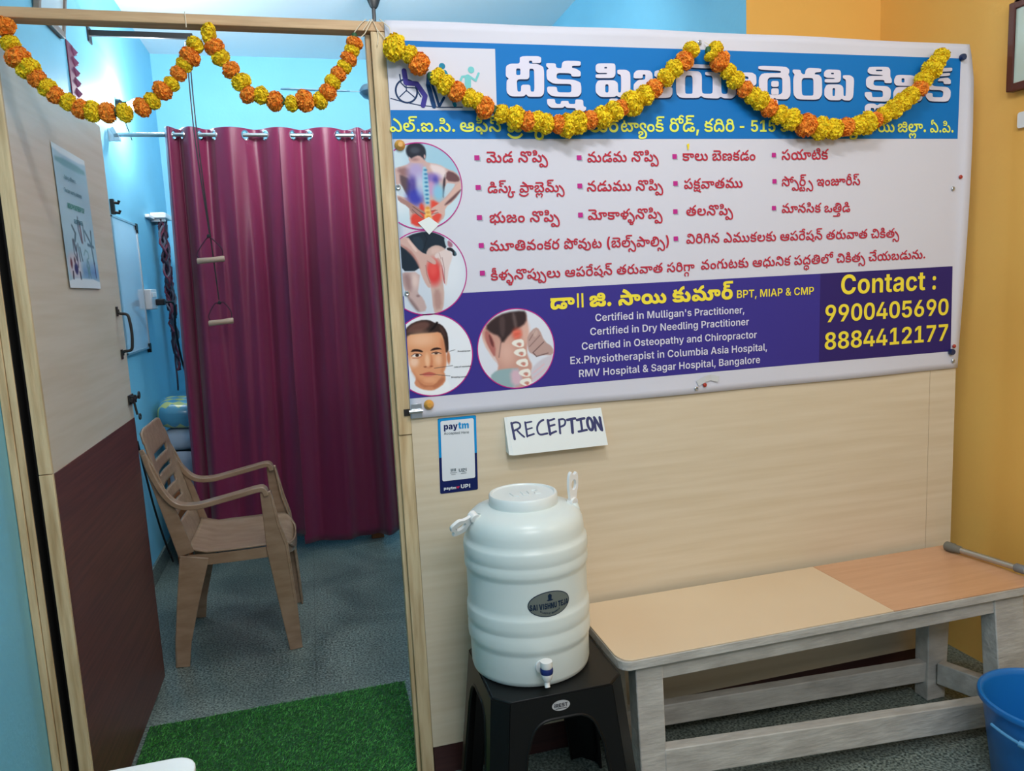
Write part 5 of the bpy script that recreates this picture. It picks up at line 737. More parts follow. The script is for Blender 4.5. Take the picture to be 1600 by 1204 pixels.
67:"145 -3 -36 0 -54 7 -36 17 -9 14 57 8 6 -7 18 -9 30 -4 27 0 24 0 28 3 12 6 1 4 0 4 -8 6 -18 3 -15 1 -37 1 -32 1 -46 5 -13 6 -10 4 -10 13 1 8 0 10 26 17 54 10 41 0 32 0 48 -5 36 -15 13 -15 -57 -7 -6 6 -16 8 -28 4 -21 0 -22 0 -26 -4 -8 -5 1 -4 0 -5 18 -6 29 -1 49 -1 28 -1 36 -6 13 -4 12 -5 10 -14 1 -8 0 -14 -30 -18 -56 -8/129 107 -18 0 -34 3 -15 2 15 20 10 -2 22 -3 17 0 24 0 30 8 1 11 1 2 0 10 -28 12 -19 0 -10 0 -16 -4 1 -4 0 -4 16 -4 11 0 20 0 24 11 11 6 15 -18 -6 -3 -20 -8 -28 -5 -19 0 -30 0 -36 12 1 12 0 8 18 11 34 7 21 0 48 0 46 -23 1 -17 0 -20 -50 -20/147 217 30 0 38 -10 11 -12 -45 -6 -4 4 -14 6 -13 0 -14 0 -16 -6 1 -5 0 -4 8 -5 9 -2 -39 -10 -8 4 -16 11 1 8 0 12 42 15",
68:"259 -2 -8 0 -14 0 -5 1 -26 3 -38 18 -25 14 -14 9 -18 7 -11 0 -10 0 -16 -7 1 -7 0 -8 16 -8 15 0 14 0 24 10 7 11 37 -19 -10 -7 -22 -12 -30 -6 -23 0 -28 0 -36 11 -16 18 1 10 0 11 22 17 36 10 25 0 20 0 30 -6 28 -12 19 -11 16 -9 20 -9 20 -4 13 0 18 0 22 13 1 12 0 12 -22 20 -36 15 -21 5 33 25 30 -7 48 -22 28 -29 1 -18 0 -24 -52 -27/369 -39 -32 0 -58 10 -56 22 -31 17 65 6 16 -9 28 -13 38 -6 27 0 24 0 38 9 24 20 1 16 0 17 -24 25 -40 19 -23 6 33 25 32 -8 52 -27 32 -35 1 -21 0 -23 -34 -32 -64 -18/109 102 -20 0 -32 7 -24 16 -7 15 59 8 6 -13 14 -10 13 0 8 0 16 6 15 8 19 12 18 11 30 13 34 6 25 0 5 -25 -16 0 -24 -5 -20 -9 -11 -8 -15 -9 -10 -7 -26 -10 -30 -6",
69:"155 120 42 0 58 -13 32 -25 1 -19 0 -15 -12 -24 -16 -18 -9 -8 -55 12 8 6 16 14 12 18 1 12 0 10 -14 19 -34 11 -27 0 -22 0 -32 -10 -18 -18 1 -12 0 -15 20 -25 17 -10 -57 -12 -16 13 -22 32 1 18 0 16 32 27 58 16/401 49 -22 0 -28 7 -18 10 -6 12 1 5 0 9 12 13 7 5 51 -1 -12 -5 -12 -11 1 -7 0 -7 16 -8 15 0 16 0 14 8 1 6 0 8 -24 7 -21 0 -361 0 1 25 329 0 26 0 36 -2 26 -4 13 -4 12 -5 14 -14 1 -11 0 -16 -42 -20",
70:"-113 -14 30 0 44 -11 22 -19 1 -13 0 -14 -18 -20 -7 -8 -45 8 8 6 16 16 1 9 0 7 -8 12 -22 7 -19 0 -22 0 -26 -14 1 -11 0 -9 14 -16 13 -7 -47 -8 -12 9 -14 21 1 12 0 11 22 20 44 12",
71:"153 125 42 0 58 -15 32 -27 1 -20 0 -15 -12 -24 -16 -18 -9 -8 -55 12 8 6 16 14 12 18 1 12 0 10 -14 19 -34 11 -27 0 -22 0 -32 -10 -18 -18 1 -12 0 -15 20 -25 17 -10 -57 -12 -16 13 -20 32 1 18 0 17 30 29 60 18/143 102 -20 0 -32 7 -24 16 -7 15 59 8 6 -13 14 -10 11 0 10 0 16 6 15 8 19 12 18 11 30 13 34 6 25 0 5 -25 -18 0 -24 -5 -20 -9 -9 -8 -15 -9 -10 -7 -26 -10 -30 -6",
72:"267 -3 -20 0 -30 5 -24 11 -11 9 11 1 -12 -11 -28 -11 -30 -4 -17 0 -38 0 -48 28 1 25 0 22 42 34 76 19 53 0 54 0 74 -20 40 -33 1 -22 0 -17 -22 -24 -40 -12/259 23 16 0 22 13 1 16 0 14 -24 22 -46 12 -35 0 -5 0 -36 0 -48 -12 -24 -21 1 -15 0 -15 20 -14 19 0 20 0 22 14 3 12 57 0 2 -13 26 -13/157 -33 5 36 51 0 5 -36/171 102 -20 0 -32 7 -24 16 -7 15 59 8 8 -13 12 -10 13 0 8 0 16 6 15 8 19 12 18 11 30 13 36 6 25 0 3 -25 -16 0 -24 -5 -20 -9 -11 -8 -13 -9 -12 -7 -26 -10 -30 -6",
73:"253 -3 -22 0 -36 7 -38 15 -21 13 -10 7 -14 7 -10 2 -5 0 -10 0 -12 -7 1 -5 0 -7 12 -15 13 -8 -59 -9 -10 9 -12 19 1 11 0 11 20 17 36 10 23 0 22 0 32 -6 28 -13 15 -9 16 -9 20 -10 20 -4 13 0 14 0 20 7 10 14 1 13 0 16 -20 32 -36 26 -50 19 -29 3 -6 1 -16 0 -5 0 -16 0 -16 -6 1 -5 0 -6 12 -5 13 0 12 0 14 6 1 6 0 6 -14 10 -5 3 51 3 6 -4 10 -12 1 -7 0 -16 -38 -17 -33 0 -22 0 -32 9 -18 14 1 10 0 10 22 16 40 8 29 0 48 0 78 -19 56 -34 32 -42 1 -23 0 -22 -26 -27 -48 -13",
74:"267 -3 -20 0 -30 5 -24 11 -11 9 11 1 -12 -11 -28 -11 -30 -4 -17 0 -38 0 -48 28 1 25 0 22 42 34 76 19 53 0 54 0 74 -20 40 -33 1 -22 0 -17 -22 -24 -40 -12/259 23 16 0 22 13 1 16 0 14 -24 22 -46 12 -35 0 -5 0 -36 0 -48 -12 -24 -21 1 -15 0 -15 20 -14 19 0 20 0 22 14 3 12 57 0 2 -13 26 -13/171 102 -20 0 -32 7 -24 16 -7 15 59 8 8 -13 12 -10 13 0 8 0 16 6 15 8 19 12 18 11 30 13 36 6 25 0 3 -25 -16 0 -24 -5 -20 -9 -11 -8 -13 -9 -12 -7 -26 -10 -30 -6",
75:"-79 -99 -22 0 -30 7 -11 10 11 0 -16 -10 -28 -7 -21 0 -20 0 -28 10 -14 16 1 9 0 16 32 22 56 12 35 0 36 0 56 -13 30 -22 1 -15 0 -9 -12 -16 -28 -10/-89 -79 12 0 12 8 1 7 0 14 -40 16 -33 0 -36 0 -38 -16 1 -13 0 -7 14 -9 11 0 12 0 14 7 3 8 45 0 2 -8 14 -7/-161 -117 3 22 41 0 3 -22",
76:"187 -3 -54 0 -76 18 -40 33 1 20 0 18 28 25 46 14 31 0 20 0 30 -6 18 -9 10 -13 1 -7 0 -16 -42 -19 -39 0 -20 0 -30 5 -20 8 -7 3 13 21 4 -3 16 -8 22 -5 15 0 18 0 18 7 1 7 0 5 -12 8 -11 0 -20 0 -26 -17 1 -12 1 -8 0 -8 12 -15 26 -12 46 -8 33 0 52 0 58 19 1 20 0 15 -32 22 -25 8 37 18 13 0 22 -8 30 -18 16 -23 1 -14 0 -19 -34 -29 -76 -17/485 102 -22 0 -28 6 -18 10 -6 12 1 5 0 9 12 13 7 5 51 0 -12 -6 -12 -10 1 -8 0 -6 16 -9 15 0 16 0 14 8 1 6 0 9 -24 7 -21 0 -57 0 -18 0 -22 -10 -1 -10 -53 0 -2 9 -22 11 -17 0 -3 0 -16 0 -16 -8 1 -6 0 -5 8 -6 14 -3 13 0 15 0 5 -24 -15 0 -26 0 -42 9 -22 18 1 13 0 10 20 17 38 9 25 0 5 0 20 0 30 -5 20 -10 7 -8 -5 1 6 6 20 11 32 5 25 0 23 0 32 0 44 -4 17 -6 12 -4 14 -14 1 -11 0 -16 -40 -20/501 215 30 0 38 -13 9 -12 -43 -6 -4 4 -8 4 -12 3 -7 0 -14 0 -16 -6 1 -6 0 -4 12 -8 11 -4 -43 -9 -12 5 -14 14 1 9 0 8 18 13 34 8",
77:"289 -3 -20 0 -30 5 -24 11 -11 9 11 0 -12 -10 -28 -11 -32 -4 -17 0 -26 0 -38 9 -22 17 1 11 0 8 18 18 23 5 -3 -5 -59 0 1 25 131 0 1 -23 -26 -2 -22 -12 1 -8 0 -8 20 -9 17 0 22 0 26 15 3 11 55 0 2 -10 16 -11 22 -5 11 0 14 0 20 6 10 11 1 8 0 14 -28 23 -46 15 -29 3 39 17 40 -5 56 -20 30 -28 1 -17 0 -17 -24 -24 -44 -12/359 137 0 -8 -12 -14 -9 -4 -12 -5 -34 -5 -29 0 -67 0 1 24 71 0 14 0 16 2 5 2 4 1 2 4 1 3 0 3 -2 4 -3 2 -4 2 -16 2 -15 0 -197 0 1 24 193 0 34 0 36 -4 15 -6 8 -4 12 -13/303 212 32 0 36 -13 11 -12 -45 -6 -2 3 -10 5 -12 3 -7 0 -12 0 -16 -7 1 -5 0 -4 10 -8 13 -4 -45 -9 -12 5 -14 14 1 8 0 9 18 13 34 8",
78:"17 59 0 19 34 30 60 17 45 0 42 0 62 -17 32 -29 1 -20 0 -18 -32 -28 -60 -16 -43 0 -44 0 -62 16 -32 28/77 61 0 -16 38 -22 41 0 26 0 34 10 16 16 1 11 0 11 -16 17 -34 11 -25 0 -28 0 -34 -11 -16 -17/361 -3 -36 0 -52 17 -19 14 31 19 12 -7 26 -11 26 -6 17 0 20 0 22 13 1 12 0 12 -20 21 -38 15 -21 6 29 22 32 -7 50 -22 30 -28 1 -17 0 -24 -52 -29/537 -3 -38 0 -50 17 -21 14 31 19 12 -7 26 -11 26 -6 17 0 20 0 22 13 1 12 0 12 -22 20 -36 15 -19 5 33 25 30 -7 48 -22 28 -29 1 -17 0 -24 -52 -29/331 102 -20 0 -32 7 -24 16 -7 15 59 8 8 -13 12 -10 13 0 8 0 16 6 15 8 19 12 18 11 30 13 36 6 25 0 3 -25 -16 0 -24 -5 -20 -9 -11 -8 -13 -9 -12 -7 -26 -10 -30 -6",
79:"279 -3 -20 0 -30 5 -24 11 -11 9 11 0 -12 -10 -28 -11 -34 -4 -21 0 -30 0 -38 10 -20 16 1 9 0 11 16 14 36 11 27 5 20 4 22 8 1 6 0 3 -6 6 -14 3 -9 0 -18 0 -16 -7 1 -6 0 -3 4 -5 3 -1 -53 -8 -4 4 -6 11 1 6 0 8 20 14 42 9 31 0 34 0 38 -10 16 -15 1 -8 0 -9 -14 -13 -32 -11 -29 -6 -22 -4 -20 -8 1 -6 0 -5 16 -7 21 0 20 0 22 8 12 11 3 7 55 0 4 -10 14 -11 22 -5 11 0 26 0 18 14 1 11 0 13 -22 19 -36 15 -19 5 31 25 30 -7 48 -22 30 -29 1 -17 0 -16 -24 -24 -44 -13",
80:"69 -2 -18 0 -24 12 1 9 0 9 24 12 19 0 18 0 24 -12 1 -9 0 -9 -24 -12",
81:"269 -3 -26 0 -36 8 -36 16 -21 13 -14 9 -18 7 -11 0 -10 0 -16 -7 1 -7 0 -8 16 -8 15 0 14 0 24 10 7 11 37 -19 -10 -7 -22 -12 -30 -6 -23 0 -28 0 -36 11 -16 18 1 10 0 11 22 17 36 10 25 0 20 0 30 -6 30 -12 17 -11 16 -9 20 -9 20 -4 13 0 14 0 20 7 10 16 1 11 0 11 -12 19 -26 12 -19 0 -12 0 -20 -5 -12 -9 -1 -7 -55 0 -4 11 -24 13 -19 0 -14 0 -14 -6 1 -6 0 -2 0 -6 3 -2 -51 -7 -4 4 -6 11 1 5 0 10 20 15 36 8 25 0 22 0 30 -5 26 -11 11 -10 -9 0 12 9 24 11 32 5 21 0 30 0 40 -12 26 -20 12 -23 1 -12 0 -30 -54 -31",
82:"259 -3 -24 0 -36 8 -36 16 -21 13 -14 9 -18 7 -11 0 -10 0 -16 -7 1 -7 0 -8 16 -8 15 0 14 0 24 10 7 11 37 -19 -10 -7 -22 -12 -30 -6 -23 0 -28 0 -36 11 -16 18 1 10 0 11 22 17 36 10 25 0 20 0 30 -6 28 -12 19 -11 16 -9 20 -9 20 -4 13 0 18 0 22 13 1 12 0 12 -22 20 -36 15 -21 5 33 25 30 -7 48 -22 28 -29 1 -17 0 -16 -22 -24 -46 -13/145 -33 5 36 53 0 5 -36/119 107 -20 0 -32 3 -15 2 15 20 10 -2 22 -3 17 0 24 0 28 8 1 11 1 2 0 10 -26 12 -19 0 -10 0 -16 -4 1 -4 0 -4 16 -4 11 0 20 0 24 11 11 6 15 -18 -8 -3 -18 -8 -28 -5 -19 0 -30 0 -38 12 1 12 0 8 20 11 34 7 21 0 46 0 48 -23 1 -17 0 -20 -50 -20/135 217 32 0 38 -10 11 -12 -45 -6 -4 4 -14 6 -13 0 -14 0 -16 -6 1 -5 0 -4 8 -5 9 -2 -41 -10 -6 4 -16 11 1 8 0 12 42 15",
83:"15 -48 23 76 73 0 -43 -76",
84:"",
85:"253 -3 -22 0 -36 7 -38 15 -21 13 -10 7 -14 7 -10 2 -5 0 -10 0 -12 -7 1 -5 0 -7 12 -15 13 -8 -59 -9 -10 9 -12 19 1 11 0 11 20 17 36 10 23 0 22 0 32 -6 28 -13 15 -9 16 -9 20 -10 20 -4 13 0 14 0 20 7 10 14 1 13 0 16 -20 32 -36 26 -50 19 -29 3 -6 1 -16 0 -5 0 -16 0 -16 -6 1 -5 0 -6 12 -5 13 0 12 0 14 6 1 6 0 6 -14 10 -5 3 51 3 6 -4 10 -12 1 -7 0 -16 -38 -17 -33 0 -22 0 -32 9 -18 14 1 10 0 10 22 16 40 8 29 0 48 0 78 -19 56 -34 32 -42 1 -23 0 -22 -26 -27 -48 -13/155 215 32 0 36 -13 11 -11 -45 -6 -2 3 -10 5 -12 2 -7 0 -12 0 -16 -6 1 -6 0 -4 10 -8 13 -4 -45 -8 -12 5 -14 13 1 9 0 8 18 13 34 8",
86:"289 -3 -18 0 -30 5 -24 11 -11 9 11 0 -12 -10 -28 -11 -34 -4 -19 0 -28 0 -38 10 -24 17 -12 22 1 12 0 17 18 25 32 17 40 8 23 0 26 0 34 -9 18 -16 1 -10 0 -11 -18 -16 -38 -8 -29 0 -16 0 -30 5 -24 8 -5 3 17 21 6 -3 16 -8 22 -5 15 0 16 0 20 7 1 7 0 5 -14 8 -11 0 -14 0 -26 -9 -16 -18 1 -15 1 -3 0 -11 10 -15 24 -9 19 0 20 0 24 8 10 11 3 7 55 0 4 -10 14 -11 20 -5 13 0 24 0 20 14 1 11 0 13 -22 20 -36 16 -21 6 33 18 32 -8 48 -20 28 -26 1 -17 0 -16 -24 -24 -46 -13/157 157 -3 -37 -49 0 -3 37/495 49 -22 0 -28 7 -18 10 -8 12 1 5 0 9 12 13 9 5 51 -1 -12 -5 -12 -11 1 -7 0 -7 16 -8 15 0 16 0 14 8 1 6 0 8 -24 7 -21 0 -251 0 1 25 219 0 26 0 36 -2 26 -4 13 -4 12 -5 14 -14 1 -11 0 -16 -40 -20",
87:"87 -99 -32 0 -44 5 -24 10 -12 12 1 7 0 10 28 16 35 7 20 3 18 6 1 5 0 4 -12 5 -13 0 -14 0 -12 -5 1 -4 0 -3 4 -4 1 -1 -47 -6 -4 3 -6 10 1 4 0 10 40 16 43 0 26 0 36 -8 16 -14 1 -7 0 -12 -30 -13 -25 -5 -18 -4 -18 -5 -6 -4 1 -3 0 -5 24 -6 31 0 26 0 48 7 28 16 1 13 0 9 -14 18 -42 21 -39 14 -24 10 -36 18 -16 19 1 12 0 11 22 20 48 12 35 0 24 0 38 -6 28 -11 14 -16 1 -10 0 -11 -16 -17 -7 -6 -45 14 6 4 6 9 1 6 0 6 -12 9 -20 5 -15 0 -24 0 -22 -12 1 -7 0 -7 14 -13 30 -12 21 -8 32 -12 42 -20 26 -18 10 -19 1 -10 0 -16 -24 -23 -44 -16 -58 -7",
88:"145 -3 -36 0 -54 7 -36 17 -9 14 57 8 6 -7 18 -9 30 -4 27 0 24 0 28 3 12 6 1 4 0 4 -8 6 -18 3 -15 1 -37 1 -32 1 -46 5 -13 6 -10 4 -10 13 1 8 0 10 26 17 54 10 41 0 32 0 48 -5 36 -15 13 -15 -57 -7 -6 6 -16 8 -28 4 -21 0 -22 0 -26 -4 -8 -5 1 -4 0 -5 18 -6 29 -1 49 -1 28 -1 36 -6 13 -4 12 -5 10 -14 1 -8 0 -14 -30 -18 -56 -8/51 133 0 8 14 13 17 5 1 -5 -16 6 -18 15 1 8 0 8 12 11 11 4 8 3 20 3 30 2 25 0 147 0 1 -24 -151 0 -14 0 -14 -1 -5 -1 -4 -1 -6 -4 1 -3 0 -3 4 -4 7 -2 4 -1 14 -1 15 0 71 0 1 -24 -69 0 -14 0 -12 -1 -3 -1 -8 -3 1 -5 0 -3 4 -3 3 -2 4 -1 12 -1 11 0 19 0 1 -24 -21 0 -24 0 -38 7 -20 14",
89:"17 59 0 19 34 30 60 17 45 0 42 0 62 -17 32 -29 1 -20 0 -18 -32 -28 -60 -16 -43 0 -44 0 -62 16 -32 28/77 62 0 -17 38 -22 41 0 26 0 34 10 16 17 1 11 0 11 -16 18 -34 10 -25 0 -28 0 -34 -10 -16 -18/355 102 -22 0 -28 6 -16 10 -8 12 1 5 0 9 12 13 7 5 51 0 -10 -6 -14 -10 1 -8 0 -6 18 -9 15 0 16 0 12 8 1 6 0 9 -24 7 -21 0 -67 0 -18 0 -22 -10 -1 -10 -51 0 -4 9 -22 11 -17 0 -7 0 -14 0 -16 -8 1 -6 0 -5 8 -6 14 -3 13 0 17 0 1 -24 -13 0 -26 0 -42 9 -22 18 1 13 0 16 44 20 39 0 7 0 20 0 30 -5 20 -10 7 -8 -5 1 6 6 20 11 32 5 25 0 33 0 34 0 42 -4 17 -6 12 -4 14 -14 1 -11 0 -16 -40 -20/371 215 30 0 38 -13 11 -12 -45 -5 -4 3 -8 4 -12 3 -7 0 -14 0 -16 -6 1 -6 0 -4 12 -8 11 -4 -43 -9 -12 5 -14 14 1 9 0 8 18 13 34 8",
90:"287 -3 -28 0 -40 5 -26 11 -9 6 7 1 -12 -10 -26 -10 -30 -3 -17 0 -38 0 -48 28 1 25 0 24 46 34 84 17 57 0 28 0 48 -4 44 -7 25 -6 -27 -23 -24 5 -38 7 -36 3 -21 0 -42 0 -54 -12 -26 -22 1 -14 0 -16 20 -13 19 0 20 0 22 14 3 12 55 0 0 -10 20 -13 23 -2 8 -1 20 -1 11 0 18 0 16 6 1 7 0 6 -14 6 -11 0 -10 0 -16 -6 1 -8 0 -5 10 -8 9 -4 -43 -5 -8 6 -10 15 1 6 0 14 40 18 33 0 24 0 32 -9 18 -15 1 -10 0 -8 -10 -15 -22 -10 -34 -6/111 133 0 8 14 13 17 5 1 -5 -16 6 -18 15 1 8 0 8 12 11 11 4 8 3 20 3 30 2 27 0 145 0 1 -24 -151 0 -14 0 -14 -1 -3 -1 -6 -1 -6 -4 1 -3 0 -3 4 -4 7 -2 4 -1 14 -1 17 0 69 0 1 -24 -69 0 -12 0 -14 -1 -3 -1 -8 -3 1 -5 0 -3 4 -3 3 -2 4 -1 12 -1 11 0 19 0 1 -24 -21 0 -24 0 -36 7 -22 14",
91:"175 174 44 0 56 -16 30 -27 1 -15 0 -4 -2 -9 -1 -3 -49 11 0 1 0 2 1 1 0 7 -14 16 -34 11 -27 0 -24 0 -24 -9 1 -7 0 -5 10 -7 11 -3 -53 -8 -10 6 -10 13 1 7 0 10 22 17 44 11/267 -3 -20 0 -30 5 -24 11 -11 9 11 1 -12 -11 -28 -11 -30 -4 -17 0 -38 0 -48 28 1 25 0 22 42 34 76 19 53 0 54 0 74 -20 40 -33 1 -22 0 -17 -22 -24 -40 -12/259 23 16 0 22 13 1 16 0 14 -24 22 -46 12 -35 0 -5 0 -36 0 -48 -12 -24 -21 1 -15 0 -15 20 -14 19 0 20 0 22 14 3 12 57 0 2 -13 26 -13",
92:"245 89 1 -29 -165 0 1 29",
93:"159 -2 -38 0 -58 13 -34 24 1 16 73 0 2 -7 14 -11 26 -6 17 0 18 0 28 8 16 15 1 10 0 9 -16 15 -28 9 -17 0 -18 0 -30 -7 -7 -5 -65 5 17 96 223 0 1 -31 -159 0 -7 -46 3 0 8 7 40 8 23 0 26 0 42 -8 30 -17 18 -21 1 -14 0 -18 -34 -28 -62 -16",
94:"45 0 1 30 247 0 1 -30/215 182 1 -182 -73 0 1 149 -3 0 -81 -29 1 34 81 28",
95:"161 184 36 0 60 -14 36 -28 1 -19 0 -14 -22 -29 -23 -18 -83 -62 -75 0 115 84 21 0 -4 -5 -22 -8 -32 -5 -17 0 -34 0 -50 14 -30 25 1 17 0 19 34 28 60 15/161 155 -16 0 -28 -8 -16 -14 1 -10 0 -9 16 -14 28 -8 17 0 18 0 28 8 16 14 1 9 0 9 -16 15 -28 8",
96:"199 -3 -30 0 -38 9 -16 16 1 9 0 8 14 14 26 11 17 5 4 1 2 4 3 1 24 9 28 18 1 13 0 10 -18 13 -32 8 -21 0 -6 1 -10 0 -7 0 -16 0 -16 -6 1 -6 0 -5 12 -6 13 0 12 0 14 6 1 6 0 7 -14 10 -5 3 47 5 10 -7 8 -11 1 -8 0 -15 -36 -17 -33 0 -22 0 -34 8 -16 15 1 9 0 10 20 16 40 9 33 0 34 0 54 -8 34 -16 16 -19 1 -12 0 -16 -30 -23 -25 -10 -9 -4 -16 -6 -22 -9 -10 -8 1 -5 0 -5 12 -8 17 0 16 0 14 8 1 6 0 10 -30 14 -46 9 -27 0 -30 0 -22 -10 1 -8 0 -4 6 -7 3 -3 -51 -7 -6 5 -8 13 1 6 0 10 20 17 48 11 41 0 28 0 54 -7 25 -8 30 -7 26 -23 1 -14 0 -17 -44 -18/153 208 30 0 38 -13 9 -12 -43 -6 -4 4 -8 4 -12 3 -7 0 -14 0 -16 -6 1 -6 0 -4 12 -8 11 -4 -43 -8 -12 5 -14 13 1 9 0 8 18 13 34 8",
97:"-123 -73 -36 0 -56 13 -40 24 -13 16 45 12 10 -15 30 -17 40 -7 23 0 24 0 38 7 30 18 13 14 45 -12 -14 -16 -40 -24 -56 -13",
98:"253 -3 -22 0 -36 7 -38 15 -21 13 -10 7 -14 7 -10 2 -5 0 -10 0 -12 -7 1 -5 0 -7 12 -15 13 -8 -59 -9 -10 9 -12 19 1 11 0 11 20 17 36 10 23 0 22 0 32 -6 28 -13 15 -9 14 -9 22 -9 20 -5 13 0 18 0 22 13 1 13 0 16 -22 29 -17 13 -7 9 -26 15 -68 24 -37 8 27 26 32 -7 64 -20 54 -26 23 -16 9 -10 16 -14 18 -31 1 -15 0 -16 -24 -24 -46 -13/465 49 -22 0 -28 7 -16 10 -8 12 1 5 0 9 12 13 7 5 51 -1 -10 -5 -14 -11 1 -7 0 -7 18 -8 13 0 16 0 14 8 1 6 0 8 -24 7 -21 0 -401 0 1 25 369 0 26 0 38 -2 26 -4 11 -4 12 -5 14 -14 1 -11 0 -16 -40 -20",
99:"17 59 0 19 34 30 60 17 45 0 42 0 62 -17 32 -29 1 -20 0 -18 -32 -28 -60 -16 -43 0 -44 0 -62 16 -32 28/77 61 0 -16 38 -22 41 0 26 0 34 10 16 16 1 11 0 11 -16 17 -34 11 -25 0 -28 0 -34 -11 -16 -17/361 -3 -36 0 -52 17 -19 14 31 19 12 -7 26 -11 26 -6 17 0 20 0 22 13 1 12 0 12 -22 20 -36 15 -19 5 31 25 30 -7 50 -22 28 -29 1 -17 0 -24 -52 -29/537 -3 -38 0 -50 17 -21 14 31 19 12 -7 26 -11 26 -6 17 0 20 0 22 13 1 12 0 12 -22 20 -36 15 -19 5 33 25 30 -7 48 -22 28 -29 1 -17 0 -24 -52 -29",
100:"279 -3 -20 0 -30 5 -24 11 -11 9 11 0 -12 -10 -28 -11 -34 -4 -21 0 -30 0 -38 10 -20 16 1 9 0 11 16 14 36 11 27 5 20 4 22 8 1 6 0 3 -6 6 -14 3 -9 0 -18 0 -16 -7 1 -6 0 -3 4 -5 3 -1 -53 -8 -4 4 -6 11 1 6 0 8 20 14 42 9 31 0 34 0 38 -10 16 -15 1 -8 0 -9 -14 -13 -32 -11 -29 -6 -22 -4 -20 -8 1 -6 0 -5 16 -7 21 0 20 0 22 8 12 11 3 7 55 0 4 -15 28 -11 19 0 20 0 18 9 1 7 0 5 -6 8 -1 3 51 9 8 -5 10 -15 1 -9 0 -11 -22 -17 -40 -10/265 60 -30 0 -42 8 -30 13 -7 6 17 21 16 -12 46 -13 29 0 26 0 24 12 1 10 1 4 0 6 -10 12 -20 7 -15 0 -12 0 -16 -4 1 -5 0 -4 8 -4 12 -1 7 0 20 0 24 10 11 8 21 -17 -8 -5 -22 -9 -28 -6 -19 0 -32 0 -36 14 1 13 0 13 38 16 39 0 30 0 42 -13 22 -21 1 -14 0 -12 -20 -20 -42 -13",
101:"189 -3 -56 0 -76 18 -40 33 1 20 0 18 28 25 46 14 31 0 28 0 34 -10 16 -15 1 -10 0 -11 -18 -16 -38 -8 -25 0 -20 0 -30 5 -20 8 -7 3 13 21 4 -3 16 -8 22 -5 15 0 18 0 18 7 1 7 0 5 -12 8 -11 0 -20 0 -26 -17 1 -12 1 -8 0 -8 12 -15 26 -12 46 -8 33 0 32 0 50 8 28 18 1 13 0 15 -34 20 -27 5 77 5 22 -8 22 -23 1 -15 0 -18 -34 -29 -76 -17/471 49 -22 0 -28 7 -18 10 -6 12 1 5 0 9 12 13 7 5 51 -1 -12 -5 -12 -11 1 -7 0 -7 16 -8 15 0 16 0 14 8 1 6 0 8 -24 7 -21 0 -239 0 1 25 207 0 26 0 36 -2 28 -4 11 -4 12 -5 14 -14 1 -11 0 -16 -40 -20",
102:"259 -3 -24 0 -36 8 -36 16 -21 13 -14 9 -18 7 -11 0 -10 0 -16 -7 1 -7 0 -8 16 -8 15 0 14 0 24 10 7 11 37 -19 -10 -7 -22 -12 -30 -6 -23 0 -28 0 -36 11 -16 18 1 10 0 11 22 17 36 10 25 0 20 0 30 -6 28 -12 19 -11 16 -9 20 -9 20 -4 13 0 18 0 22 13 1 13 0 13 -18 25 -34 23 -42 20 -52 16 -25 6 27 27 30 -6 58 -19 54 -24 40 -29 22 -33 1 -18 0 -16 -22 -24 -46 -13/49 171 0 11 18 18 34 10 25 0 14 0 20 -2 9 -2 -17 -23 -4 1 -8 1 -5 0 -12 0 -14 -8 1 -7 0 -9 18 -18 13 -8 -55 -12 -14 12 -16 24",
103:"319 -3 -34 0 -44 6 -30 9 -9 6 15 0 -10 -6 -26 -10 -34 -5 -25 0 -50 0 -50 29 1 25 0 23 48 30 94 15 67 0 46 0 76 -3 41 -5 -35 -33 -26 5 -42 6 -40 3 -23 0 -38 0 -50 -10 -22 -18 1 -11 0 -10 14 -9 13 0 12 0 16 10 1 9 77 0 4 -9 20 -11 29 -1 8 0 16 -1 9 0 14 0 14 3 1 6 0 2 -10 4 -7 0 -8 0 -10 -4 1 -4 0 -5 8 -7 11 -4 -57 -8 -8 6 -8 15 1 7 0 15 36 20 41 0 26 0 38 -10 20 -17 1 -11 0 -6 -8 -15 -24 -13 -40 -8/513 42 -24 0 -32 6 -20 10 -8 14 1 6 0 10 14 16 9 5 67 -3 -12 -5 -14 -11 1 -6 0 -6 10 -6 13 0 10 0 12 4 1 6 0 4 -16 6 -15 0 -479 0 1 35 433 0 30 0 40 -2 30 -5 13 -4 14 -6 16 -16 1 -12 0 -19 -44 -21",
104:"37 0 1 182 53 0 1 -182",
105:"315 -3 -28 0 -38 5 -30 12 -15 10 29 0 -14 -10 -32 -12 -40 -5 -23 0 -38 0 -44 10 -20 17 1 9 0 11 16 14 38 12 33 6 16 4 16 5 1 5 0 2 -4 4 -6 2 -5 0 -12 0 -8 -5 1 -3 0 -3 4 -5 3 -1 -79 -12 -4 6 -8 11 1 7 0 9 24 16 48 9 37 0 36 0 44 -10 20 -16 1 -9 0 -9 -14 -15 -36 -13 -33 -6 -16 -3 -10 -4 1 -3 0 -3 8 -2 13 0 16 0 18 6 10 9 3 4 83 0 2 -9 18 -10 17 0 14 0 14 7 1 5 0 2 -4 6 1 2 81 10 6 -6 10 -14 1 -9 0 -10 -20 -18 -46 -12/289 58 -28 0 -46 7 -32 13 -9 8 21 28 16 -12 40 -14 33 0 26 0 24 9 1 9 1 5 0 7 -10 8 -18 5 -11 0 -8 0 -10 -2 1 -3 0 -2 4 -3 10 -1 9 0 16 0 26 10 9 8 21 -23 -12 -6 -22 -8 -28 -5 -19 0 -42 0 -38 17 1 12 0 13 44 18 47 0 36 0 50 -13 26 -23 1 -14 0 -12 -22 -22 -50 -14",
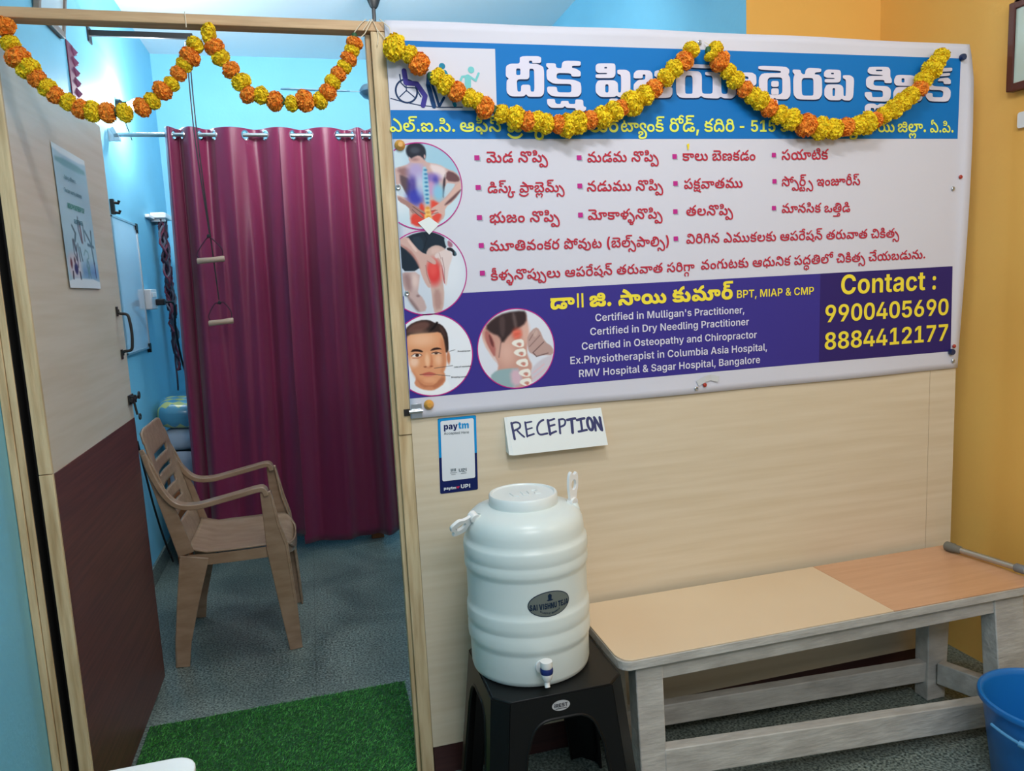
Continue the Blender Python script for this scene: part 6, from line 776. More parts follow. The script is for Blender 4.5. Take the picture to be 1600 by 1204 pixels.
106:"69 -3 -22 0 -30 14 1 11 0 10 30 15 23 0 20 0 30 -15 1 -10 0 -11 -30 -14",
107:"285 -3 -24 0 -42 5 -42 15 -25 14 -8 5 -10 5 -8 2 -5 0 -6 0 -8 -5 1 -3 0 -5 12 -12 11 -8 -91 -14 -10 8 -12 22 1 12 0 12 24 19 44 11 33 0 20 0 36 -5 36 -13 25 -11 12 -6 18 -7 14 -4 11 0 10 0 12 8 1 9 0 15 -20 27 -17 12 3 9 -32 16 -80 24 -37 7 41 38 42 -8 76 -23 66 -31 23 -19 5 -9 16 -14 14 -27 1 -16 0 -14 -22 -26 -52 -15/511 42 -22 0 -32 6 -20 10 -10 14 1 6 0 10 14 16 9 5 67 -3 -12 -5 -14 -11 1 -6 0 -6 10 -6 13 0 10 0 12 4 1 6 0 4 -16 6 -15 0 -427 0 1 35 381 0 30 0 40 -2 30 -5 13 -4 16 -6 16 -16 1 -12 0 -19 -48 -21",
108:"17 62 0 17 32 29 66 19 55 0 50 0 66 -17 34 -30 1 -19 0 -19 -32 -29 -68 -16 -51 0 -52 0 -66 17 -32 29/109 62 0 -12 28 -16 29 0 22 0 26 7 14 12 1 9 0 8 -14 13 -24 7 -19 0 -20 0 -26 -7 -14 -13/385 -3 -40 0 -56 17 -23 13 49 27 12 -6 20 -8 22 -6 15 0 12 0 16 8 1 8 0 8 -16 15 -30 13 -21 6 51 35 30 -7 50 -23 30 -28 1 -17 0 -24 -58 -31/565 -3 -40 0 -56 17 -23 13 49 27 12 -6 20 -8 22 -6 15 0 12 0 16 8 1 8 0 8 -16 15 -30 13 -21 6 51 35 30 -7 50 -23 30 -28 1 -17 0 -24 -58 -31",
109:"165 -3 -44 0 -64 6 -40 16 -11 15 85 12 6 -5 20 -7 30 -2 21 0 16 0 24 1 10 3 1 3 0 2 -6 3 -10 2 -9 0 -39 1 -44 1 -56 6 -15 8 -8 4 -12 11 1 9 0 11 32 19 64 11 49 0 36 0 56 -5 44 -15 13 -14 -85 -11 -6 4 -16 5 -24 3 -21 0 -18 0 -16 -2 -8 -3 1 -2 0 -3 12 -3 17 -1 59 -1 34 -1 44 -5 17 -6 12 -5 12 -13 1 -9 0 -16 -40 -19 -68 -8/145 96 -28 0 -42 9 -28 20 -7 16 85 11 6 -13 12 -12 9 0 8 0 12 5 13 6 25 15 18 11 32 14 40 6 29 0 5 -36 -14 0 -22 -3 -20 -7 -9 -6 -15 -10 -8 -5 -28 -13 -40 -8",
110:"49 -3 -40 0 -56 17 -23 13 51 27 10 -6 20 -8 24 -6 13 0 14 0 14 8 1 8 0 8 -16 15 -30 13 -19 6 51 35 30 -7 50 -23 28 -28 1 -17 0 -24 -56 -31",
111:"287 -3 -22 0 -40 5 -42 16 -23 14 -18 10 -16 6 -7 0 -8 0 -12 -6 1 -4 0 -6 12 -4 9 0 12 0 24 10 5 12 57 -26 -12 -7 -24 -12 -38 -8 -31 0 -34 0 -42 11 -18 19 1 11 0 12 24 20 46 10 31 0 20 0 36 -5 34 -12 23 -11 12 -7 20 -8 16 -3 9 0 12 0 12 7 1 9 0 6 -12 16 -28 14 -52 10 -37 0 -19 0 91 31 48 -3 68 -22 38 -31 1 -19 0 -16 -24 -24 -50 -15/463 -3 -42 0 -54 17 -23 13 51 27 8 -6 20 -8 24 -6 15 0 14 0 12 8 1 8 0 8 -14 15 -30 13 -21 6 51 35 10 -3 22 -7 9 -4 -1 -5 22 -8 32 -14 18 -20 1 -14 0 -24 -58 -31/687 42 -22 0 -32 6 -20 10 -8 14 1 6 0 10 12 16 9 5 69 -3 -12 -5 -16 -11 1 -6 0 -6 12 -6 11 0 10 0 12 4 1 6 0 4 -14 6 -17 0 -213 0 7 35 163 0 30 0 40 -2 28 -5 15 -4 14 -6 16 -16 1 -12 0 -19 -46 -21/155 96 -30 0 -40 9 -28 20 -7 16 85 11 6 -13 10 -12 11 0 8 0 14 5 11 6 25 15 18 11 32 14 40 6 29 0 5 -36 -14 0 -22 -3 -20 -7 -9 -6 -15 -10 -10 -5 -28 -13 -38 -8",
112:"17 61 0 17 32 30 66 19 55 0 50 0 66 -17 34 -30 1 -20 0 -18 -32 -29 -68 -16 -51 0 -52 0 -66 17 -32 28/109 63 0 -13 28 -16 29 0 22 0 26 7 14 13 1 8 0 9 -14 13 -24 8 -19 0 -20 0 -28 -8 -12 -13/69 131 0 8 14 14 19 5 -1 -5 -18 6 -16 14 1 9 0 8 10 12 11 4 10 4 26 5 40 2 25 0 145 0 1 -31 -159 0 -6 0 -8 -1 -3 -1 -2 -1 -4 -3 1 -1 0 -2 4 -3 3 0 2 -2 10 0 9 0 75 0 1 -32 -73 0 -8 0 -8 -1 -1 -1 -4 -2 1 -3 0 -1 2 -2 3 -1 4 -1 8 -1 9 0 13 0 1 -32 -23 0 -26 0 -42 7 -24 16",
113:"37 0 1 182 141 0 40 0 52 -13 26 -21 1 -13 0 -11 -18 -16 -28 -10 -17 -2 1 -2 20 0 34 -11 24 -20 1 -13 0 -15 -28 -22 -54 -13 -41 0/103 27 73 0 36 0 32 14 1 11 0 8 -16 13 -30 8 -19 0 -73 0/103 104 67 0 16 0 28 7 16 11 1 8 0 11 -30 14 -27 0 -67 0",
114:"37 0 1 182 137 0 42 0 58 -16 28 -27 1 -17 0 -18 -28 -27 -58 -15 -41 0 -89 0 1 26 81 0 26 0 32 9 14 15 1 10 0 9 -14 15 -32 9 -25 0 -59 0 1 -155",
115:"21 154 1 28 291 0 1 -28 -111 0 1 -154 -65 0 1 154",
116:"19 -47 23 74 67 0 -43 -74",
117:"",
118:"37 0 1 182 99 0 71 -94 4 -5 8 -17 10 -19 8 -18 5 -7 -13 0 4 7 8 18 10 19 8 17 5 5 69 94 99 0 1 -182 -63 0 1 92 0 6 0 16 2 19 0 20 1 8 5 0 -4 -9 -12 -20 -10 -19 -10 -16 -3 -5 -67 -92 -55 0 -67 92 -2 5 -10 15 -12 19 -12 21 -5 9 7 0 0 -8 2 -19 0 -19 0 -17 1 -6 1 -92",
119:"37 0 1 182 65 0 1 -182",
120:"13 0 129 182 83 0 131 -182 -71 0 -63 94 -10 15 -20 37 -11 24 13 0 -12 -24 -20 -37 -7 -15 -61 -94/87 45 1 26 193 0 1 -26",
121:"143 -3 -38 0 -54 14 -28 23 1 14 0 11 18 17 32 14 21 8 65 22 8 2 14 6 8 8 1 5 0 7 -20 10 -17 0 -10 0 -18 -5 -10 -8 1 -6 0 -6 12 -12 20 -13 15 -8 173 -100 -69 0 -141 81 -16 10 -30 18 -18 19 1 12 0 12 24 20 44 12 29 0 28 0 42 -11 22 -19 1 -12 0 -8 -12 -15 -22 -12 -13 -6 -73 -26 -18 -7 -16 -12 1 -7 0 -8 14 -11 26 -7 19 0 20 0 40 9 30 17 18 23 1 14 57 0 0 -18 -16 -25 -24 -17 -11 -6 -15 -6 -20 -8 -52 -9",
122:"193 -2 -48 0 -76 22 -42 42 1 29 0 29 42 42 76 22 49 0 30 0 52 -8 40 -16 26 -24 5 -15 -63 0 -4 8 -16 13 -22 9 -30 4 -15 0 -30 0 -46 -15 -26 -29 1 -20 0 -21 28 -29 44 -14 31 0 16 0 30 4 22 9 16 12 5 9 67 0 -4 -14 -26 -22 -40 -18 -52 -9",
123:"193 -2 -48 0 -76 22 -46 41 1 30 0 30 46 41 76 22 49 0 30 0 54 -8 42 -17 26 -24 5 -15 -73 0 -4 7 -14 12 -20 8 -28 4 -13 0 -28 0 -44 -14 -24 -27 1 -19 0 -20 24 -27 44 -13 29 0 14 0 28 4 20 8 14 12 5 7 75 0 -2 -12 -24 -24 -40 -18 -56 -10",
124:"155 -3 -42 0 -60 18 -32 32 1 21 0 21 32 32 60 17 43 0 40 0 60 -17 32 -32 1 -21 0 -21 -32 -32 -60 -18/155 26 18 0 28 11 12 19 1 12 0 12 -12 19 -28 10 -17 0 -20 0 -26 -10 -14 -19 1 -12 0 -12 14 -19 26 -11",
125:"105 79 1 -79 -71 0 1 136 69 0 3 -34 -3 0 10 17 44 19 35 0 28 0 42 -12 24 -23 1 -16 1 -87 -73 0 1 80 0 13 -26 15 -21 0 -16 0 -24 -7 -14 -13",
126:"167 136 1 -27 -161 0 1 27/43 169 75 0 1 -129 0 -7 12 -6 13 0 4 0 16 1 5 1 11 -28 -12 -1 -24 -2 -11 0 -40 0 -44 20 1 19",
127:"109 -3 -26 0 -42 10 -24 18 1 13 0 12 18 15 28 9 38 5 21 1 24 1 28 2 14 5 1 4 1 1 0 6 -10 8 -20 4 -13 0 -14 0 -20 -4 -14 -7 -1 -5 -67 6 8 12 32 16 48 9 33 0 22 0 40 -5 34 -11 20 -18 1 -12 1 -92 -69 0 1 19 -1 0 -8 -6 -22 -10 -30 -6/129 23 18 0 26 7 14 12 1 7 1 15 -2 -2 -14 -2 -16 -1 -16 -1 -5 -1 -14 -1 -20 -4 -12 -7 1 -6 0 -5 12 -7 18 -4",
128:"155 -3 -42 0 -60 18 -32 32 1 21 0 21 32 32 60 17 43 0 24 0 40 -6 32 -12 20 -17 5 -10 -67 -7 -2 6 -8 8 -14 6 -18 3 -9 0 -20 0 -26 -10 -14 -19 1 -12 0 -12 14 -19 26 -11 21 0 10 0 18 3 14 7 8 8 5 6 69 -6 -4 -11 -22 -17 -30 -12 -42 -7",
129:"69 -2 -18 0 -24 12 1 9 0 9 24 12 19 0 18 0 24 -12 1 -9 0 -9 -24 -12/69 88 -18 0 -24 12 1 9 0 9 24 12 19 0 18 0 24 -12 1 -9 0 -9 -24 -12",
130:"163 -2 -46 0 -62 22 -32 41 1 30 0 29 32 42 62 22 47 0 46 0 62 -22 30 -42 1 -29 0 -30 -30 -41 -62 -22/163 29 22 0 28 13 14 28 1 21 0 21 -14 28 -28 14 -21 0 -22 0 -30 -14 -14 -28 1 -21 0 -21 14 -28 30 -13",
131:"17 32 1 30 137 120 73 0 -131 -118 1 -2 217 0 1 -30/191 0 1 41 3 13 1 60 69 0 1 -114",
132:"163 -2 -36 0 -60 14 -36 28 1 19 0 14 24 29 25 18 85 62 77 0 -115 -84 -19 0 6 5 22 8 30 5 21 0 34 0 50 -14 28 -25 1 -18 0 -18 -34 -28 -58 -15/163 27 18 0 26 8 16 14 1 10 0 9 -16 14 -26 8 -17 0 -18 0 -26 -8 -16 -14 1 -9 0 -9 16 -15 26 -8",
133:"163 -2 -42 0 -62 13 -36 23 1 15 0 11 20 19 36 13 23 2 1 1 -30 3 -36 23 1 14 0 15 34 22 56 12 39 0 36 0 58 -12 32 -22 1 -15 0 -14 -36 -23 -27 -3 1 -1 20 -2 36 -13 22 -19 1 -11 0 -15 -36 -23 -64 -13/163 25 18 0 28 7 16 12 1 8 0 8 -16 12 -28 7 -17 0 -18 0 -28 -7 -16 -12 1 -8 0 -8 14 -12 28 -7/163 107 14 0 26 6 14 11 1 8 0 7 -14 11 -24 6 -15 0 -16 0 -24 -6 -14 -11 1 -7 0 -8 14 -11 24 -6",
134:"35 0 1 27 131 60 16 8 24 13 10 13 1 7 0 8 -14 12 -26 6 -15 0 -16 0 -26 -6 -14 -13 1 -9 -69 0 0 18 32 26 58 14 39 0 38 0 58 -13 32 -25 1 -15 0 -11 -16 -19 -42 -25 -35 -17 -55 -27 1 -1 155 0 1 -31",
135:"61 0 151 150 1 1 -175 0 1 31 255 0 1 -31 -151 -151",
136:"155 -3 -40 0 -60 18 -32 31 1 21 0 21 32 32 58 18 39 0 26 0 44 -8 36 -17 18 -26 1 -18 1 -10 -221 0 1 22 193 0 -29 -6 0 11 -14 18 -28 9 -21 0 -20 0 -30 -10 -16 -16 1 -10 1 -15 0 -13 18 -18 32 -9 23 0 12 0 24 4 16 8 5 6 59 -6 -6 -11 -32 -17 -48 -9",
137:"35 0 1 136 63 0 1 -22 3 0 8 12 36 12 25 0 4 0 14 0 5 -1 1 -29 -4 1 -16 1 -9 0 -16 0 -28 -8 -16 -13 1 -9 1 -80",
138:"161 136 1 -24 -155 0 1 24/45 169 65 0 1 -131 0 -7 12 -7 15 0 4 0 14 1 7 1 11 -25 -12 -1 -20 -2 -11 0 -38 0 -42 20 1 18",
139:"35 0 1 136 65 0 1 -136/67 156 -16 0 -22 10 1 7 0 7 22 11 17 0 14 0 22 -11 1 -7 0 -7 -22 -10",
140:"179 136 1 -24 -173 0 1 24/55 0 1 150 0 13 24 18 38 9 25 0 16 0 26 -2 7 -1 -11 -25 -4 1 -12 1 -7 0 -18 0 -16 -9 1 -8 1 -147",
141:"135 -2 -32 0 -52 16 -28 32 1 22 0 23 30 31 50 16 33 0 24 0 32 -8 18 -11 5 -5 5 0 1 68 63 0 1 -182 -61 0 1 22 -3 0 -4 -5 -20 -12 -30 -7/153 24 20 0 30 11 14 20 1 13 0 13 -14 20 -30 11 -19 0 -22 0 -28 -11 -16 -20 1 -13 0 -13 16 -20 28 -11",
142:"99 80 1 -80 -63 0 1 136 61 0 1 -33 -3 0 12 17 44 18 33 0 30 0 42 -12 22 -23 1 -16 1 -87 -63 0 1 82 0 14 -28 15 -23 0 -18 0 -26 -7 -14 -14",
143:"129 -2 -28 0 -44 12 -22 23 1 17 1 86 65 0 1 -81 0 -14 28 -16 25 0 18 0 26 8 14 14 1 10 1 79 65 0 1 -136 -59 0 1 34 5 0 -12 -18 -44 -18",
144:"109 -1 -38 0 -36 18 1 17 1 148 65 0 1 -143 0 -8 8 -6 13 0 6 0 8 0 3 1 11 -24 -6 -1 -18 -2",
145:"153 -54 -34 0 -48 8 -30 15 -7 9 55 9 4 -4 16 -8 26 -5 21 0 28 0 36 14 1 15 1 25 -3 0 -6 -5 -18 -10 -30 -7 -23 0 -32 0 -50 15 -30 29 1 23 0 22 30 31 52 16 31 0 24 0 32 -8 18 -11 7 -5 3 0 1 22 65 0 1 -136 0 -19 -34 -23 -58 -12/153 27 20 0 30 10 14 19 1 13 0 13 -14 19 -30 11 -19 0 -22 0 -28 -11 -16 -20 1 -12 0 -13 16 -19 28 -10",
146:"111 -3 -26 0 -42 10 -24 18 1 13 0 12 18 15 30 9 36 5 21 1 24 1 30 2 14 4 1 5 1 1 0 6 -10 10 -22 5 -15 0 -16 0 -22 -5 -16 -8 -1 -4 -59 6 8 12 34 15 46 8 29 0 20 0 38 -4 34 -11 20 -18 1 -14 1 -91 -61 0 1 19 -1 0 -6 -6 -22 -10 -30 -6/127 21 20 0 28 8 16 12 1 8 1 16 -2 -1 -16 -2 -18 -2 -18 -1 -5 -1 -14 -1 -22 -4 -14 -8 1 -6 0 -6 12 -8 20 -4",
147:"57 108 -5 74 63 0 -5 -74",
148:"137 -3 -30 0 -48 9 -32 18 -3 12 59 5 6 -10 30 -9 23 0 24 0 28 9 1 7 0 6 -18 7 -19 2 -45 5 -38 5 -38 19 1 15 0 12 26 19 50 10 35 0 30 0 44 -9 28 -15 7 -11 -55 -6 -6 8 -24 9 -21 0 -20 0 -28 -8 1 -7 0 -6 18 -8 23 -2 47 -5 38 -4 38 -19 1 -14 0 -13 -30 -20 -52 -11",
149:"153 -3 -40 0 -58 18 -32 32 1 21 0 21 32 32 58 17 41 0 22 0 40 -6 30 -11 22 -16 5 -10 -59 -6 -2 5 -10 9 -14 6 -20 3 -11 0 -22 0 -28 -11 -16 -21 1 -12 0 -13 16 -20 28 -12 23 0 12 0 20 3 14 7 10 9 5 5 59 -6 -4 -10 -20 -16 -32 -12 -38 -6",
150:"153 -3 -40 0 -58 18 -32 32 1 21 0 21 32 32 58 17 41 0 40 0 58 -17 32 -32 1 -21 0 -21 -32 -32 -58 -18/153 23 22 0 30 12 14 20 1 13 0 12 -14 20 -30 12 -21 0 -22 0 -30 -12 -14 -20 1 -12 0 -13 14 -20 30 -12",
151:"161 0 -91 0 1 28 89 0 38 0 52 14 26 28 1 21 0 21 -26 28 -50 14 -37 0 -91 0 1 28 97 0 54 0 78 -22 42 -41 1 -28 0 -28 -42 -41 -78 -22/103 182 1 -182 -65 0 1 182",
152:"31 -49 17 25 9 -1 14 -2 22 2 16 8 3 8 5 8 -101 137 69 0 51 -74 8 -13 12 -26 7 -14 -15 0 6 14 14 26 9 13 53 74 67 0 -115 -154 -8 -10 -26 -16 -36 -8 -23 0 -14 0 -22 2",
153:"37 0 1 182 75 0 127 -100 8 -7 18 -15 18 -20 11 -12 -7 0 -2 11 -2 21 -2 20 1 6 1 96 69 0 1 -182 -73 0 -113 90 -12 9 -18 17 -22 21 -15 15 11 0 0 -13 4 -24 0 -19 1 -6 1 -90",
154:"193 -2 -48 0 -76 22 -42 42 1 29 0 29 42 42 76 22 49 0 48 0 76 -22 44 -42 1 -29 0 -30 -44 -41 -76 -22/193 27 30 0 46 14 26 29 1 21 0 21 -26 28 -46 15 -29 0 -30 0 -46 -15 -26 -28 1 -21 0 -21 26 -28 46 -15",
155:"35 -51 1 187 63 0 1 -22 5 0 4 5 18 11 32 8 25 0 32 0 50 -16 30 -31 1 -23 0 -22 -28 -32 -52 -16 -31 0 -24 0 -30 7 -20 12 -3 5 -1 0 1 -73/161 24 22 0 28 11 16 20 1 13 0 13 -16 20 -28 11 -21 0 -20 0 -30 -11 -14 -20 1 -13 0 -13 14 -20 30 -11",
156:"99 80 1 -80 -63 0 1 182 63 0 1 -79 -5 0 12 17 44 18 33 0 30 0 42 -12 22 -23 1 -16 1 -87 -63 0 1 82 0 14 -28 15 -23 0 -18 0 -26 -7 -14 -14",
157:"37 0 1 182 237 0 1 -28 -169 0 1 -49 159 0 1 -27 -157 0 1 -51 173 0 1 -27",
158:"13 0 107 82 1 -24 -99 78 71 0 29 -23 12 -10 18 -20 11 -9 -25 0 10 9 18 20 13 10 31 23 69 0 -101 -79 1 24 107 -81 -69 0 -31 27 -14 11 -18 19 -9 9 27 0 -10 -9 -18 -19 -11 -11 -33 -27",
159:"69 -2 -16 0 -24 11 1 8 0 9 24 11 17 0 16 0 22 -11 1 -9 0 -8 -22 -11",
160:"35 0 1 136 61 0 3 -32 -3 0 6 12 24 15 32 8 19 0 30 0 36 -19 9 -18 -7 0 6 12 28 17 36 8 23 0 24 0 40 -11 22 -21 1 -15 1 -92 -61 0 1 87 0 13 -28 12 -19 0 -16 0 -22 -7 -12 -12 1 -7 1 -86 -61 0 1 89 0 10 -26 13 -19 0 -14 0 -24 -7 -12 -12 1 -9 1 -84",
161:"179 -2 -24 0 -30 7 -20 12 -3 5 -3 0 1 -22 -61 0 1 182 65 0 1 -68 3 0 4 5 18 11 32 8 25 0 32 0 50 -16 30 -31 1 -23 0 -22 -28 -32 -52 -16/161 24 22 0 28 11 16 20 1 13 0 13 -16 20 -28 11 -21 0 -20 0 -30 -11 -14 -20 1 -13 0 -13 14 -20 30 -11",
162:"37 0 1 182 67 0 1 -75 171 0 1 75 65 0 1 -182 -63 0 1 79 -169 0 1 -79",
163:"37 0 1 182 137 0 42 0 58 -15 28 -26 1 -17 0 -18 -28 -25 -58 -14 -41 0 -97 0 1 27 89 0 26 0 32 7 14 13 1 10 0 9 -14 14 -32 8 -25 0 -59 0 1 -155/243 0 -89 82 73 0 91 -82",
164:"143 0 -129 182 73 0 65 -95 10 -14 20 -37 13 -23 -13 0 12 24 22 36 9 14 63 95 73 0 -127 -182",
165:"165 -3 -42 0 -62 13 -36 26 1 17 65 0 2 -9 20 -13 34 -6 21 0 22 0 32 7 18 11 1 8 0 7 -16 10 -30 6 -17 3 -41 5 -46 6 -50 24 1 19 0 16 34 24 60 13 39 0 38 0 60 -13 32 -24 3 -15 -63 0 -2 12 -38 13 -27 0 -22 0 -30 -7 -14 -10 1 -7 0 -8 18 -10 28 -6 17 -1 35 -5 20 -2 38 -8 30 -13 18 -17 1 -12 0 -16 -32 -24 -62 -14",
166:"25 -51 1 187 99 0 1 -23 3 0 6 7 20 11 30 7 23 0 26 0 48 -14 32 -31 1 -25 0 -23 -30 -31 -48 -16 -29 0 -18 0 -30 7 -22 11 -5 6 1 0 1 -73/165 36 14 0 18 8 10 14 1 10 0 10 -10 15 -18 8 -13 0 -14 0 -18 -8 -12 -15 1 -10 0 -10 12 -14 18 -8",
167:"103 -2 -28 0 -40 8 -22 18 1 14 0 11 16 16 26 10 38 5 21 1 24 1 26 2 14 5 1 4 1 1 0 3 -8 5 -14 2 -9 0 -8 0 -16 -2 -10 -6 -1 -4 -87 5 4 11 30 19 54 11 39 0 30 0 46 -7 34 -12 18 -16 1 -9 1 -94 -91 0 1 19 -1 0 -8 -7 -24 -10 -30 -4/133 29 12 0 20 4 12 9 1 6 1 12 -4 -1 -8 -2 -10 -1 -10 -1 -5 0 -12 -1 -14 -4 -8 -6 1 -3 0 -4 8 -6 12 -2",
168:"27 -47 21 35 15 -2 16 -2 22 2 12 6 -3 4 -1 4 -101 136 105 0 37 -62 8 -14 8 -28 7 -17 -17 0 6 17 14 28 9 14 41 62 101 0 -111 -148 -8 -12 -28 -18 -46 -10 -33 0 -16 0 -34 2",
169:"185 136 1 -35 -179 0 1 35/41 169 99 0 1 -125 0 -4 8 -5 11 0 4 0 18 1 3 1 13 -35 -16 -2 -30 -2 -13 0 -46 0 -46 21 1 20",
170:"25 0 1 136 91 0 7 -36 -5 0 6 14 26 16 34 8 19 0 30 0 36 -19 11 -23 -9 0 6 15 30 19 38 8 21 0 28 0 38 -11 22 -21 1 -14 1 -92 -97 0 1 80 0 9 -18 10 -13 0 -10 0 -16 -5 -8 -8 1 -6 1 -80 -93 0 1 80 0 9 -18 10 -13 0 -10 0 -16 -5 -6 -8 1 -6 1 -80",
171:"13 0 131 182 69 0 133 -182 -59 0 -71 101 -8 13 -20 33 -11 23 13 0 -14 -23 -18 -34 -7 -12 -69 -101/83 48 1 23 191 0 1 -23",
172:"151 -3 -38 0 -56 18 -32 31 1 21 0 22 32 32 56 17 39 0 22 0 38 -5 30 -11 20 -15 7 -9 -51 -6 -2 5 -12 9 -16 6 -20 3 -11 0 -26 0 -32 -13 -16 -21 1 -13 0 -13 16 -22 32 -13 27 0 12 0 20 3 18 7 10 9 5 6 51 -7 -4 -9 -22 -15 -30 -11 -38 -6",
173:"155 -3 -40 0 -58 18 -32 31 1 21 0 21 30 32 58 18 39 0 22 0 44 -7 34 -17 22 -26 1 -18 1 -10 -217 0 1 20 191 0 -25 -6 0 12 -16 19 -30 11 -21 0 -24 0 -32 -11 -16 -18 1 -11 1 -13 0 -14 18 -20 36 -10 23 0 16 0 24 5 18 8 5 7 51 -6 -6 -11 -30 -16 -46 -9",
174:"37 -51 1 187 53 0 1 -22 5 0 6 5 16 11 32 8 27 0 32 0 52 -16 30 -32 1 -22 0 -22 -30 -32 -52 -17 -31 0 -26 0 -30 9 -18 11 -5 4 -1 0 1 -72/161 20 24 0 30 13 16 22 1 13 0 14 -16 21 -30 12 -23 0 -24 0 -30 -12 -18 -21 1 -14 0 -14 18 -22 32 -12",
175:"153 136 1 -21 -147 0 1 21/45 169 55 0 1 -132 0 -8 14 -8 17 0 4 0 14 1 5 0 11 -21 -8 -1 -20 -2 -9 0 -36 0 -42 19 1 18",
176:"139 -3 -34 0 -52 17 -28 32 1 22 0 22 30 32 50 16 35 0 26 0 30 -8 18 -11 5 -5 5 0 1 68 55 0 1 -182 -53 0 1 21 -3 0 -4 -4 -18 -11 -32 -9/151 20 22 0 32 12 16 22 1 14 0 14 -16 21 -32 12 -21 0 -24 0 -32 -12 -16 -21 1 -14 0 -13 16 -22 32 -13",
177:"",
178:"41 0 1 182 57 0 1 -77 181 0 1 77 57 0 1 -182 -55 0 1 81 -179 0 1 -81",
179:"37 0 1 136 53 0 1 -21 5 0 6 11 38 12 25 0 6 0 12 0 5 0 1 -26 -2 1 -16 1 -9 0 -18 0 -30 -8 -16 -14 1 -9 1 -83",
180:"183 -2 -46 0 -70 16 -38 30 1 21 1 117 87 0 1 -114 0 -9 18 -15 30 -9 21 0 20 0 30 9 18 15 1 9 1 114 87 0 1 -117 0 -21 -40 -30 -68 -16",
181:"29 0 1 182 151 0 40 0 60 -16 32 -28 1 -19 0 -19 -32 -28 -62 -15 -41 0 -91 0 1 34 79 0 20 0 26 7 14 13 1 8 0 9 -14 12 -26 7 -21 0 -43 0 1 -147",
182:"37 0 1 182 85 0 1 -182",
183:"183 -3 -44 0 -68 17 -38 30 1 20 1 118 77 0 1 -115 0 -11 18 -16 34 -10 23 0 24 0 34 10 18 16 1 11 1 115 77 0 1 -118 0 -20 -38 -30 -68 -17",
184:"33 0 1 182 143 0 42 0 58 -16 30 -28 1 -18 0 -18 -30 -27 -58 -16 -41 0 -91 0 1 30 81 0 22 0 30 8 14 14 1 9 0 10 -14 13 -30 8 -21 0 -53 0 1 -151",
185:"37 0 1 182 75 0 1 -182",
186:"161 0 -93 0 1 32 93 0 34 0 48 13 24 26 1 20 0 20 -24 26 -48 13 -33 0 -93 0 1 32 99 0 54 0 80 -22 42 -41 1 -28 0 -28 -42 -41 -80 -22/109 182 1 -182 -75 0 1 182",
187:"33 0 1 136 71 0 1 -23 5 0 6 12 36 13 23 0 6 0 14 0 5 -1 1 -33 -4 1 -18 1 -9 0 -16 0 -26 -7 -16 -13 1 -8 1 -78",
188:"33 -51 1 187 73 0 1 -22 3 0 6 5 18 11 32 8 23 0 30 0 52 -15 30 -32 1 -23 0 -23 -30 -31 -50 -16 -31 0 -22 0 -30 7 -20 11 -5 6 -1 0 1 -73/163 27 18 0 26 11 14 18 1 12 0 12 -14 18 -26 11 -17 0 -20 0 -26 -10 -14 -18 1 -13 0 -12 14 -19 26 -10",
189:"33 0 1 136 73 0 1 -136/69 154 -16 0 -24 11 1 8 0 8 24 11 17 0 16 0 24 -11 1 -8 0 -8 -24 -11",
190:"153 -54 -34 0 -50 9 -32 15 -5 10 63 8 4 -4 14 -7 24 -4 19 0 28 0 32 13 1 13 1 25 -5 0 -4 -5 -18 -11 -30 -6 -23 0 -30 0 -50 14 -30 30 1 22 0 24 30 31 50 15 33 0 22 0 32 -8 18 -11 7 -5 3 0 1 22 73 0 1 -135 0 -18 -34 -25 -58 -12/155 30 18 0 26 9 14 17 1 13 0 12 -14 18 -26 10 -17 0 -20 0 -26 -10 -14 -19 1 -11 0 -12 14 -18 26 -9",
191:"155 -3 -42 0 -60 17 -32 32 1 22 0 21 32 31 60 18 39 0 28 0 46 -8 36 -18 18 -26 1 -17 1 -10 -227 0 1 23 195 0 -33 -6 0 10 -14 16 -26 9 -17 0 -20 0 -26 -9 -14 -15 1 -10 1 -16 0 -12 16 -16 28 -8 21 0 12 0 22 4 14 7 5 5 67 -6 -6 -11 -32 -17 -50 -10",
192:"31 -48 17 27 11 -1 14 -2 22 2 14 7 3 7 3 8 -101 136 79 0 47 -70 8 -14 10 -27 7 -14 -15 0 6 14 14 27 9 14 49 70 79 0 -115 -152 -8 -11 -26 -16 -40 -9 -25 0 -16 0 -24 2",
193:"33 0 1 182 77 0 1 -151 157 0 1 -31",
194:"141 -3 -34 0 -50 10 -32 18 -5 12 71 6 4 -9 28 -10 23 0 20 0 26 8 1 6 0 6 -18 6 -17 2 -47 5 -38 4 -40 20 1 15 0 13 28 19 52 10 35 0 34 0 46 -9 30 -16 5 -11 -63 -6 -4 7 -24 9 -19 0 -18 0 -24 -8 1 -6 0 -5 16 -7 19 -2 51 -5 40 -4 38 -18 1 -15 0 -13 -32 -20 -54 -12",
195:"185 136 1 -27 -179 0 1 27/55 0 1 147 0 14 22 20 40 9 27 0 16 0 30 -2 7 -1 -13 -28 -4 1 -12 1 -7 0 -16 0 -14 -8 1 -7 1 -146",
196:"113 -1 -42 0 -38 18 1 18 1 147 73 0 1 -142 0 -6 10 -6 11 0 6 0 6 0 5 1 11 -27 -4 -1 -22 -2",
197:"185 -2 -22 0 -30 7 -20 11 -5 6 -1 0 1 -22 -71 0 1 182 73 0 1 -68 3 0 6 5 18 11 32 8 23 0 30 0 52 -15 30 -32 1 -23 0 -23 -30 -31 -50 -16/163 27 18 0 26 11 14 18 1 12 0 12 -14 18 -26 11 -17 0 -20 0 -26 -10 -14 -18 1 -13 0 -12 14 -19 26 -10",
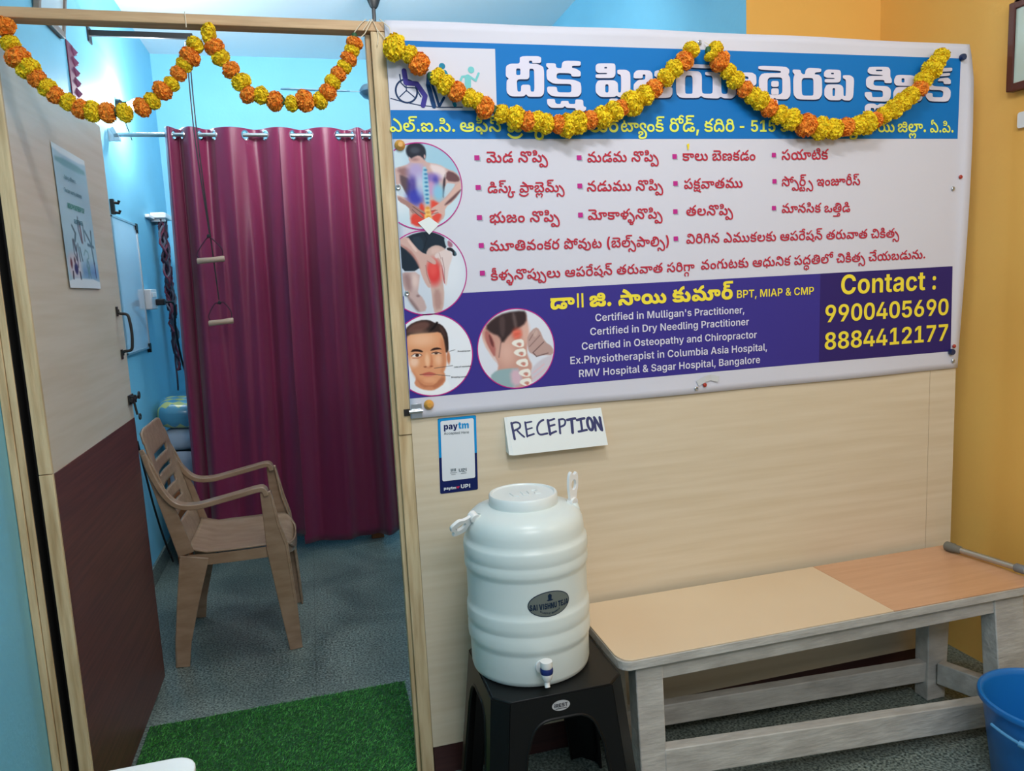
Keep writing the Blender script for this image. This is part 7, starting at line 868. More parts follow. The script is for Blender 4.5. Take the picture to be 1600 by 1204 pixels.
198:"173 -2 -48 0 -70 14 -40 29 1 23 95 0 0 -8 16 -12 26 -6 21 0 16 0 22 4 10 7 1 5 0 4 -10 6 -24 5 -19 2 -37 4 -48 5 -54 25 1 21 0 18 38 26 66 14 43 0 44 0 64 -14 36 -27 1 -18 -93 0 -2 9 -24 10 -23 0 -14 0 -20 -4 -10 -6 1 -4 0 -4 10 -7 22 -5 19 -1 31 -4 30 -3 42 -10 28 -14 12 -18 1 -10 0 -18 -34 -25 -66 -13",
199:"13 0 119 182 135 0 123 -182 -111 0 -41 71 -14 23 -24 49 -9 24 23 0 -10 -24 -20 -49 -13 -23 -39 -71/99 35 1 37 201 0 1 -37",
200:"37 0 1 182 93 0 1 -182",
201:"",
202:"135 0 -121 182 113 0 43 -71 12 -23 24 -47 11 -25 -21 0 10 25 22 47 15 23 41 71 111 0 -117 -182",
203:"25 0 1 182 99 0 1 -69 131 0 1 69 101 0 1 -182 -99 0 1 73 -129 0 1 -73",
204:"25 0 1 182 107 0 89 -72 10 -9 20 -18 18 -23 11 -15 -7 0 -2 10 -4 26 -2 26 1 8 1 67 103 0 1 -182 -107 0 -79 66 -14 12 -22 19 -18 22 -13 15 13 0 2 -13 2 -25 2 -22 1 -8 1 -66",
205:"181 -2 -46 0 -72 16 -38 31 1 20 1 117 99 0 1 -112 0 -9 16 -13 26 -7 17 0 18 0 26 7 14 13 1 9 1 112 101 0 1 -117 0 -20 -40 -31 -70 -16",
206:"15 142 1 40 317 0 1 -40 -109 0 1 -142 -97 0 1 142",
207:"25 0 1 182 263 0 1 -40 -163 0 1 -31 151 0 1 -38 -149 0 1 -33 163 0 1 -40",
208:"145 -2 -64 0 -70 30 1 29 1 11 99 0 1 -12 0 -10 18 -10 19 0 16 0 18 10 1 10 1 126 97 0 1 -125 0 -29 -68 -30",
209:"29 0 1 136 87 0 1 -136/71 152 -18 0 -26 12 1 9 0 9 26 12 19 0 18 0 26 -12 1 -9 0 -9 -26 -12",
210:"29 0 1 182 151 0 40 0 60 -15 32 -27 1 -19 0 -18 -32 -27 -62 -13 -41 0 -93 0 1 34 81 0 20 0 26 5 14 11 1 8 0 9 -14 11 -26 6 -21 0 -43 0 1 -147/229 0 -87 83 93 0 91 -83",
211:"29 0 1 182 253 0 1 -35 -165 0 1 -38 155 0 1 -34 -153 0 1 -40 167 0 1 -35",
212:"169 -2 -44 0 -68 13 -38 28 1 21 83 0 2 -9 16 -12 30 -6 21 0 18 0 26 5 14 9 1 6 0 5 -14 7 -26 6 -19 2 -37 5 -48 5 -52 25 1 20 0 17 36 25 64 14 41 0 42 0 64 -14 34 -26 1 -16 -83 0 0 10 -30 11 -25 0 -16 0 -24 -5 -12 -8 1 -5 0 -6 14 -7 24 -5 17 -2 33 -4 26 -3 42 -9 28 -14 14 -17 1 -11 0 -17 -34 -25 -64 -13",
213:"17 147 1 35 307 0 1 -35 -109 0 1 -147 -85 0 1 147",
214:"93 43 1 38 11 0 99 55 75 0 -119 -67 -13 0/35 0 1 182 65 0 1 -182/205 0 -87 62 43 23 125 -85",
215:"93 0 -81 136 69 0 27 -53 6 -13 16 -32 7 -19 -7 0 6 19 16 31 7 14 29 53 61 0 29 -53 6 -13 14 -32 9 -19 -7 0 6 19 14 31 7 14 29 53 67 0 -79 -136 -63 0 -31 56 -6 8 -8 19 -10 20 -3 10 13 0 -4 -9 -10 -21 -8 -19 -5 -8 -31 -56",
216:"109 0 -95 182 111 0 29 -71 6 -13 10 -32 8 -31 5 -14 -19 0 6 14 8 31 10 32 7 13 35 71 99 0 33 -71 6 -13 10 -32 10 -31 5 -14 -19 0 6 14 8 31 8 32 7 13 31 71 111 0 -95 -182 -111 0 -35 74 -10 19 -10 45 -7 20 27 0 -10 -20 -8 -44 -9 -20 -35 -74",
217:"195 -2 -50 0 -80 21 -46 42 1 30 0 30 46 42 80 21 51 0 50 0 80 -21 46 -42 1 -30 0 -30 -46 -42 -80 -21/195 41 24 0 34 11 18 23 1 16 0 16 -18 23 -34 11 -23 0 -24 0 -34 -11 -18 -23 1 -16 0 -16 18 -23 34 -11",
218:"25 0 1 182 157 0 40 0 62 -15 34 -28 1 -19 0 -19 -36 -27 -62 -14 -41 0 -91 0 1 38 73 0 18 0 26 5 12 9 1 8 0 8 -12 10 -26 4 -17 0 -33 0 1 -142/221 0 -87 83 105 0 93 -83",
219:"25 0 1 182 99 0 1 -142 149 0 1 -40",
220:"165 0 -99 0 1 42 97 0 26 0 40 9 20 21 1 19 0 19 -22 21 -38 9 -29 0 -93 0 1 42 101 0 56 0 82 -22 44 -41 1 -28 0 -29 -44 -40 -82 -22/123 182 1 -182 -97 0 1 182",
221:"25 0 1 182 157 0 40 0 62 -16 34 -29 1 -20 0 -19 -36 -29 -62 -15 -41 0 -91 0 1 38 73 0 18 0 26 7 12 11 1 7 0 8 -12 11 -26 6 -17 0 -33 0 1 -142",
222:"147 0 1 63 -133 119 117 0 53 -55 6 -7 12 -16 7 -10 -13 0 4 10 12 16 7 7 49 55 117 0 -131 -119 1 -63",
223:"163 -2 -48 0 -64 22 -32 41 1 30 0 29 32 42 64 22 49 0 48 0 64 -22 32 -42 1 -29 0 -30 -32 -41 -64 -22/163 33 20 0 26 12 12 26 1 20 0 20 -12 26 -26 12 -19 0 -20 0 -26 -12 -12 -26 1 -20 0 -20 12 -26 26 -12",
224:"163 -2 -44 0 -64 13 -38 23 1 15 0 11 20 19 38 13 23 2 1 1 -30 3 -38 22 1 15 0 14 34 23 60 12 41 0 38 0 60 -12 34 -23 1 -14 0 -15 -38 -22 -29 -3 1 -1 22 -2 38 -13 22 -19 1 -11 0 -15 -38 -23 -66 -13/163 28 16 0 24 6 14 12 1 7 0 7 -14 11 -24 6 -15 0 -16 0 -26 -6 -14 -11 1 -7 0 -7 14 -11 24 -7/163 108 14 0 22 6 12 10 1 6 0 7 -12 10 -22 5 -13 0 -14 0 -22 -5 -14 -10 1 -7 0 -6 14 -10 22 -6",
225:"",
226:"29 0 1 182 135 0 47 -71 4 -6 10 -22 12 -24 8 -23 3 -8 -15 0 2 8 10 23 10 24 10 22 5 6 45 71 137 0 1 -182 -87 0 1 78 0 6 2 20 0 22 2 23 1 10 7 0 -6 -11 -10 -23 -12 -22 -10 -19 -3 -6 -51 -78 -71 0 -51 78 -4 6 -10 19 -12 22 -12 23 -5 11 9 0 0 -10 0 -23 2 -22 0 -19 1 -7 1 -78",
227:"29 0 1 182 153 0 40 0 54 -12 28 -21 1 -13 0 -11 -16 -16 -32 -11 -19 -2 1 -2 22 0 38 -11 22 -19 1 -13 0 -15 -28 -23 -58 -13 -39 0/115 35 57 0 30 0 26 11 1 10 0 7 -12 10 -26 6 -15 0 -57 0/115 107 51 0 14 0 24 5 12 9 1 7 0 9 -26 10 -21 0 -51 0",
228:"13 0 125 182 99 0 129 -182 -83 0 -57 88 -10 17 -22 40 -11 24 17 0 -12 -24 -20 -41 -9 -16 -55 -88/91 42 1 29 195 0 1 -29",
229:"167 -3 -44 0 -64 14 -36 26 -1 19 75 0 0 -9 20 -12 32 -6 21 0 20 0 30 6 16 10 1 7 0 6 -16 9 -28 6 -19 2 -39 5 -46 6 -52 24 1 20 0 16 36 25 62 13 41 0 40 0 60 -13 34 -25 1 -16 -71 0 -2 11 -34 12 -27 0 -18 0 -28 -5 -14 -10 1 -6 0 -7 18 -9 26 -5 17 -2 33 -4 22 -3 40 -8 30 -13 16 -18 1 -11 0 -17 -32 -24 -64 -14",
230:"19 151 1 31 299 0 1 -31 -111 0 1 -151 -73 0 1 151",
231:"111 0 -97 182 83 0 43 -90 4 -11 10 -25 8 -26 5 -12 -13 0 4 12 10 26 8 25 7 11 45 90 79 0 45 -90 6 -11 10 -25 8 -26 5 -12 -13 0 6 12 8 26 8 25 7 11 43 90 81 0 -97 -182 -83 0 -47 93 -8 16 -12 36 -5 19 19 0 -6 -19 -10 -36 -7 -16 -49 -93",
232:"193 -2 -48 0 -76 22 -46 41 1 30 0 30 46 41 76 22 49 0 48 0 78 -22 44 -41 1 -30 0 -30 -44 -42 -78 -21/193 31 28 0 44 13 22 27 1 20 0 19 -22 27 -44 14 -27 0 -28 0 -42 -14 -24 -27 1 -19 0 -20 24 -26 42 -14",
233:"33 0 1 182 143 0 42 0 58 -15 30 -26 1 -18 0 -18 -30 -26 -58 -14 -41 0 -97 0 1 30 87 0 22 0 30 6 14 13 1 9 0 9 -14 13 -30 6 -21 0 -53 0 1 -151/237 0 -89 83 83 0 91 -83",
234:"89 41 1 34 12 10 20 17 26 17 19 11 89 52 93 0 -153 -89 -5 1/33 0 1 182 77 0 1 -50 -1 -46 3 -18 1 -68/261 0 -107 82 47 28 151 -110",
}
TX=[
('red',0.2464,1.7304,0.00390,4.0777e-05,4.0777e-05,"0 -28 0 1 1072 0 3 2136 0 4 3096 0 5 3803 0"),
('red',0.5336,1.7296,0.00643,4.0560e-05,4.0560e-05,"6 -28 0 1 1072 0 6 1853 0 3 3236 0 4 4196 0 5 4902 0"),
('red',0.8243,1.7323,-0.00144,4.1116e-05,4.1116e-05,"7 -14 0 8 914 0 9 1661 0 10 2292 0 11 3080 0 12 3942 0 1 4508 0 13 5274 0"),
('red',1.1505,1.7325,0.00652,4.3073e-05,4.3073e-05,"14 -28 0 15 718 0 16 2369 0 12 3181 0"),
('red',0.2456,1.6510,-0.00018,3.8651e-05,3.8651e-05,"17 -34 0 18 747 0 19 1478 0 20 2274 0 21 2985 0 10 3370 0 22 4036 0 23 4158 0 24 5214 0"),
('red',0.5297,1.6508,-0.00007,4.0931e-05,4.0931e-05,"25 -28 0 1 718 0 9 1499 0 6 1847 0 9 2947 0 3 3577 0 4 4537 0 5 5244 0"),
('red',0.8279,1.6534,0.00470,4.0998e-05,4.0998e-05,"26 -28 0 27 723 0 28 1289 0 29 2395 0 6 3237 0 9 4337 0"),
('red',1.1505,1.6562,0.00013,3.9776e-05,3.9776e-05,"30 -28 0 5 1068 0 31 1503 0 32 2085 0 33 2116 0 34 3037 0 13 3758 0 35 4291 0 36 5647 0 18 6260 0"),
('red',0.2466,1.5725,-0.00854,4.1718e-05,4.1718e-05,"37 -33 0 9 756 0 38 1104 0 13 1875 0 3 2691 0 4 3650 0 5 4357 0"),
('red',0.5297,1.5730,-0.00524,4.0984e-05,4.0984e-05,"39 -28 0 7 1421 0 40 2360 0 41 3044 0 3 3477 0 4 4437 0 5 5143 0"),
('red',0.8336,1.5773,-0.00536,4.1692e-05,4.1692e-05,"29 -34 0 8 809 0 3 1556 0 4 2516 0 5 3223 0"),
('red',1.1505,1.5783,-0.01064,3.9794e-05,3.9794e-05,"42 -28 0 25 1383 0 43 2128 0 12 2874 0 44 3723 0 45 4494 0 46 5202 0 17 5339 0"),
('red',0.2426,1.4975,-0.00809,3.9605e-05,3.9605e-05,"6 -28 0 47 1072 0 45 1762 0 48 2607 0 13 3358 0 12 3890 0 49 4456 0 50 5352 0 51 6397 0 52 7446 0 53 8541 0 10 8931 0 54 9720 0 24 10447 0 20 10881 0 55 11977 0 24 12741 0 56 13176 0"),
('red',0.8320,1.4977,-0.00617,4.0551e-05,4.0551e-05,"57 -28 0 58 731 0 59 1344 0 25 1951 0 60 2980 0 6 3731 0 9 4831 0 12 5179 0 8 5745 0 12 6492 0 9 7058 0 61 7689 0 26 8547 0 62 9298 0 63 9910 0 64 10662 0 29 11691 0 49 12533 0 9 13146 0 28 13494 0 29 14600 0 65 15725 0 66 16541 0 29 17107 0 24 17929 0"),
('red',0.2415,1.4183,-0.00014,3.8981e-05,3.8981e-05,"67 -14 0 40 552 0 41 1236 0 3 1669 0 68 2629 0 5 3643 0 8 4078 0 9 4825 0 61 5456 0 26 6314 0 62 7065 0 63 7677 0 64 8429 0 29 9458 0 49 10301 0 9 10913 0 28 11261 0 29 12367 0 14 13492 0 58 14238 0 69 14851 0 70 15358 0"),
('red',0.8785,1.4210,0.00273,4.0473e-05,4.0473e-05,"48 -28 0 13 723 0 71 1256 0 9 1863 0 52 2211 0 12 3023 0 9 3589 0 61 4220 0 72 5078 0 9 5820 0 73 6168 0 12 6922 0 26 7771 0 74 8522 0 75 9139 0 45 9265 0 76 10109 0 65 11493 0 66 12309 0 29 12875 0 24 13697 0 77 14414 0 78 15223 0 79 16532 0 1 17321 0 9 18102 0 25 18450 0 9 19196 0 80 19544 0"),
('lime',-0.0045,1.8088,0.00413,4.5410e-05,4.5410e-05,"60 -28 0 54 723 0 80 1470 0 81 1739 0 80 2515 0 43 2783 0 80 3529 0"),
('lime',0.1795,1.8095,0.00413,4.8838e-05,4.8838e-05,"61 -34 0 82 824 0 18 1575 0"),
('lime',0.3071,1.8092,0.00402,6.0442e-05,6.0442e-05,"26 -6 0 21 745 0 12 745 0 19 1312 0 25 1825 0 83 2571 0 85 3108 0 49 3862 0 9 4474 0 13 4822 0"),
('lime',0.6366,1.8114,0.00413,4.9222e-05,4.9222e-05,"86 -37 0 87 1117 0 13 1583 0 88 2115 0"),
('lime',0.7858,1.8120,0.00413,5.3362e-05,5.3362e-05,"89 -34 0 90 743 0 83 1524 0"),
('lime',0.8950,1.8125,0.00413,5.2001e-05,5.2001e-05,"12 -14 0 91 552 0 58 1295 0"),
('lime',1.0104,1.8130,0.00413,4.4952e-05,4.4952e-05,"92 -157 0 93 758 0 94 1404 0 93 2051 0 93 2965 0 95 3612 0 94 4258 0 83 4904 0"),
('lime',1.2695,1.8131,0.00402,5.5914e-05,5.5914e-05,"96 -29 0 97 569 0 14 569 0 29 1315 0 87 2152 0 98 2640 0"),
('lime',1.4893,1.8140,0.00402,4.9421e-05,4.9421e-05,"99 -34 0"),
('lime',1.5625,1.8143,0.00402,5.1359e-05,5.1359e-05,"100 -33 0 101 739 0 22 1384 0 80 1845 0"),
('lime',1.6845,1.8138,0.00392,4.5953e-05,4.5953e-05,"102 -28 0 80 723 0 4 992 0 80 1743 0"),
('yellow',0.4088,1.3297,-0.00569,6.2400e-05,6.2400e-05,"103 -36 0"),
('yellow',0.4879,1.3308,-0.00798,5.5012e-05,5.5012e-05,"104 -70 0 104 175 0"),
('yellow',0.5255,1.3305,0.00026,6.2514e-05,6.2514e-05,"105 -29 0 106 828 0"),
('yellow',0.6136,1.3294,0.00121,5.9574e-05,5.9574e-05,"107 -26 0 108 1178 0"),
('yellow',0.7833,1.3295,-0.00071,6.2407e-05,6.2407e-05,"109 -7 0 110 634 0 111 994 0 112 2552 0"),
('yellow',0.9965,1.3315,-0.00743,3.1627e-05,3.1627e-05,"113 -73 0 114 586 0 115 1231 0 116 1891 0 118 2428 0 119 3351 0 120 3619 0 114 4347 0 121 5260 0 122 6191 0 118 6928 0 114 7850 0"),
('yellow',1.3626,1.3236,-0.00453,8.3452e-05,8.3452e-05,"123 -46 0 124 694 0 125 1307 0 126 1930 0 127 2296 0 128 2876 0 126 3465 0 129 4099 0"),
('yellow',1.3060,1.2398,-0.00648,7.3904e-05,7.3904e-05,"95 -62 0 95 585 0 130 1231 0 130 1877 0 131 2524 0 130 3170 0 93 3816 0 132 4463 0 95 5109 0 130 5755 0"),
('yellow',1.3045,1.1539,-0.00235,7.4294e-05,7.4294e-05,"133 -43 0 133 603 0 133 1249 0 131 1896 0 131 2542 0 94 3188 0 134 3835 0 94 4481 0 135 5127 0 135 5774 0"),
('white',0.5415,1.2892,-0.00856,2.8611e-05,2.8611e-05,"122 -50 0 136 686 0 137 1278 0 138 1675 0 139 2028 0 140 2289 0 139 2678 0 136 2940 0 141 3531 0 139 4424 0 142 4685 0 118 5566 0 143 6488 0 144 7100 0 144 7398 0 139 7696 0 145 7957 0 146 8583 0 142 9157 0 147 9769 0 148 10095 0 114 10913 0 137 11558 0 146 11955 0 149 12529 0 138 13112 0 139 13465 0 138 13726 0 139 14080 0 150 14341 0 142 14950 0 136 15562 0 137 16153 0 116 16550 0"),
('white',0.5245,1.2503,-0.00350,2.8778e-05,2.8778e-05,"122 -50 0 136 686 0 137 1278 0 138 1675 0 139 2028 0 140 2289 0 139 2678 0 136 2940 0 141 3531 0 139 4424 0 142 4685 0 151 5566 0 137 6288 0 152 6685 0 153 7542 0 136 8301 0 136 8893 0 141 9484 0 144 10108 0 139 10406 0 142 10668 0 145 11280 0 114 12174 0 137 12819 0 146 13216 0 149 13790 0 138 14373 0 139 14726 0 138 14987 0 139 15340 0 150 15602 0 142 16211 0 136 16823 0 137 17414 0"),
('white',0.4973,1.2105,-0.00499,2.8775e-05,2.8775e-05,"122 -50 0 136 686 0 137 1278 0 138 1675 0 139 2028 0 140 2289 0 139 2678 0 136 2940 0 141 3531 0 139 4424 0 142 4685 0 154 5566 0 148 6334 0 138 6884 0 136 7237 0 150 7828 0 155 8437 0 146 9061 0 138 9636 0 156 9989 0 152 10601 0 146 11458 0 142 12032 0 141 12644 0 122 13537 0 156 14274 0 139 14886 0 137 15147 0 150 15544 0 155 16153 0 137 16777 0 146 17174 0 149 17749 0 138 18331 0 150 18684 0 137 19293 0"),
('white',0.4614,1.1720,-0.00749,2.9168e-05,2.9168e-05,"157 -73 0 158 532 0 159 1101 0 114 1369 0 156 2014 0 152 2627 0 148 3215 0 139 3765 0 150 4026 0 138 4635 0 156 4988 0 136 5600 0 137 6192 0 146 6589 0 155 7163 0 139 7787 0 148 8049 0 138 8598 0 139 9220 0 142 9481 0 122 10362 0 150 11099 0 144 11707 0 143 12005 0 160 12617 0 161 13517 0 139 14142 0 146 14403 0 120 15246 0 148 15974 0 139 16523 0 146 16785 0 162 17627 0 150 18373 0 148 18982 0 155 19531 0 139 20156 0 138 20417 0 146 20770 0 144 21344 0 116 21642 0"),
('white',0.4860,1.1327,-0.00398,2.9038e-05,2.9038e-05,"163 -73 0 118 579 0 164 1502 0 162 2498 0 150 3243 0 148 3852 0 155 4402 0 139 5026 0 138 5287 0 146 5641 0 144 6215 0 121 6781 0 165 7712 0 146 8362 0 145 8937 0 146 9562 0 137 10136 0 162 10802 0 150 11548 0 148 12156 0 155 12706 0 139 13330 0 138 13592 0 146 13945 0 144 14519 0 116 14817 0 113 15354 0 146 16013 0 142 16587 0 145 17199 0 146 17825 0 144 18399 0 150 18697 0 137 19305 0 136 19702 0"),
('navy',0.0881,1.0178,-0.02798,2.1108e-05,2.4274e-05,"166 -50 0 167 596 0 168 1192 0"),
('sky',0.1283,1.0166,-0.03714,2.3206e-05,2.6686e-05,"169 -10 0 170 390 0"),
('grey',0.0872,1.0036,-0.03545,9.8468e-06,9.8468e-06,"171 -25 0 172 684 0 172 1261 0 173 1838 0 174 2425 0 175 3043 0 173 3384 0 176 3971 0 178 4858 0 173 5602 0 179 6189 0 173 6576 0"),
('pwhite',0.0777,0.8487,-0.03982,1.0988e-05,1.0988e-05,"166 -50 0 167 596 0 168 1192 0 169 1828 0 170 2228 0"),
('pwhite',0.1256,0.8475,-0.03590,1.6957e-05,1.5261e-05,"180 -57 0 181 670 0 182 1322 0"),
('grey2',0.1229,0.8946,0.01223,1.4237e-05,1.2813e-05,"183 -66 0 184 666 0 185 1314 0"),
('mini',0.1383,1.2299,-0.01970,5.3749e-06,5.3749e-06,"186 -66 0 187 656 0 124 1064 0 124 1677 0 188 2290 0 189 2921 0 125 3192 0 190 3814 0 191 4715 0 192 5310 0 191 5912 0"),
('mini',0.1260,1.1878,-0.01975,5.3595e-06,5.3595e-06,"193 -66 0 124 500 0 194 1113 0 194 1673 0 124 2502 0 195 3115 0 125 3782 0 127 4404 0 194 4985 0 124 5545 0 196 6159 0 127 6467 0 197 7048 0 189 7678 0 127 7949 0 196 8530 0"),
('mini',0.1163,1.1603,-0.03802,5.3973e-06,5.3973e-06,"186 -66 0 187 656 0 124 1064 0 124 1677 0 188 2290 0 189 2921 0 125 3192 0 190 3814 0 128 4715 0 124 5303 0 187 5916 0 125 6324 0 191 6946 0 187 7542 0"),
]
FX={
'SAI':('SAI',0.0000,0.0000,0.00000,9.7872e-06,1.7128e-05,"198 -28 0 199 638 0 200 1433 0 202 2027 0 200 2822 0 198 3148 0 203 3814 0 204 4564 0 205 5334 0 206 6324 0 207 7010 0 208 7623 0 199 8219 0"),
'REST':('REST',0.0000,0.0000,0.00000,1.2115e-05,1.2115e-05,"209 -53 0 210 230 0 211 892 0 212 1502 0 213 2162 0"),
'p1':('p1',0.0000,0.0000,0.00000,1.0594e-05,1.5891e-05,"118 -73 0 146 849 0 214 1423 0 139 1993 0 142 2254 0 145 2866 0 146 3760 0 141 4603 0 139 5227 0 140 5489 0 140 5878 0 136 6267 0 137 6858 0 136 7255 0 142 7846 0 149 8458 0 136 9041 0 159 9632 0 159 9901 0 159 10170 0"),
'p2':('p2',0.0000,0.0000,0.00000,1.1994e-05,1.6192e-05,"115 -40 0 156 620 0 136 1232 0 138 2092 0 136 2445 0 146 3037 0 160 3611 0 215 4780 0 146 5619 0 137 6193 0 160 6590 0 144 7490 0 152 7788 0 149 8645 0 136 9228 0 144 9819 0 136 10117 0 161 10709 0 137 11333 0 146 11730 0 138 12304 0 136 12657 0 148 13249 0"),
'p3':('p3',0.0000,0.0000,0.00000,1.0651e-05,2.1302e-05,"216 -22 0 217 1060 0 218 1835 0 219 2503 0 220 3068 0 221 4060 0 203 4716 0 222 5466 0 198 6241 0 200 6907 0 217 7233 0 206 8009 0 203 8695 0 207 9445 0 218 10058 0 199 10726 0 221 11521 0 222 12177 0 220 13221 0 199 13944 0 222 14739 0"),
'p4':('p4',0.0000,0.0000,0.00000,1.1190e-05,1.7903e-05,"223 -35 0 224 610 0 212 1524 0 211 2184 0 181 2794 0 213 3446 0 211 4123 0 226 4733 0 227 5677 0 211 6341 0 210 6951 0"),
'SAI2':('SAI2',0.0000,0.0000,0.00000,6.0151e-06,6.0151e-06,"184 -66 0 193 582 0 228 1148 0 229 1894 0 230 2549 0 185 3217 0 123 3507 0 231 4515 0 232 5553 0 233 6323 0 234 6980 0 229 7699 0"),
}
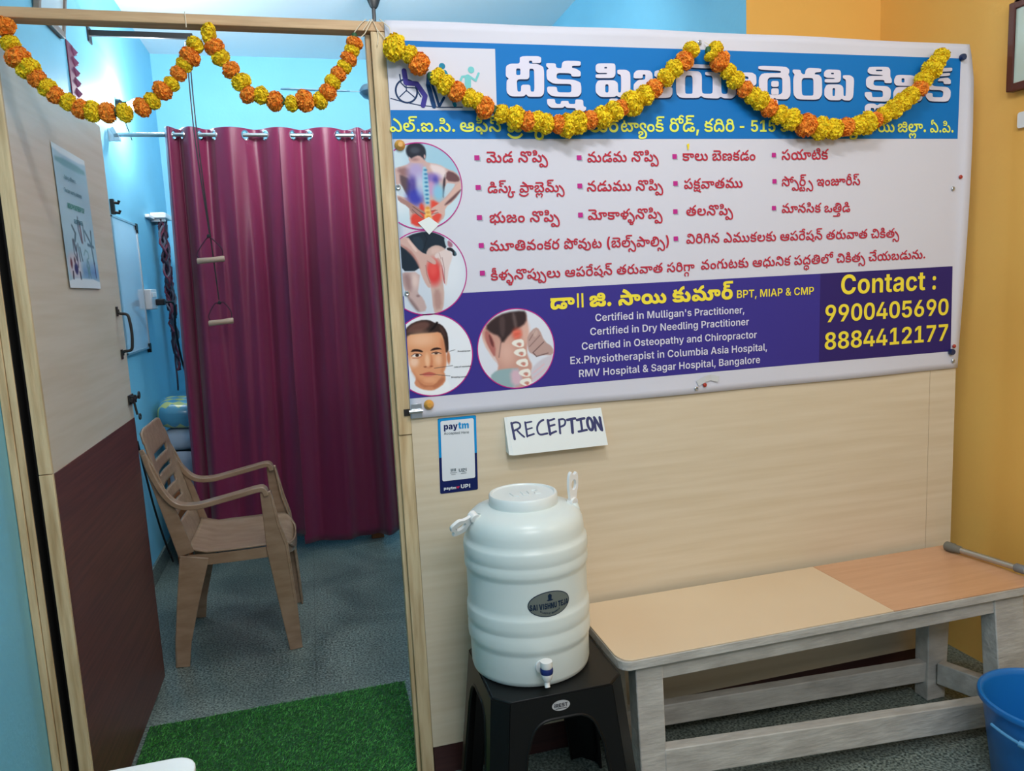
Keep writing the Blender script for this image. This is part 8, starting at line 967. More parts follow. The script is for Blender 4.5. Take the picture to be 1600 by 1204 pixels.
TITLE=[
[[(3522,20045),(4117,20062),(4109,19885),(3856,19878),(3859,19940),(3775,19937),(3771,19861),(4015,19859),(4188,19779),(4164,19113),(4078,19018),(3706,19013),(3650,19081),(3589,19019),(3221,19013),(3110,19111),(3126,19417),(3194,19465),(3107,19524),(3128,19783),(3247,19847),(3512,19854)],[(3774,19731),(3874,19733),(3905,19680),(3889,19147),(3783,19145),(3779,19323),(3528,19318),(3508,19141),(3411,19139),(3407,19408),(3451,19455),(3710,19460),(3763,19507)],[(3407,19729),(3523,19732),(3515,19563),(3398,19561)]],
[[(4252,19889),(4524,19888),(4529,19788),(4588,19766),(4682,19768),(4705,19908),(4784,19965),(5242,19969),(5237,19844),(4986,19838),(4983,19783),(5087,19770),(5231,19696),(5226,19563),(4966,19557),(4943,19642),(4548,19641),(4526,19524),(4575,19482),(5006,19480),(5212,19413),(5233,19288),(5227,19131),(5127,19027),(4385,19031),(4253,19130),(4246,19285),(4524,19283),(4537,19174),(4578,19139),(4906,19141),(4942,19181),(4948,19322),(4915,19364),(4433,19359),(4267,19456),(4246,19549),(4253,19704),(4323,19749),(4249,19804)]],
[[(4228,18966),(4459,18962),(4464,18868),(4514,18837),(4617,18839),(4638,18917),(4845,18920),(4851,18865),(4885,18842),(5041,18844),(5046,18963),(5273,18958),(5275,18792),(5353,18761),(5350,18698),(5287,18649),(5052,18671),(5037,18734),(4785,18739),(4736,18785),(4682,18737),(4338,18733),(4239,18818)]],
[[(5671,19863),(5743,19920),(6221,19932),(6255,19878),(6247,19625),(6173,19544),(5659,19533),(5663,19635),(5998,19643),(6000,19674),(5734,19668),(5666,19722)],[(5925,19830),(6005,19832),(6004,19793),(5924,19791)]],
[[(5653,19359),(5728,19479),(6207,19489),(6312,19420),(6312,19165),(6402,19166),(6417,19628),(6302,19666),(6305,19769),(6574,19775),(6697,19698),(6681,19155),(6587,19041),(6335,19037),(6265,19084),(6192,19043),(5783,19037),(5646,19154)],[(5936,19373),(6034,19374),(6027,19160),(5929,19158)]],
[[(6048,19001),(6298,19005),(6295,18909),(6045,18905)]],
[[(6783,19549),(6796,19685),(6898,19775),(7280,19776),(7369,19690),(7365,19182),(7614,19187),(7708,19253),(7710,19334),(7970,19339),(7966,19144),(7871,19045),(7059,19032),(6879,19094),(6774,19253),(6788,19397),(6927,19512),(7136,19524),(7149,19661),(7067,19659),(7064,19555)],[(7067,19322),(7158,19324),(7154,19163),(7063,19161)]],
[[(7413,19619),(7426,19747),(7537,19790),(7813,19773),(7977,19663),(7970,19339),(7710,19334),(7696,19496),(7623,19543)]],
[[(8526,19976),(9208,19970),(9207,19871),(8524,19879)]],
[[(8089,19634),(8185,19765),(8522,19790),(8824,19780),(8899,19684),(8891,19208),(8967,19173),(9177,19177),(9236,19214),(9242,19675),(9003,19686),(9005,19777),(9282,19775),(9473,19730),(9511,19665),(9515,19219),(9563,19178),(9679,19180),(9719,19222),(9723,19570),(9918,19707),(10270,19682),(10269,19607),(10397,19601),(10397,19676),(10055,19710),(10055,19785),(10507,19795),(10654,19723),(10663,19456),(10445,19385),(9983,19343),(9981,19143),(9853,19058),(9581,19062),(9489,19102),(9407,19051),(8965,19061),(8861,19117),(8774,19058),(8207,19050),(8079,19162)],[(8370,19664),(8605,19669),(8596,19187),(8558,19166),(8398,19164),(8361,19199)]],
[[(10724,19986),(11643,19984),(11757,19907),(11758,19811),(11723,19772),(11792,19659),(11805,19178),(11689,19060),(11322,19064),(11265,19102),(11208,19063),(10912,19058),(10754,19180),(10734,19636),(10847,19781),(11471,19795),(11471,19862),(10724,19882)],[(11027,19671),(11471,19680),(11524,19634),(11524,19193),(11060,19185),(11026,19242)]],
[[(11152,19569),(11402,19574),(11402,19411),(11151,19407)]],
[[(11151,19363),(11402,19367),(11402,19181),(11151,19177)]],
[[(11162,19052),(11379,19046),(11379,18882),(11184,18880)]],
[[(11873,19910),(12138,19907),(12162,19821),(12220,19783),(12290,19785),(12313,19901),(12406,19971),(12851,19962),(12852,19866),(12652,19842),(12617,19792),(12782,19777),(12877,19682),(12893,19215),(12764,19066),(12037,19065),(11897,19199),(11892,19661),(11942,19768),(11873,19833)],[(12174,19676),(12536,19684),(12583,19637),(12586,19210),(12551,19180),(12246,19175),(12188,19223)]],
[[(12946,19858),(13040,19938),(13492,19939),(13541,19872),(13543,19657),(13473,19571),(12973,19561),(12972,19664),(13316,19668),(13316,19701),(13042,19701),(12947,19742)],[(13195,19848),(13290,19847),(13291,19804),(13196,19806)]],
[[(12962,19372),(13044,19510),(13521,19519),(13630,19443),(13641,19187),(13718,19185),(13724,19661),(13615,19698),(13602,19785),(13878,19792),(14013,19706),(13985,19153),(13865,19056),(13659,19065),(13574,19107),(13503,19061),(13120,19061),(12964,19177)],[(13247,19406),(13343,19408),(13333,19182),(13250,19181)]],
[[(14486,19967),(14553,20052),(15226,20069),(15310,19987),(15314,19781),(15370,19707),(15373,19594),(15108,19589),(15094,19682),(14722,19675),(14701,19543),(14772,19507),(15215,19501),(15346,19405),(15340,19179),(15249,19045),(14549,19054),(14396,19201),(14394,19314),(14648,19318),(14662,19187),(14709,19169),(15035,19178),(15057,19231),(15042,19372),(14635,19383),(14437,19482),(14433,19706),(14558,19792),(15033,19797),(15033,19822),(14603,19836),(14487,19893)],[(14786,19974),(15018,19980),(15019,19933),(14787,19928)]],
[[(14404,18742),(14401,18902),(14504,18978),(14759,18982),(14853,18926),(14945,18984),(15156,18977),(15276,18894),(15279,18761),(15044,18758),(15018,18853),(14808,18850),(14763,18755),(14738,18849),(14622,18857),(14624,18744)]],
[[(15457,19709),(15536,19842),(16249,19839),(16259,19498),(16019,19522),(15544,19522),(15460,19596)],[(15728,19743),(15834,19745),(15837,19622),(15731,19620)]],
[[(15431,19331),(15545,19484),(16019,19493),(16504,19349),(16534,19159),(16416,19061),(15603,19050),(15435,19142)],[(15737,19374),(15927,19378),(15932,19188),(15742,19185)]],
[[(17257,20082),(17636,20105),(17628,19995),(17212,19972)]],
[[(17165,19913),(17556,19945),(17547,19859),(16973,19817),(16855,19710),(16884,19567),(16983,19530),(17473,19520),(17600,19407),(17595,19213),(17489,19076),(16803,19076),(16653,19199),(16649,19333),(16904,19327),(16908,19203),(17263,19204),(17310,19267),(17306,19382),(17206,19419),(16792,19421),(16668,19505),(16661,19715),(16851,19834),(16846,20005),(17088,20030)]],
[[(17146,19764),(17462,19809),(17588,19735),(17593,19609),(17322,19604),(17307,19690),(17075,19685)]],
]
FLOWERS={
'door':[(-0.8523, 2.0314, 'O', 0.0244), (-0.8427, 1.9962, 'Y', 0.0216), (-0.831, 1.9663, 'O', 0.026), (-0.8132, 1.9432, 'Y', 0.0247), (-0.7978, 1.9213, 'O', 0.0219), (-0.7792, 1.9021, 'Y', 0.022), (-0.7641, 1.8854, 'O', 0.0206), (-0.7406, 1.8716, 'Y', 0.0207), (-0.7157, 1.8563, 'O', 0.0223), (-0.6922, 1.8508, 'Y', 0.0238), (-0.66, 1.8483, 'O', 0.024), (-0.623, 1.8486, 'Y', 0.0211), (-0.5844, 1.8607, 'O', 0.0227), (-0.5606, 1.8756, 'Y', 0.0197), (-0.5357, 1.8993, 'O', 0.0228), (-0.5144, 1.9157, 'Y', 0.0183), (-0.4964, 1.9394, 'O', 0.0198), (-0.4816, 1.9601, 'Y', 0.0198), (-0.4671, 1.9779, 'O', 0.0244), (-0.4529, 2.006, 'Y', 0.0213), (-0.4204, 2.0317, 'Y', 0.026), (-0.4104, 2.0015, 'O', 0.023), (-0.3982, 1.9784, 'Y', 0.0216), (-0.3775, 1.951, 'O', 0.0217), (-0.3566, 1.9232, 'Y', 0.0233), (-0.343, 1.8936, 'O', 0.0219), (-0.3134, 1.8926, 'Y', 0.0219), (-0.2815, 1.8795, 'O', 0.0236), (-0.2425, 1.874, 'Y', 0.0206), (-0.2113, 1.8805, 'O', 0.027), (-0.1741, 1.8825, 'Y', 0.0208), (-0.1539, 1.9013, 'O', 0.0224), (-0.1393, 1.9277, 'Y', 0.0208), (-0.1236, 1.9479, 'O', 0.0208), (-0.1082, 1.9651, 'Y', 0.0192), (-0.0957, 1.9838, 'O', 0.0209), (-0.0863, 2.004, 'Y', 0.0192), (-0.0786, 2.0225, 'O', 0.0208)],
'left':[(0.0166, 2.0061, 'Y', 0.0321), (0.0542, 1.9903, 'Y', 0.0226), (0.077, 1.9678, 'O', 0.0292), (0.1211, 1.9376, 'Y', 0.0229), (0.1415, 1.9192, 'Y', 0.0246), (0.169, 1.9023, 'O', 0.0248), (0.2018, 1.887, 'Y', 0.0232), (0.2219, 1.8809, 'Y', 0.0216), (0.2415, 1.8635, 'O', 0.0284), (0.2856, 1.8494, 'Y', 0.0236), (0.3236, 1.84, 'Y', 0.0305), (0.3549, 1.8305, 'O', 0.0255), (0.3815, 1.8307, 'Y', 0.0256), (0.4081, 1.8243, 'Y', 0.0257), (0.4405, 1.8228, 'O', 0.0241), (0.4658, 1.8197, 'Y', 0.031), (0.4973, 1.8282, 'Y', 0.0294), (0.5326, 1.8352, 'O', 0.0243), (0.5682, 1.8422, 'Y', 0.0297), (0.6025, 1.8576, 'Y', 0.0263), (0.6254, 1.868, 'O', 0.0228), (0.6562, 1.8802, 'Y', 0.0334), (0.695, 1.9011, 'Y', 0.0282), (0.7244, 1.9202, 'O', 0.0248), (0.76, 1.9498, 'Y', 0.0248), (0.7858, 1.9742, 'Y', 0.0249), (0.8176, 1.9953, 'O', 0.0267), (0.8398, 2.0249, 'Y', 0.0232)],
'right':[(0.9155, 2.0306, 'Y', 0.0216), (0.9012, 2.0113, 'Y', 0.0198), (0.9272, 1.9966, 'O', 0.0289), (0.9552, 1.9713, 'Y', 0.0236), (0.9774, 1.9475, 'Y', 0.0255), (1.0081, 1.9236, 'O', 0.0238), (1.0308, 1.9064, 'Y', 0.0239), (1.0578, 1.8926, 'Y', 0.0277), (1.0851, 1.8717, 'O', 0.0259), (1.1211, 1.8542, 'Y', 0.0279), (1.1597, 1.8419, 'Y', 0.03), (1.2074, 1.8259, 'O', 0.032), (1.2578, 1.8171, 'Y', 0.0322), (1.3044, 1.8155, 'Y', 0.0286), (1.3446, 1.8213, 'O', 0.0268), (1.3852, 1.8252, 'Y', 0.0288), (1.4192, 1.8328, 'Y', 0.0328), (1.4534, 1.8424, 'O', 0.0232), (1.4808, 1.8557, 'Y', 0.0252), (1.5152, 1.8748, 'Y', 0.0292), (1.5497, 1.8958, 'Y', 0.0293), (1.5774, 1.915, 'Y', 0.0254), (1.6122, 1.9362, 'O', 0.0255), (1.6257, 1.9628, 'Y', 0.0274), (1.6557, 1.9935, 'Y', 0.0294), (1.674, 2.0164, 'Y', 0.0255), (1.6901, 2.0356, 'Y', 0.0236)],
}

# ------------------------------------------------------------------ writing
def glyph_loops(s):
    out = []
    for cs in s.split('/'):
        q = list(map(int, cs.split())); P = []; px = py = 0
        for i in range(0, len(q), 2):
            on = q[i] & 1; px += (q[i] - on) // 2; py += q[i + 1]; P.append((px * 4.0, py * 4.0, on))
        n = len(P); F = []
        for i in range(n):
            a = P[i]; b = P[(i + 1) % n]; F.append(a)
            if not a[2] and not b[2]: F.append(((a[0] + b[0]) / 2, (a[1] + b[1]) / 2, 1))
        k0 = next((i for i, p in enumerate(F) if p[2]), 0); F = F[k0:] + F[:k0]; n = len(F); lp = []; i = 0
        while i < n:
            p = F[i]
            if p[2]: lp.append((p[0], p[1])); i += 1; continue
            a = lp[-1] if lp else F[-1][:2]; c = F[(i + 1) % n]
            for t in (.25, .5, .75): lp.append(((1 - t) ** 2 * a[0] + 2 * t * (1 - t) * p[0] + t * t * c[0], (1 - t) ** 2 * a[1] + 2 * t * (1 - t) * p[1] + t * t * c[1]))
            i += 1
        out.append(lp)
    return out
def fill(loops, nonzero=True):
    """clean triangles of overlapping outlines: constrained triangulation, then keep what the winding rule keeps"""
    V = []; E_ = []
    for lp in loops:
        n0 = len(V); V += [Vector((q[0], q[1])) for q in lp]; E_ += [(n0 + i, n0 + (i + 1) % len(lp)) for i in range(len(lp))]
    vo, eo, fo, _, _, _ = delaunay_2d_cdt(V, E_, [], 0, 1e-7)
    A = np.array([[v.x, v.y] for v in vo]); F = np.array([f for f in fo if len(f) == 3])
    if not len(F): return [], []
    c = A[F].mean(1); W = np.zeros(len(F), int)
    for lp in loops:
        L = np.array(lp); x1, y1 = L[:, 0], L[:, 1]; x2, y2 = np.roll(x1, -1), np.roll(y1, -1)
        for k in range(len(L)):
            if y1[k] == y2[k]: continue
            hit = ((y1[k] > c[:, 1]) != (y2[k] > c[:, 1])) & (c[:, 0] < (x2[k] - x1[k]) * (c[:, 1] - y1[k]) / (y2[k] - y1[k]) + x1[k])
            W += np.where(hit, 1 if y2[k] > y1[k] else -1, 0) if nonzero else hit.astype(int)
    K = (W != 0) if nonzero else (W % 2 == 1)
    F = F[K]; used = np.unique(F); mp = {int(u): i for i, u in enumerate(used)}; tris = []
    for t in F:
        p, q, r = A[t[0]], A[t[1]], A[t[2]]
        if (q[0] - p[0]) * (r[1] - p[1]) - (q[1] - p[1]) * (r[0] - p[0]) < 0: t = t[::-1]
        tris.append(tuple(mp[int(k)] for k in t))
    return [tuple(A[u]) for u in used], tris
def shapes(b, loops, f, nonzero=True):
    v, t = fill(loops, nonzero)
    if t: b.add([f(x, z) for x, z in v], t)
def ccw(lp):
    return lp if sum(lp[i][0] * lp[(i + 1) % len(lp)][1] - lp[(i + 1) % len(lp)][0] * lp[i][1] for i in range(len(lp))) > 0 else lp[::-1]
GC = {}
def glyph(k):
    if k not in GC: GC[k] = fill([l for l in glyph_loops(GL[k]) if len(l) > 2])
    return GC[k]
def write(b, entry, f, x=0.0, z=0.0, sc=1.0):
    _, x0, z0, ang, sx, sy, s = entry; q = list(map(int, s.split())); ca, sa = math.cos(ang), math.sin(ang)
    for i in range(0, len(q), 3):
        v, t = glyph(q[i]); r = []
        for px, py in v:
            a = (px + q[i + 1]) * sx * sc; c = (py + q[i + 2]) * sy * sc; P = list(f(x0 + x + a * ca - c * sa, z0 + z + a * sa + c * ca)); P[1] -= (i // 3 % 4) * 4e-5; r.append(P)
        b.add(r, t)

# ------------------------------------------------------------------ printed pictures: a colour per point of a flat sheet
def pdist(X, Y, pts, closed=True):
    D = np.full(X.shape, 1e9); n = len(pts)
    for i in range(n if closed else n - 1):
        (x1, y1), (x2, y2) = pts[i], pts[(i + 1) % n]; dx, dy = x2 - x1, y2 - y1
        t = np.clip(((X - x1) * dx + (Y - y1) * dy) / (dx * dx + dy * dy + 1e-9), 0, 1); D = np.minimum(D, np.hypot(X - x1 - t * dx, Y - y1 - t * dy))
    if closed:
        I = np.zeros(X.shape, bool)
        for i in range(n):
            (x1, y1), (x2, y2) = pts[i], pts[i - 1]
            if y1 == y2: continue
            I ^= ((y1 > Y) != (y2 > Y)) & (X < (x2 - x1) * (Y - y1) / (y2 - y1) + x1)
        D = np.where(I, -D, D)
    return D
def paint(X, Y, bg, ops):
    C = np.zeros(X.shape + (3,)); C[:] = bg
    for op in ops:
        k, col, fe = op[:3]; al = 1.0
        if k == 'P': D = pdist(X, Y, chaikin(op[3], .25, 1)); al = op[4] if len(op) > 4 else 1.0
        elif k == 'L': D = pdist(X, Y, op[4], False) - op[3] / 2; al = op[5] if len(op) > 5 else 1.0
        else:
            cx, cy, rx, ry = op[3:7]; D = (np.hypot((X - cx) / rx, (Y - cy) / ry) - 1) * min(rx, ry); al = op[7] if len(op) > 7 else 1.0
        w = np.clip(.5 - D / (2 * fe), 0, 1); w = w * w * (3 - 2 * w) * al
        C += (np.array(col) - C) * w[..., None]
    return C
def picture(name, bg, ops, cpx, rpx, f, parent, m, res=150, clip=None, rect=None):
    """disc (or rectangle) sheet; crop coordinates -> plane by f"""
    (cx, cy), (rx, ry) = cpx, rpx
    gx = np.linspace(cx - rx, cx + rx, res); gy = np.linspace(cy - ry, cy + ry, int(res * (rect or 1)))
    X, Y = np.meshgrid(gx, gy); C = paint(X, Y, bg, ops) / 255.0
    C = np.where(C <= .04045, C / 12.92, ((np.maximum(C, 0) + .055) / 1.055) ** 2.4)
    U = (X - cx) / rx; W = (cy - Y) / ry
    if rect is None:   # square grid bent to a disc keeps a clean round edge: drop what lies outside
        keep = U * U + W * W <= 1.0
    else: keep = np.ones(X.shape, bool)
    if clip is not None: keep &= clip(U)
    idx = -np.ones(X.shape, int); idx[keep] = np.arange(keep.sum())
    vs = [f(float(u), float(w_)) for u, w_ in zip(U[keep], W[keep])]; fs = []
    a, b_, c, d = idx[:-1, :-1], idx[:-1, 1:], idx[1:, 1:], idx[1:, :-1]; ok = (a >= 0) & (b_ >= 0) & (c >= 0) & (d >= 0)
    fs = np.stack([a[ok], d[ok], c[ok], b_[ok]], 1).tolist()
    me = bpy.data.meshes.new(name); me.from_pydata(vs, [], fs); me.materials.append(m)
    at = me.color_attributes.new('Col', 'FLOAT_COLOR', 'POINT'); cc = np.ones((int(keep.sum()), 4), 'f'); cc[:, :3] = C[keep]; at.data.foreach_set('color', cc.ravel())
    o = bpy.data.objects.new(name, me); COL.objects.link(o); attach(o, parent); return o

# ------------------------------------------------------------------ the clinic banner
ban = thing('banner', 'large white, blue and purple printed clinic banner pinned across the partition', 'banner', (0.91, -0.006, 1.57))
def bedge(z): return float(np.interp(z, [1.058, 1.3, 1.7, 1.975, 2.05, 2.083], [1.822, 1.829, 1.838, 1.846, 1.838, 1.823]))
b = MB(); nx, nz = 90, 50; vs = []
for j in range(nz + 1):
    for i in range(nx + 1):
        u = i / nx; q = j / nz; zb = 1.0585 - .004 * math.sin(PI * u) ; zt = 2.081 + .004 * math.sin(PI * min(1, u * 1.05)); z = zb + (zt - zb) * q
        x1 = bedge(z); x = -.001 + (x1 + .001) * u ; k = max(0, (x - 1.802) / .04)
        y = -.0055 - .016 * min(1, k) ** 1.5 * math.sin(PI * min(1, q * 1.02)) - (.006 * max(0, (z - 2.045) / .04) * (.5 + .5 * math.sin(u * 21)) if z > 2.045 else 0) - (.004 * max(0, (1.085 - z) / .03) * (.5 + .5 * math.sin(u * 17 + 1)) if z < 1.085 else 0)
        vs.append((x, y, z))
b.add(vs, [(j * (nx + 1) + i, j * (nx + 1) + i + 1, (j + 1) * (nx + 1) + i + 1, (j + 1) * (nx + 1) + i) for j in range(nz) for i in range(nx)])
b.build('vinyl_sheet', M['banner'], ban, smooth=True, solid=.0004, angle=60)
L1, L2, L3, L4 = wallmap(-.0062), wallmap(-.0067), wallmap(-.0072), wallmap(-.0077)
b = MB(); b.poly2([[(0.0, 1.791), (1.7935, 1.795), (1.7965, 2.039), (0.8, 2.0375), (0.0, 2.034)]], L1); b.build('header_panel', PR['hblue'], ban)
b = MB(); b.poly2([[(0.0, 1.863), (.282, 1.8645), (.2855, 2.021), (0.0, 2.019)]], L2); b.build('logo_panel', M['banner'], ban)
b = MB(); b.poly2([[(0.0, 1.113), (1.285, 1.116), (1.288, 1.3915), (0.0, 1.388)]], L1); b.build('footer_panel', PR['purple'], ban)
b = MB(); b.poly2([[(1.285, 1.116), (1.7915, 1.1155), (1.789, 1.394), (1.288, 1.3915)]], L1); b.build('contact_panel', PR['purple2'], ban)
# blue logo figures
def lg(x, y): return (0.0 + (x - 45) / 1430 * .283, 2.020 - (y - 105) / 850 * .157)
class Strokes:
    """pen strokes joined into one clean printed shape"""
    def __init__(s, mp=lambda x, y: (x, y)): s.l = []; s.mp = mp
    def line(s, pts, w):
        for i, p in enumerate(pts):
            if i < len(pts) - 1:
                q = pts[i + 1]; d = Vector((q[0] - p[0], q[1] - p[1]))
                if d.length > 1e-9:
                    d.normalize(); n = (-d.y * w / 2, d.x * w / 2)
                    s.l.append(ccw([s.mp(p[0] + n[0], p[1] + n[1]), s.mp(q[0] + n[0], q[1] + n[1]), s.mp(q[0] - n[0], q[1] - n[1]), s.mp(p[0] - n[0], p[1] - n[1])]))
            s.l.append(ccw([s.mp(*e) for e in ellipse(p[0], p[1], w / 2, w / 2, 12)]))
        return s
    def blob(s, lp): s.l.append(ccw([s.mp(*e) for e in lp])); return s
    def build(s, name, m, parent, f): b = MB(); shapes(b, s.l, f); return b.build(name, m, parent)
b = Strokes(lg)
b.line(ellipse(270, 700, 140, 155, 28) + [(410, 700)], 24)
b.line([(270, 690), (175, 780)], 14).line([(270, 690), (370, 780)], 14).line([(270, 560), (270, 700)], 14)
b.line([(195, 480), (205, 590), (260, 650), (390, 655), (455, 775)], 16)
b.line([(60, 800), (200, 840), (420, 885), (700, 912), (1000, 905)], 13)
b.build('logo_wheelchair', PR['shadow'], ban, L3)
Strokes(lg).line([(255, 430), (270, 590), (410, 600), (510, 760), (475, 890)], 66).build('logo_figure', PR['purple'], ban, L4)
Strokes(lg).line([(575, 480), (560, 620), (620, 900)], 60).line([(570, 480), (640, 700), (690, 900), (760, 780)], 34).build('logo_figure', PR['hdark'], ban, L4)
Strokes(lg).blob(ellipse(758, 355, 42, 42, 20)).line([(790, 430), (850, 560), (850, 720), (900, 880)], 50).build('logo_figure', PR['tealblue'], ban, L4)
aqua = flat('aqua_print', 118, 200, 204)
Strokes(lg).blob(ellipse(1145, 395, 44, 46, 20)).line([(985, 560), (1020, 490), (1110, 480), (1200, 540), (1245, 440)], 30).line([(1095, 500), (1090, 620)], 84).line([(1080, 640), (1010, 760), (940, 760)], 40).line([(1100, 640), (1160, 760), (1120, 880)], 40).build('logo_figure', aqua, ban, L4)
# title lettering
def arr(lp): return chaikin([(p[0] / 1e4, p[1] / 1e4) for p in lp], .16, 2)
for grp in TITLE:
    lps = [arr(lp) for lp in grp]; o_, h_ = ccw(lps[0]), [ccw(q)[::-1] for q in lps[1:]]; b3 = MB(); shapes(b3, [o_] + h_, L4)
    b2_ = MB()
    for dx, dz, yy in ((.0008, -.0042, -.0068), (.0004, -.0021, -.0071)): shapes(b2_, [[(x + dx, z + dz) for x, z in q] for q in [o_] + h_], wallmap(yy))
    o = b3.build('title_letter', PR['white'], ban); b2_.build('drop_shadow', PR['shadow'], o)
# text
CN = {'red': 'ailment_text', 'lime': 'address_text', 'yellow': 'contact_text', 'white': 'qualification_text', 'mini': 'picture_caption'}
for e in TX:
    if e[0] in CN: b = MB(); write(b, e, L4 if e[0] != 'mini' else wallmap(-.0082)); b.build(CN[e[0]], PR[e[0]], ban)
BUL = [(0.221, 1.743), (0.51, 1.742), (0.8, 1.744), (1.124, 1.747), (0.22, 1.666), (0.509, 1.666), (0.801, 1.669), (1.126, 1.671), (0.219, 1.587), (0.508, 1.587), (0.799, 1.59), (1.124, 1.593), (0.22, 1.513), (0.799, 1.513), (0.219, 1.439)]
for x, z in BUL:
    b = MB(); b.poly2([[(x - .007, z - .0065), (x + .007, z - .0065), (x + .007, z + .0065), (x - .007, z + .0065)]], L3); b.mi = 1
    b.poly2([[(x - .0035, z - .010), (x + .0105, z - .010), (x + .0105, z + .003), (x - .0035, z + .003)]], L1); b.build('bullet', [PR['magenta'], PR['bshadow']], ban)
# the four round pictures
SK, SK2, SKD = (222, 190, 182), (196, 152, 142), (128, 92, 92)
P1 = [('E', (160, 200, 220), 260, 760, 300, 380, 360), ('E', (222, 230, 238), 120, 150, 820, 200, 160),
 ('P', (205, 172, 166), 10, [(330, 300), (440, 250), (530, 320), (545, 345), (700, 368), (800, 430), (900, 462), (965, 540), (972, 690), (870, 830), (740, 920), (735, 1050), (650, 1110), (640, 1170), (300, 1165), (275, 950), (300, 900), (140, 780), (140, 750), (250, 790), (290, 760), (200, 600), (130, 640), (110, 420), (240, 385), (320, 358)]),
 ('P', (96, 78, 84), 22, [(190, 470), (330, 560), (300, 800), (240, 720), (190, 600)]), ('P', (150, 112, 112), 30, [(150, 420), (300, 400), (360, 520), (220, 520)]),
 ('P', (110, 76, 80), 14, [(790, 445), (900, 480), (965, 560), (930, 600), (770, 580)]), ('P', (66, 52, 62), 12, [(770, 460), (770, 600), (735, 800), (715, 780), (730, 620)]),
 ('P', (236, 222, 224), 25, [(560, 360), (700, 380), (790, 430), (760, 560), (640, 520)], .8),
 ('P', (190, 208, 220), 8, [(768, 605), (850, 615), (905, 625), (790, 760), (728, 810)]), ('P', (200, 214, 226), 8, [(150, 640), (200, 620), (240, 720), (270, 790), (230, 780), (145, 745)]),
 ('E', (170, 160, 216), 60, 400, 470, 110, 130, .8), ('E', (54, 62, 176), 60, 370, 770, 105, 120, .95), ('E', (70, 60, 150), 40, 340, 610, 60, 90, .8), ('E', (120, 100, 190), 40, 600, 540, 100, 60, .8), ('E', (70, 70, 170), 26, 640, 590, 34, 60, .8),
 ('E', (196, 150, 200), 40, 590, 680, 80, 90, .8), ('E', (130, 196, 226), 40, 670, 730, 70, 110, .9), ('E', (190, 210, 236), 40, 450, 640, 60, 130, .7),
 ('P', (222, 70, 58), 24, [(430, 850), (480, 900), (480, 1060), (520, 1160), (300, 1150), (290, 1020), (400, 960)]), ('P', (224, 78, 64), 24, [(570, 810), (690, 880), (700, 1010), (640, 1130), (560, 1080), (560, 900)]),
 ('P', (244, 196, 110), 18, [(480, 920), (545, 900), (560, 1060), (590, 1120), (470, 1110), (470, 1060)]), ('P', (150, 210, 230), 14, [(480, 400), (540, 400), (560, 870), (490, 890), (470, 700)], .8)]
for q in range(9): P1.append(('E', (48, 120, 170), 9, 520, 440 + q * 52, 22, 13, .85))
for q in range(3): P1.append(('E', (214, 140, 60), 10, 518, 925 + q * 55, 26, 17, .8))
P1 += [('P', (170, 130, 124), 8, [(140, 760), (300, 850), (400, 920), (490, 980), (480, 1010), (400, 960), (460, 1050), (440, 1060), (350, 980), (320, 1000), (270, 900), (150, 830)]),
 ('L', (90, 62, 66), 5, 7, [(330, 900), (420, 970), (480, 1000)]), ('L', (90, 62, 66), 5, 7, [(320, 940), (390, 1010), (450, 1050)]),
 ('P', (214, 176, 166), 8, [(975, 600), (960, 720), (840, 860), (745, 920), (725, 1040), (700, 1010), (640, 990), (560, 1040), (560, 1010), (640, 940), (560, 960), (560, 930), (650, 880), (720, 830), (800, 780), (900, 640)]),
 ('P', (106, 74, 78), 14, [(972, 700), (860, 830), (745, 900), (740, 880), (830, 800), (960, 690)]), ('L', (120, 78, 78), 5, 7, [(560, 965), (640, 955)]), ('L', (120, 78, 78), 5, 7, [(565, 1005), (650, 985)]),
 ('E', (38, 42, 54), 16, 410, 200, 122, 112), ('E', (38, 42, 54), 12, 505, 230, 34, 80), ('E', (90, 98, 112), 22, 400, 190, 60, 40, .5), ('P', (206, 168, 162), 14, [(345, 300), (380, 275), (450, 250), (510, 300), (520, 350), (340, 350)]), ('E', (150, 110, 110), 20, 395, 305, 40, 18, .7),
 ('E', (200, 160, 156), 6, 328, 300, 12, 26), ('E', (200, 160, 156), 6, 520, 270, 11, 26)]
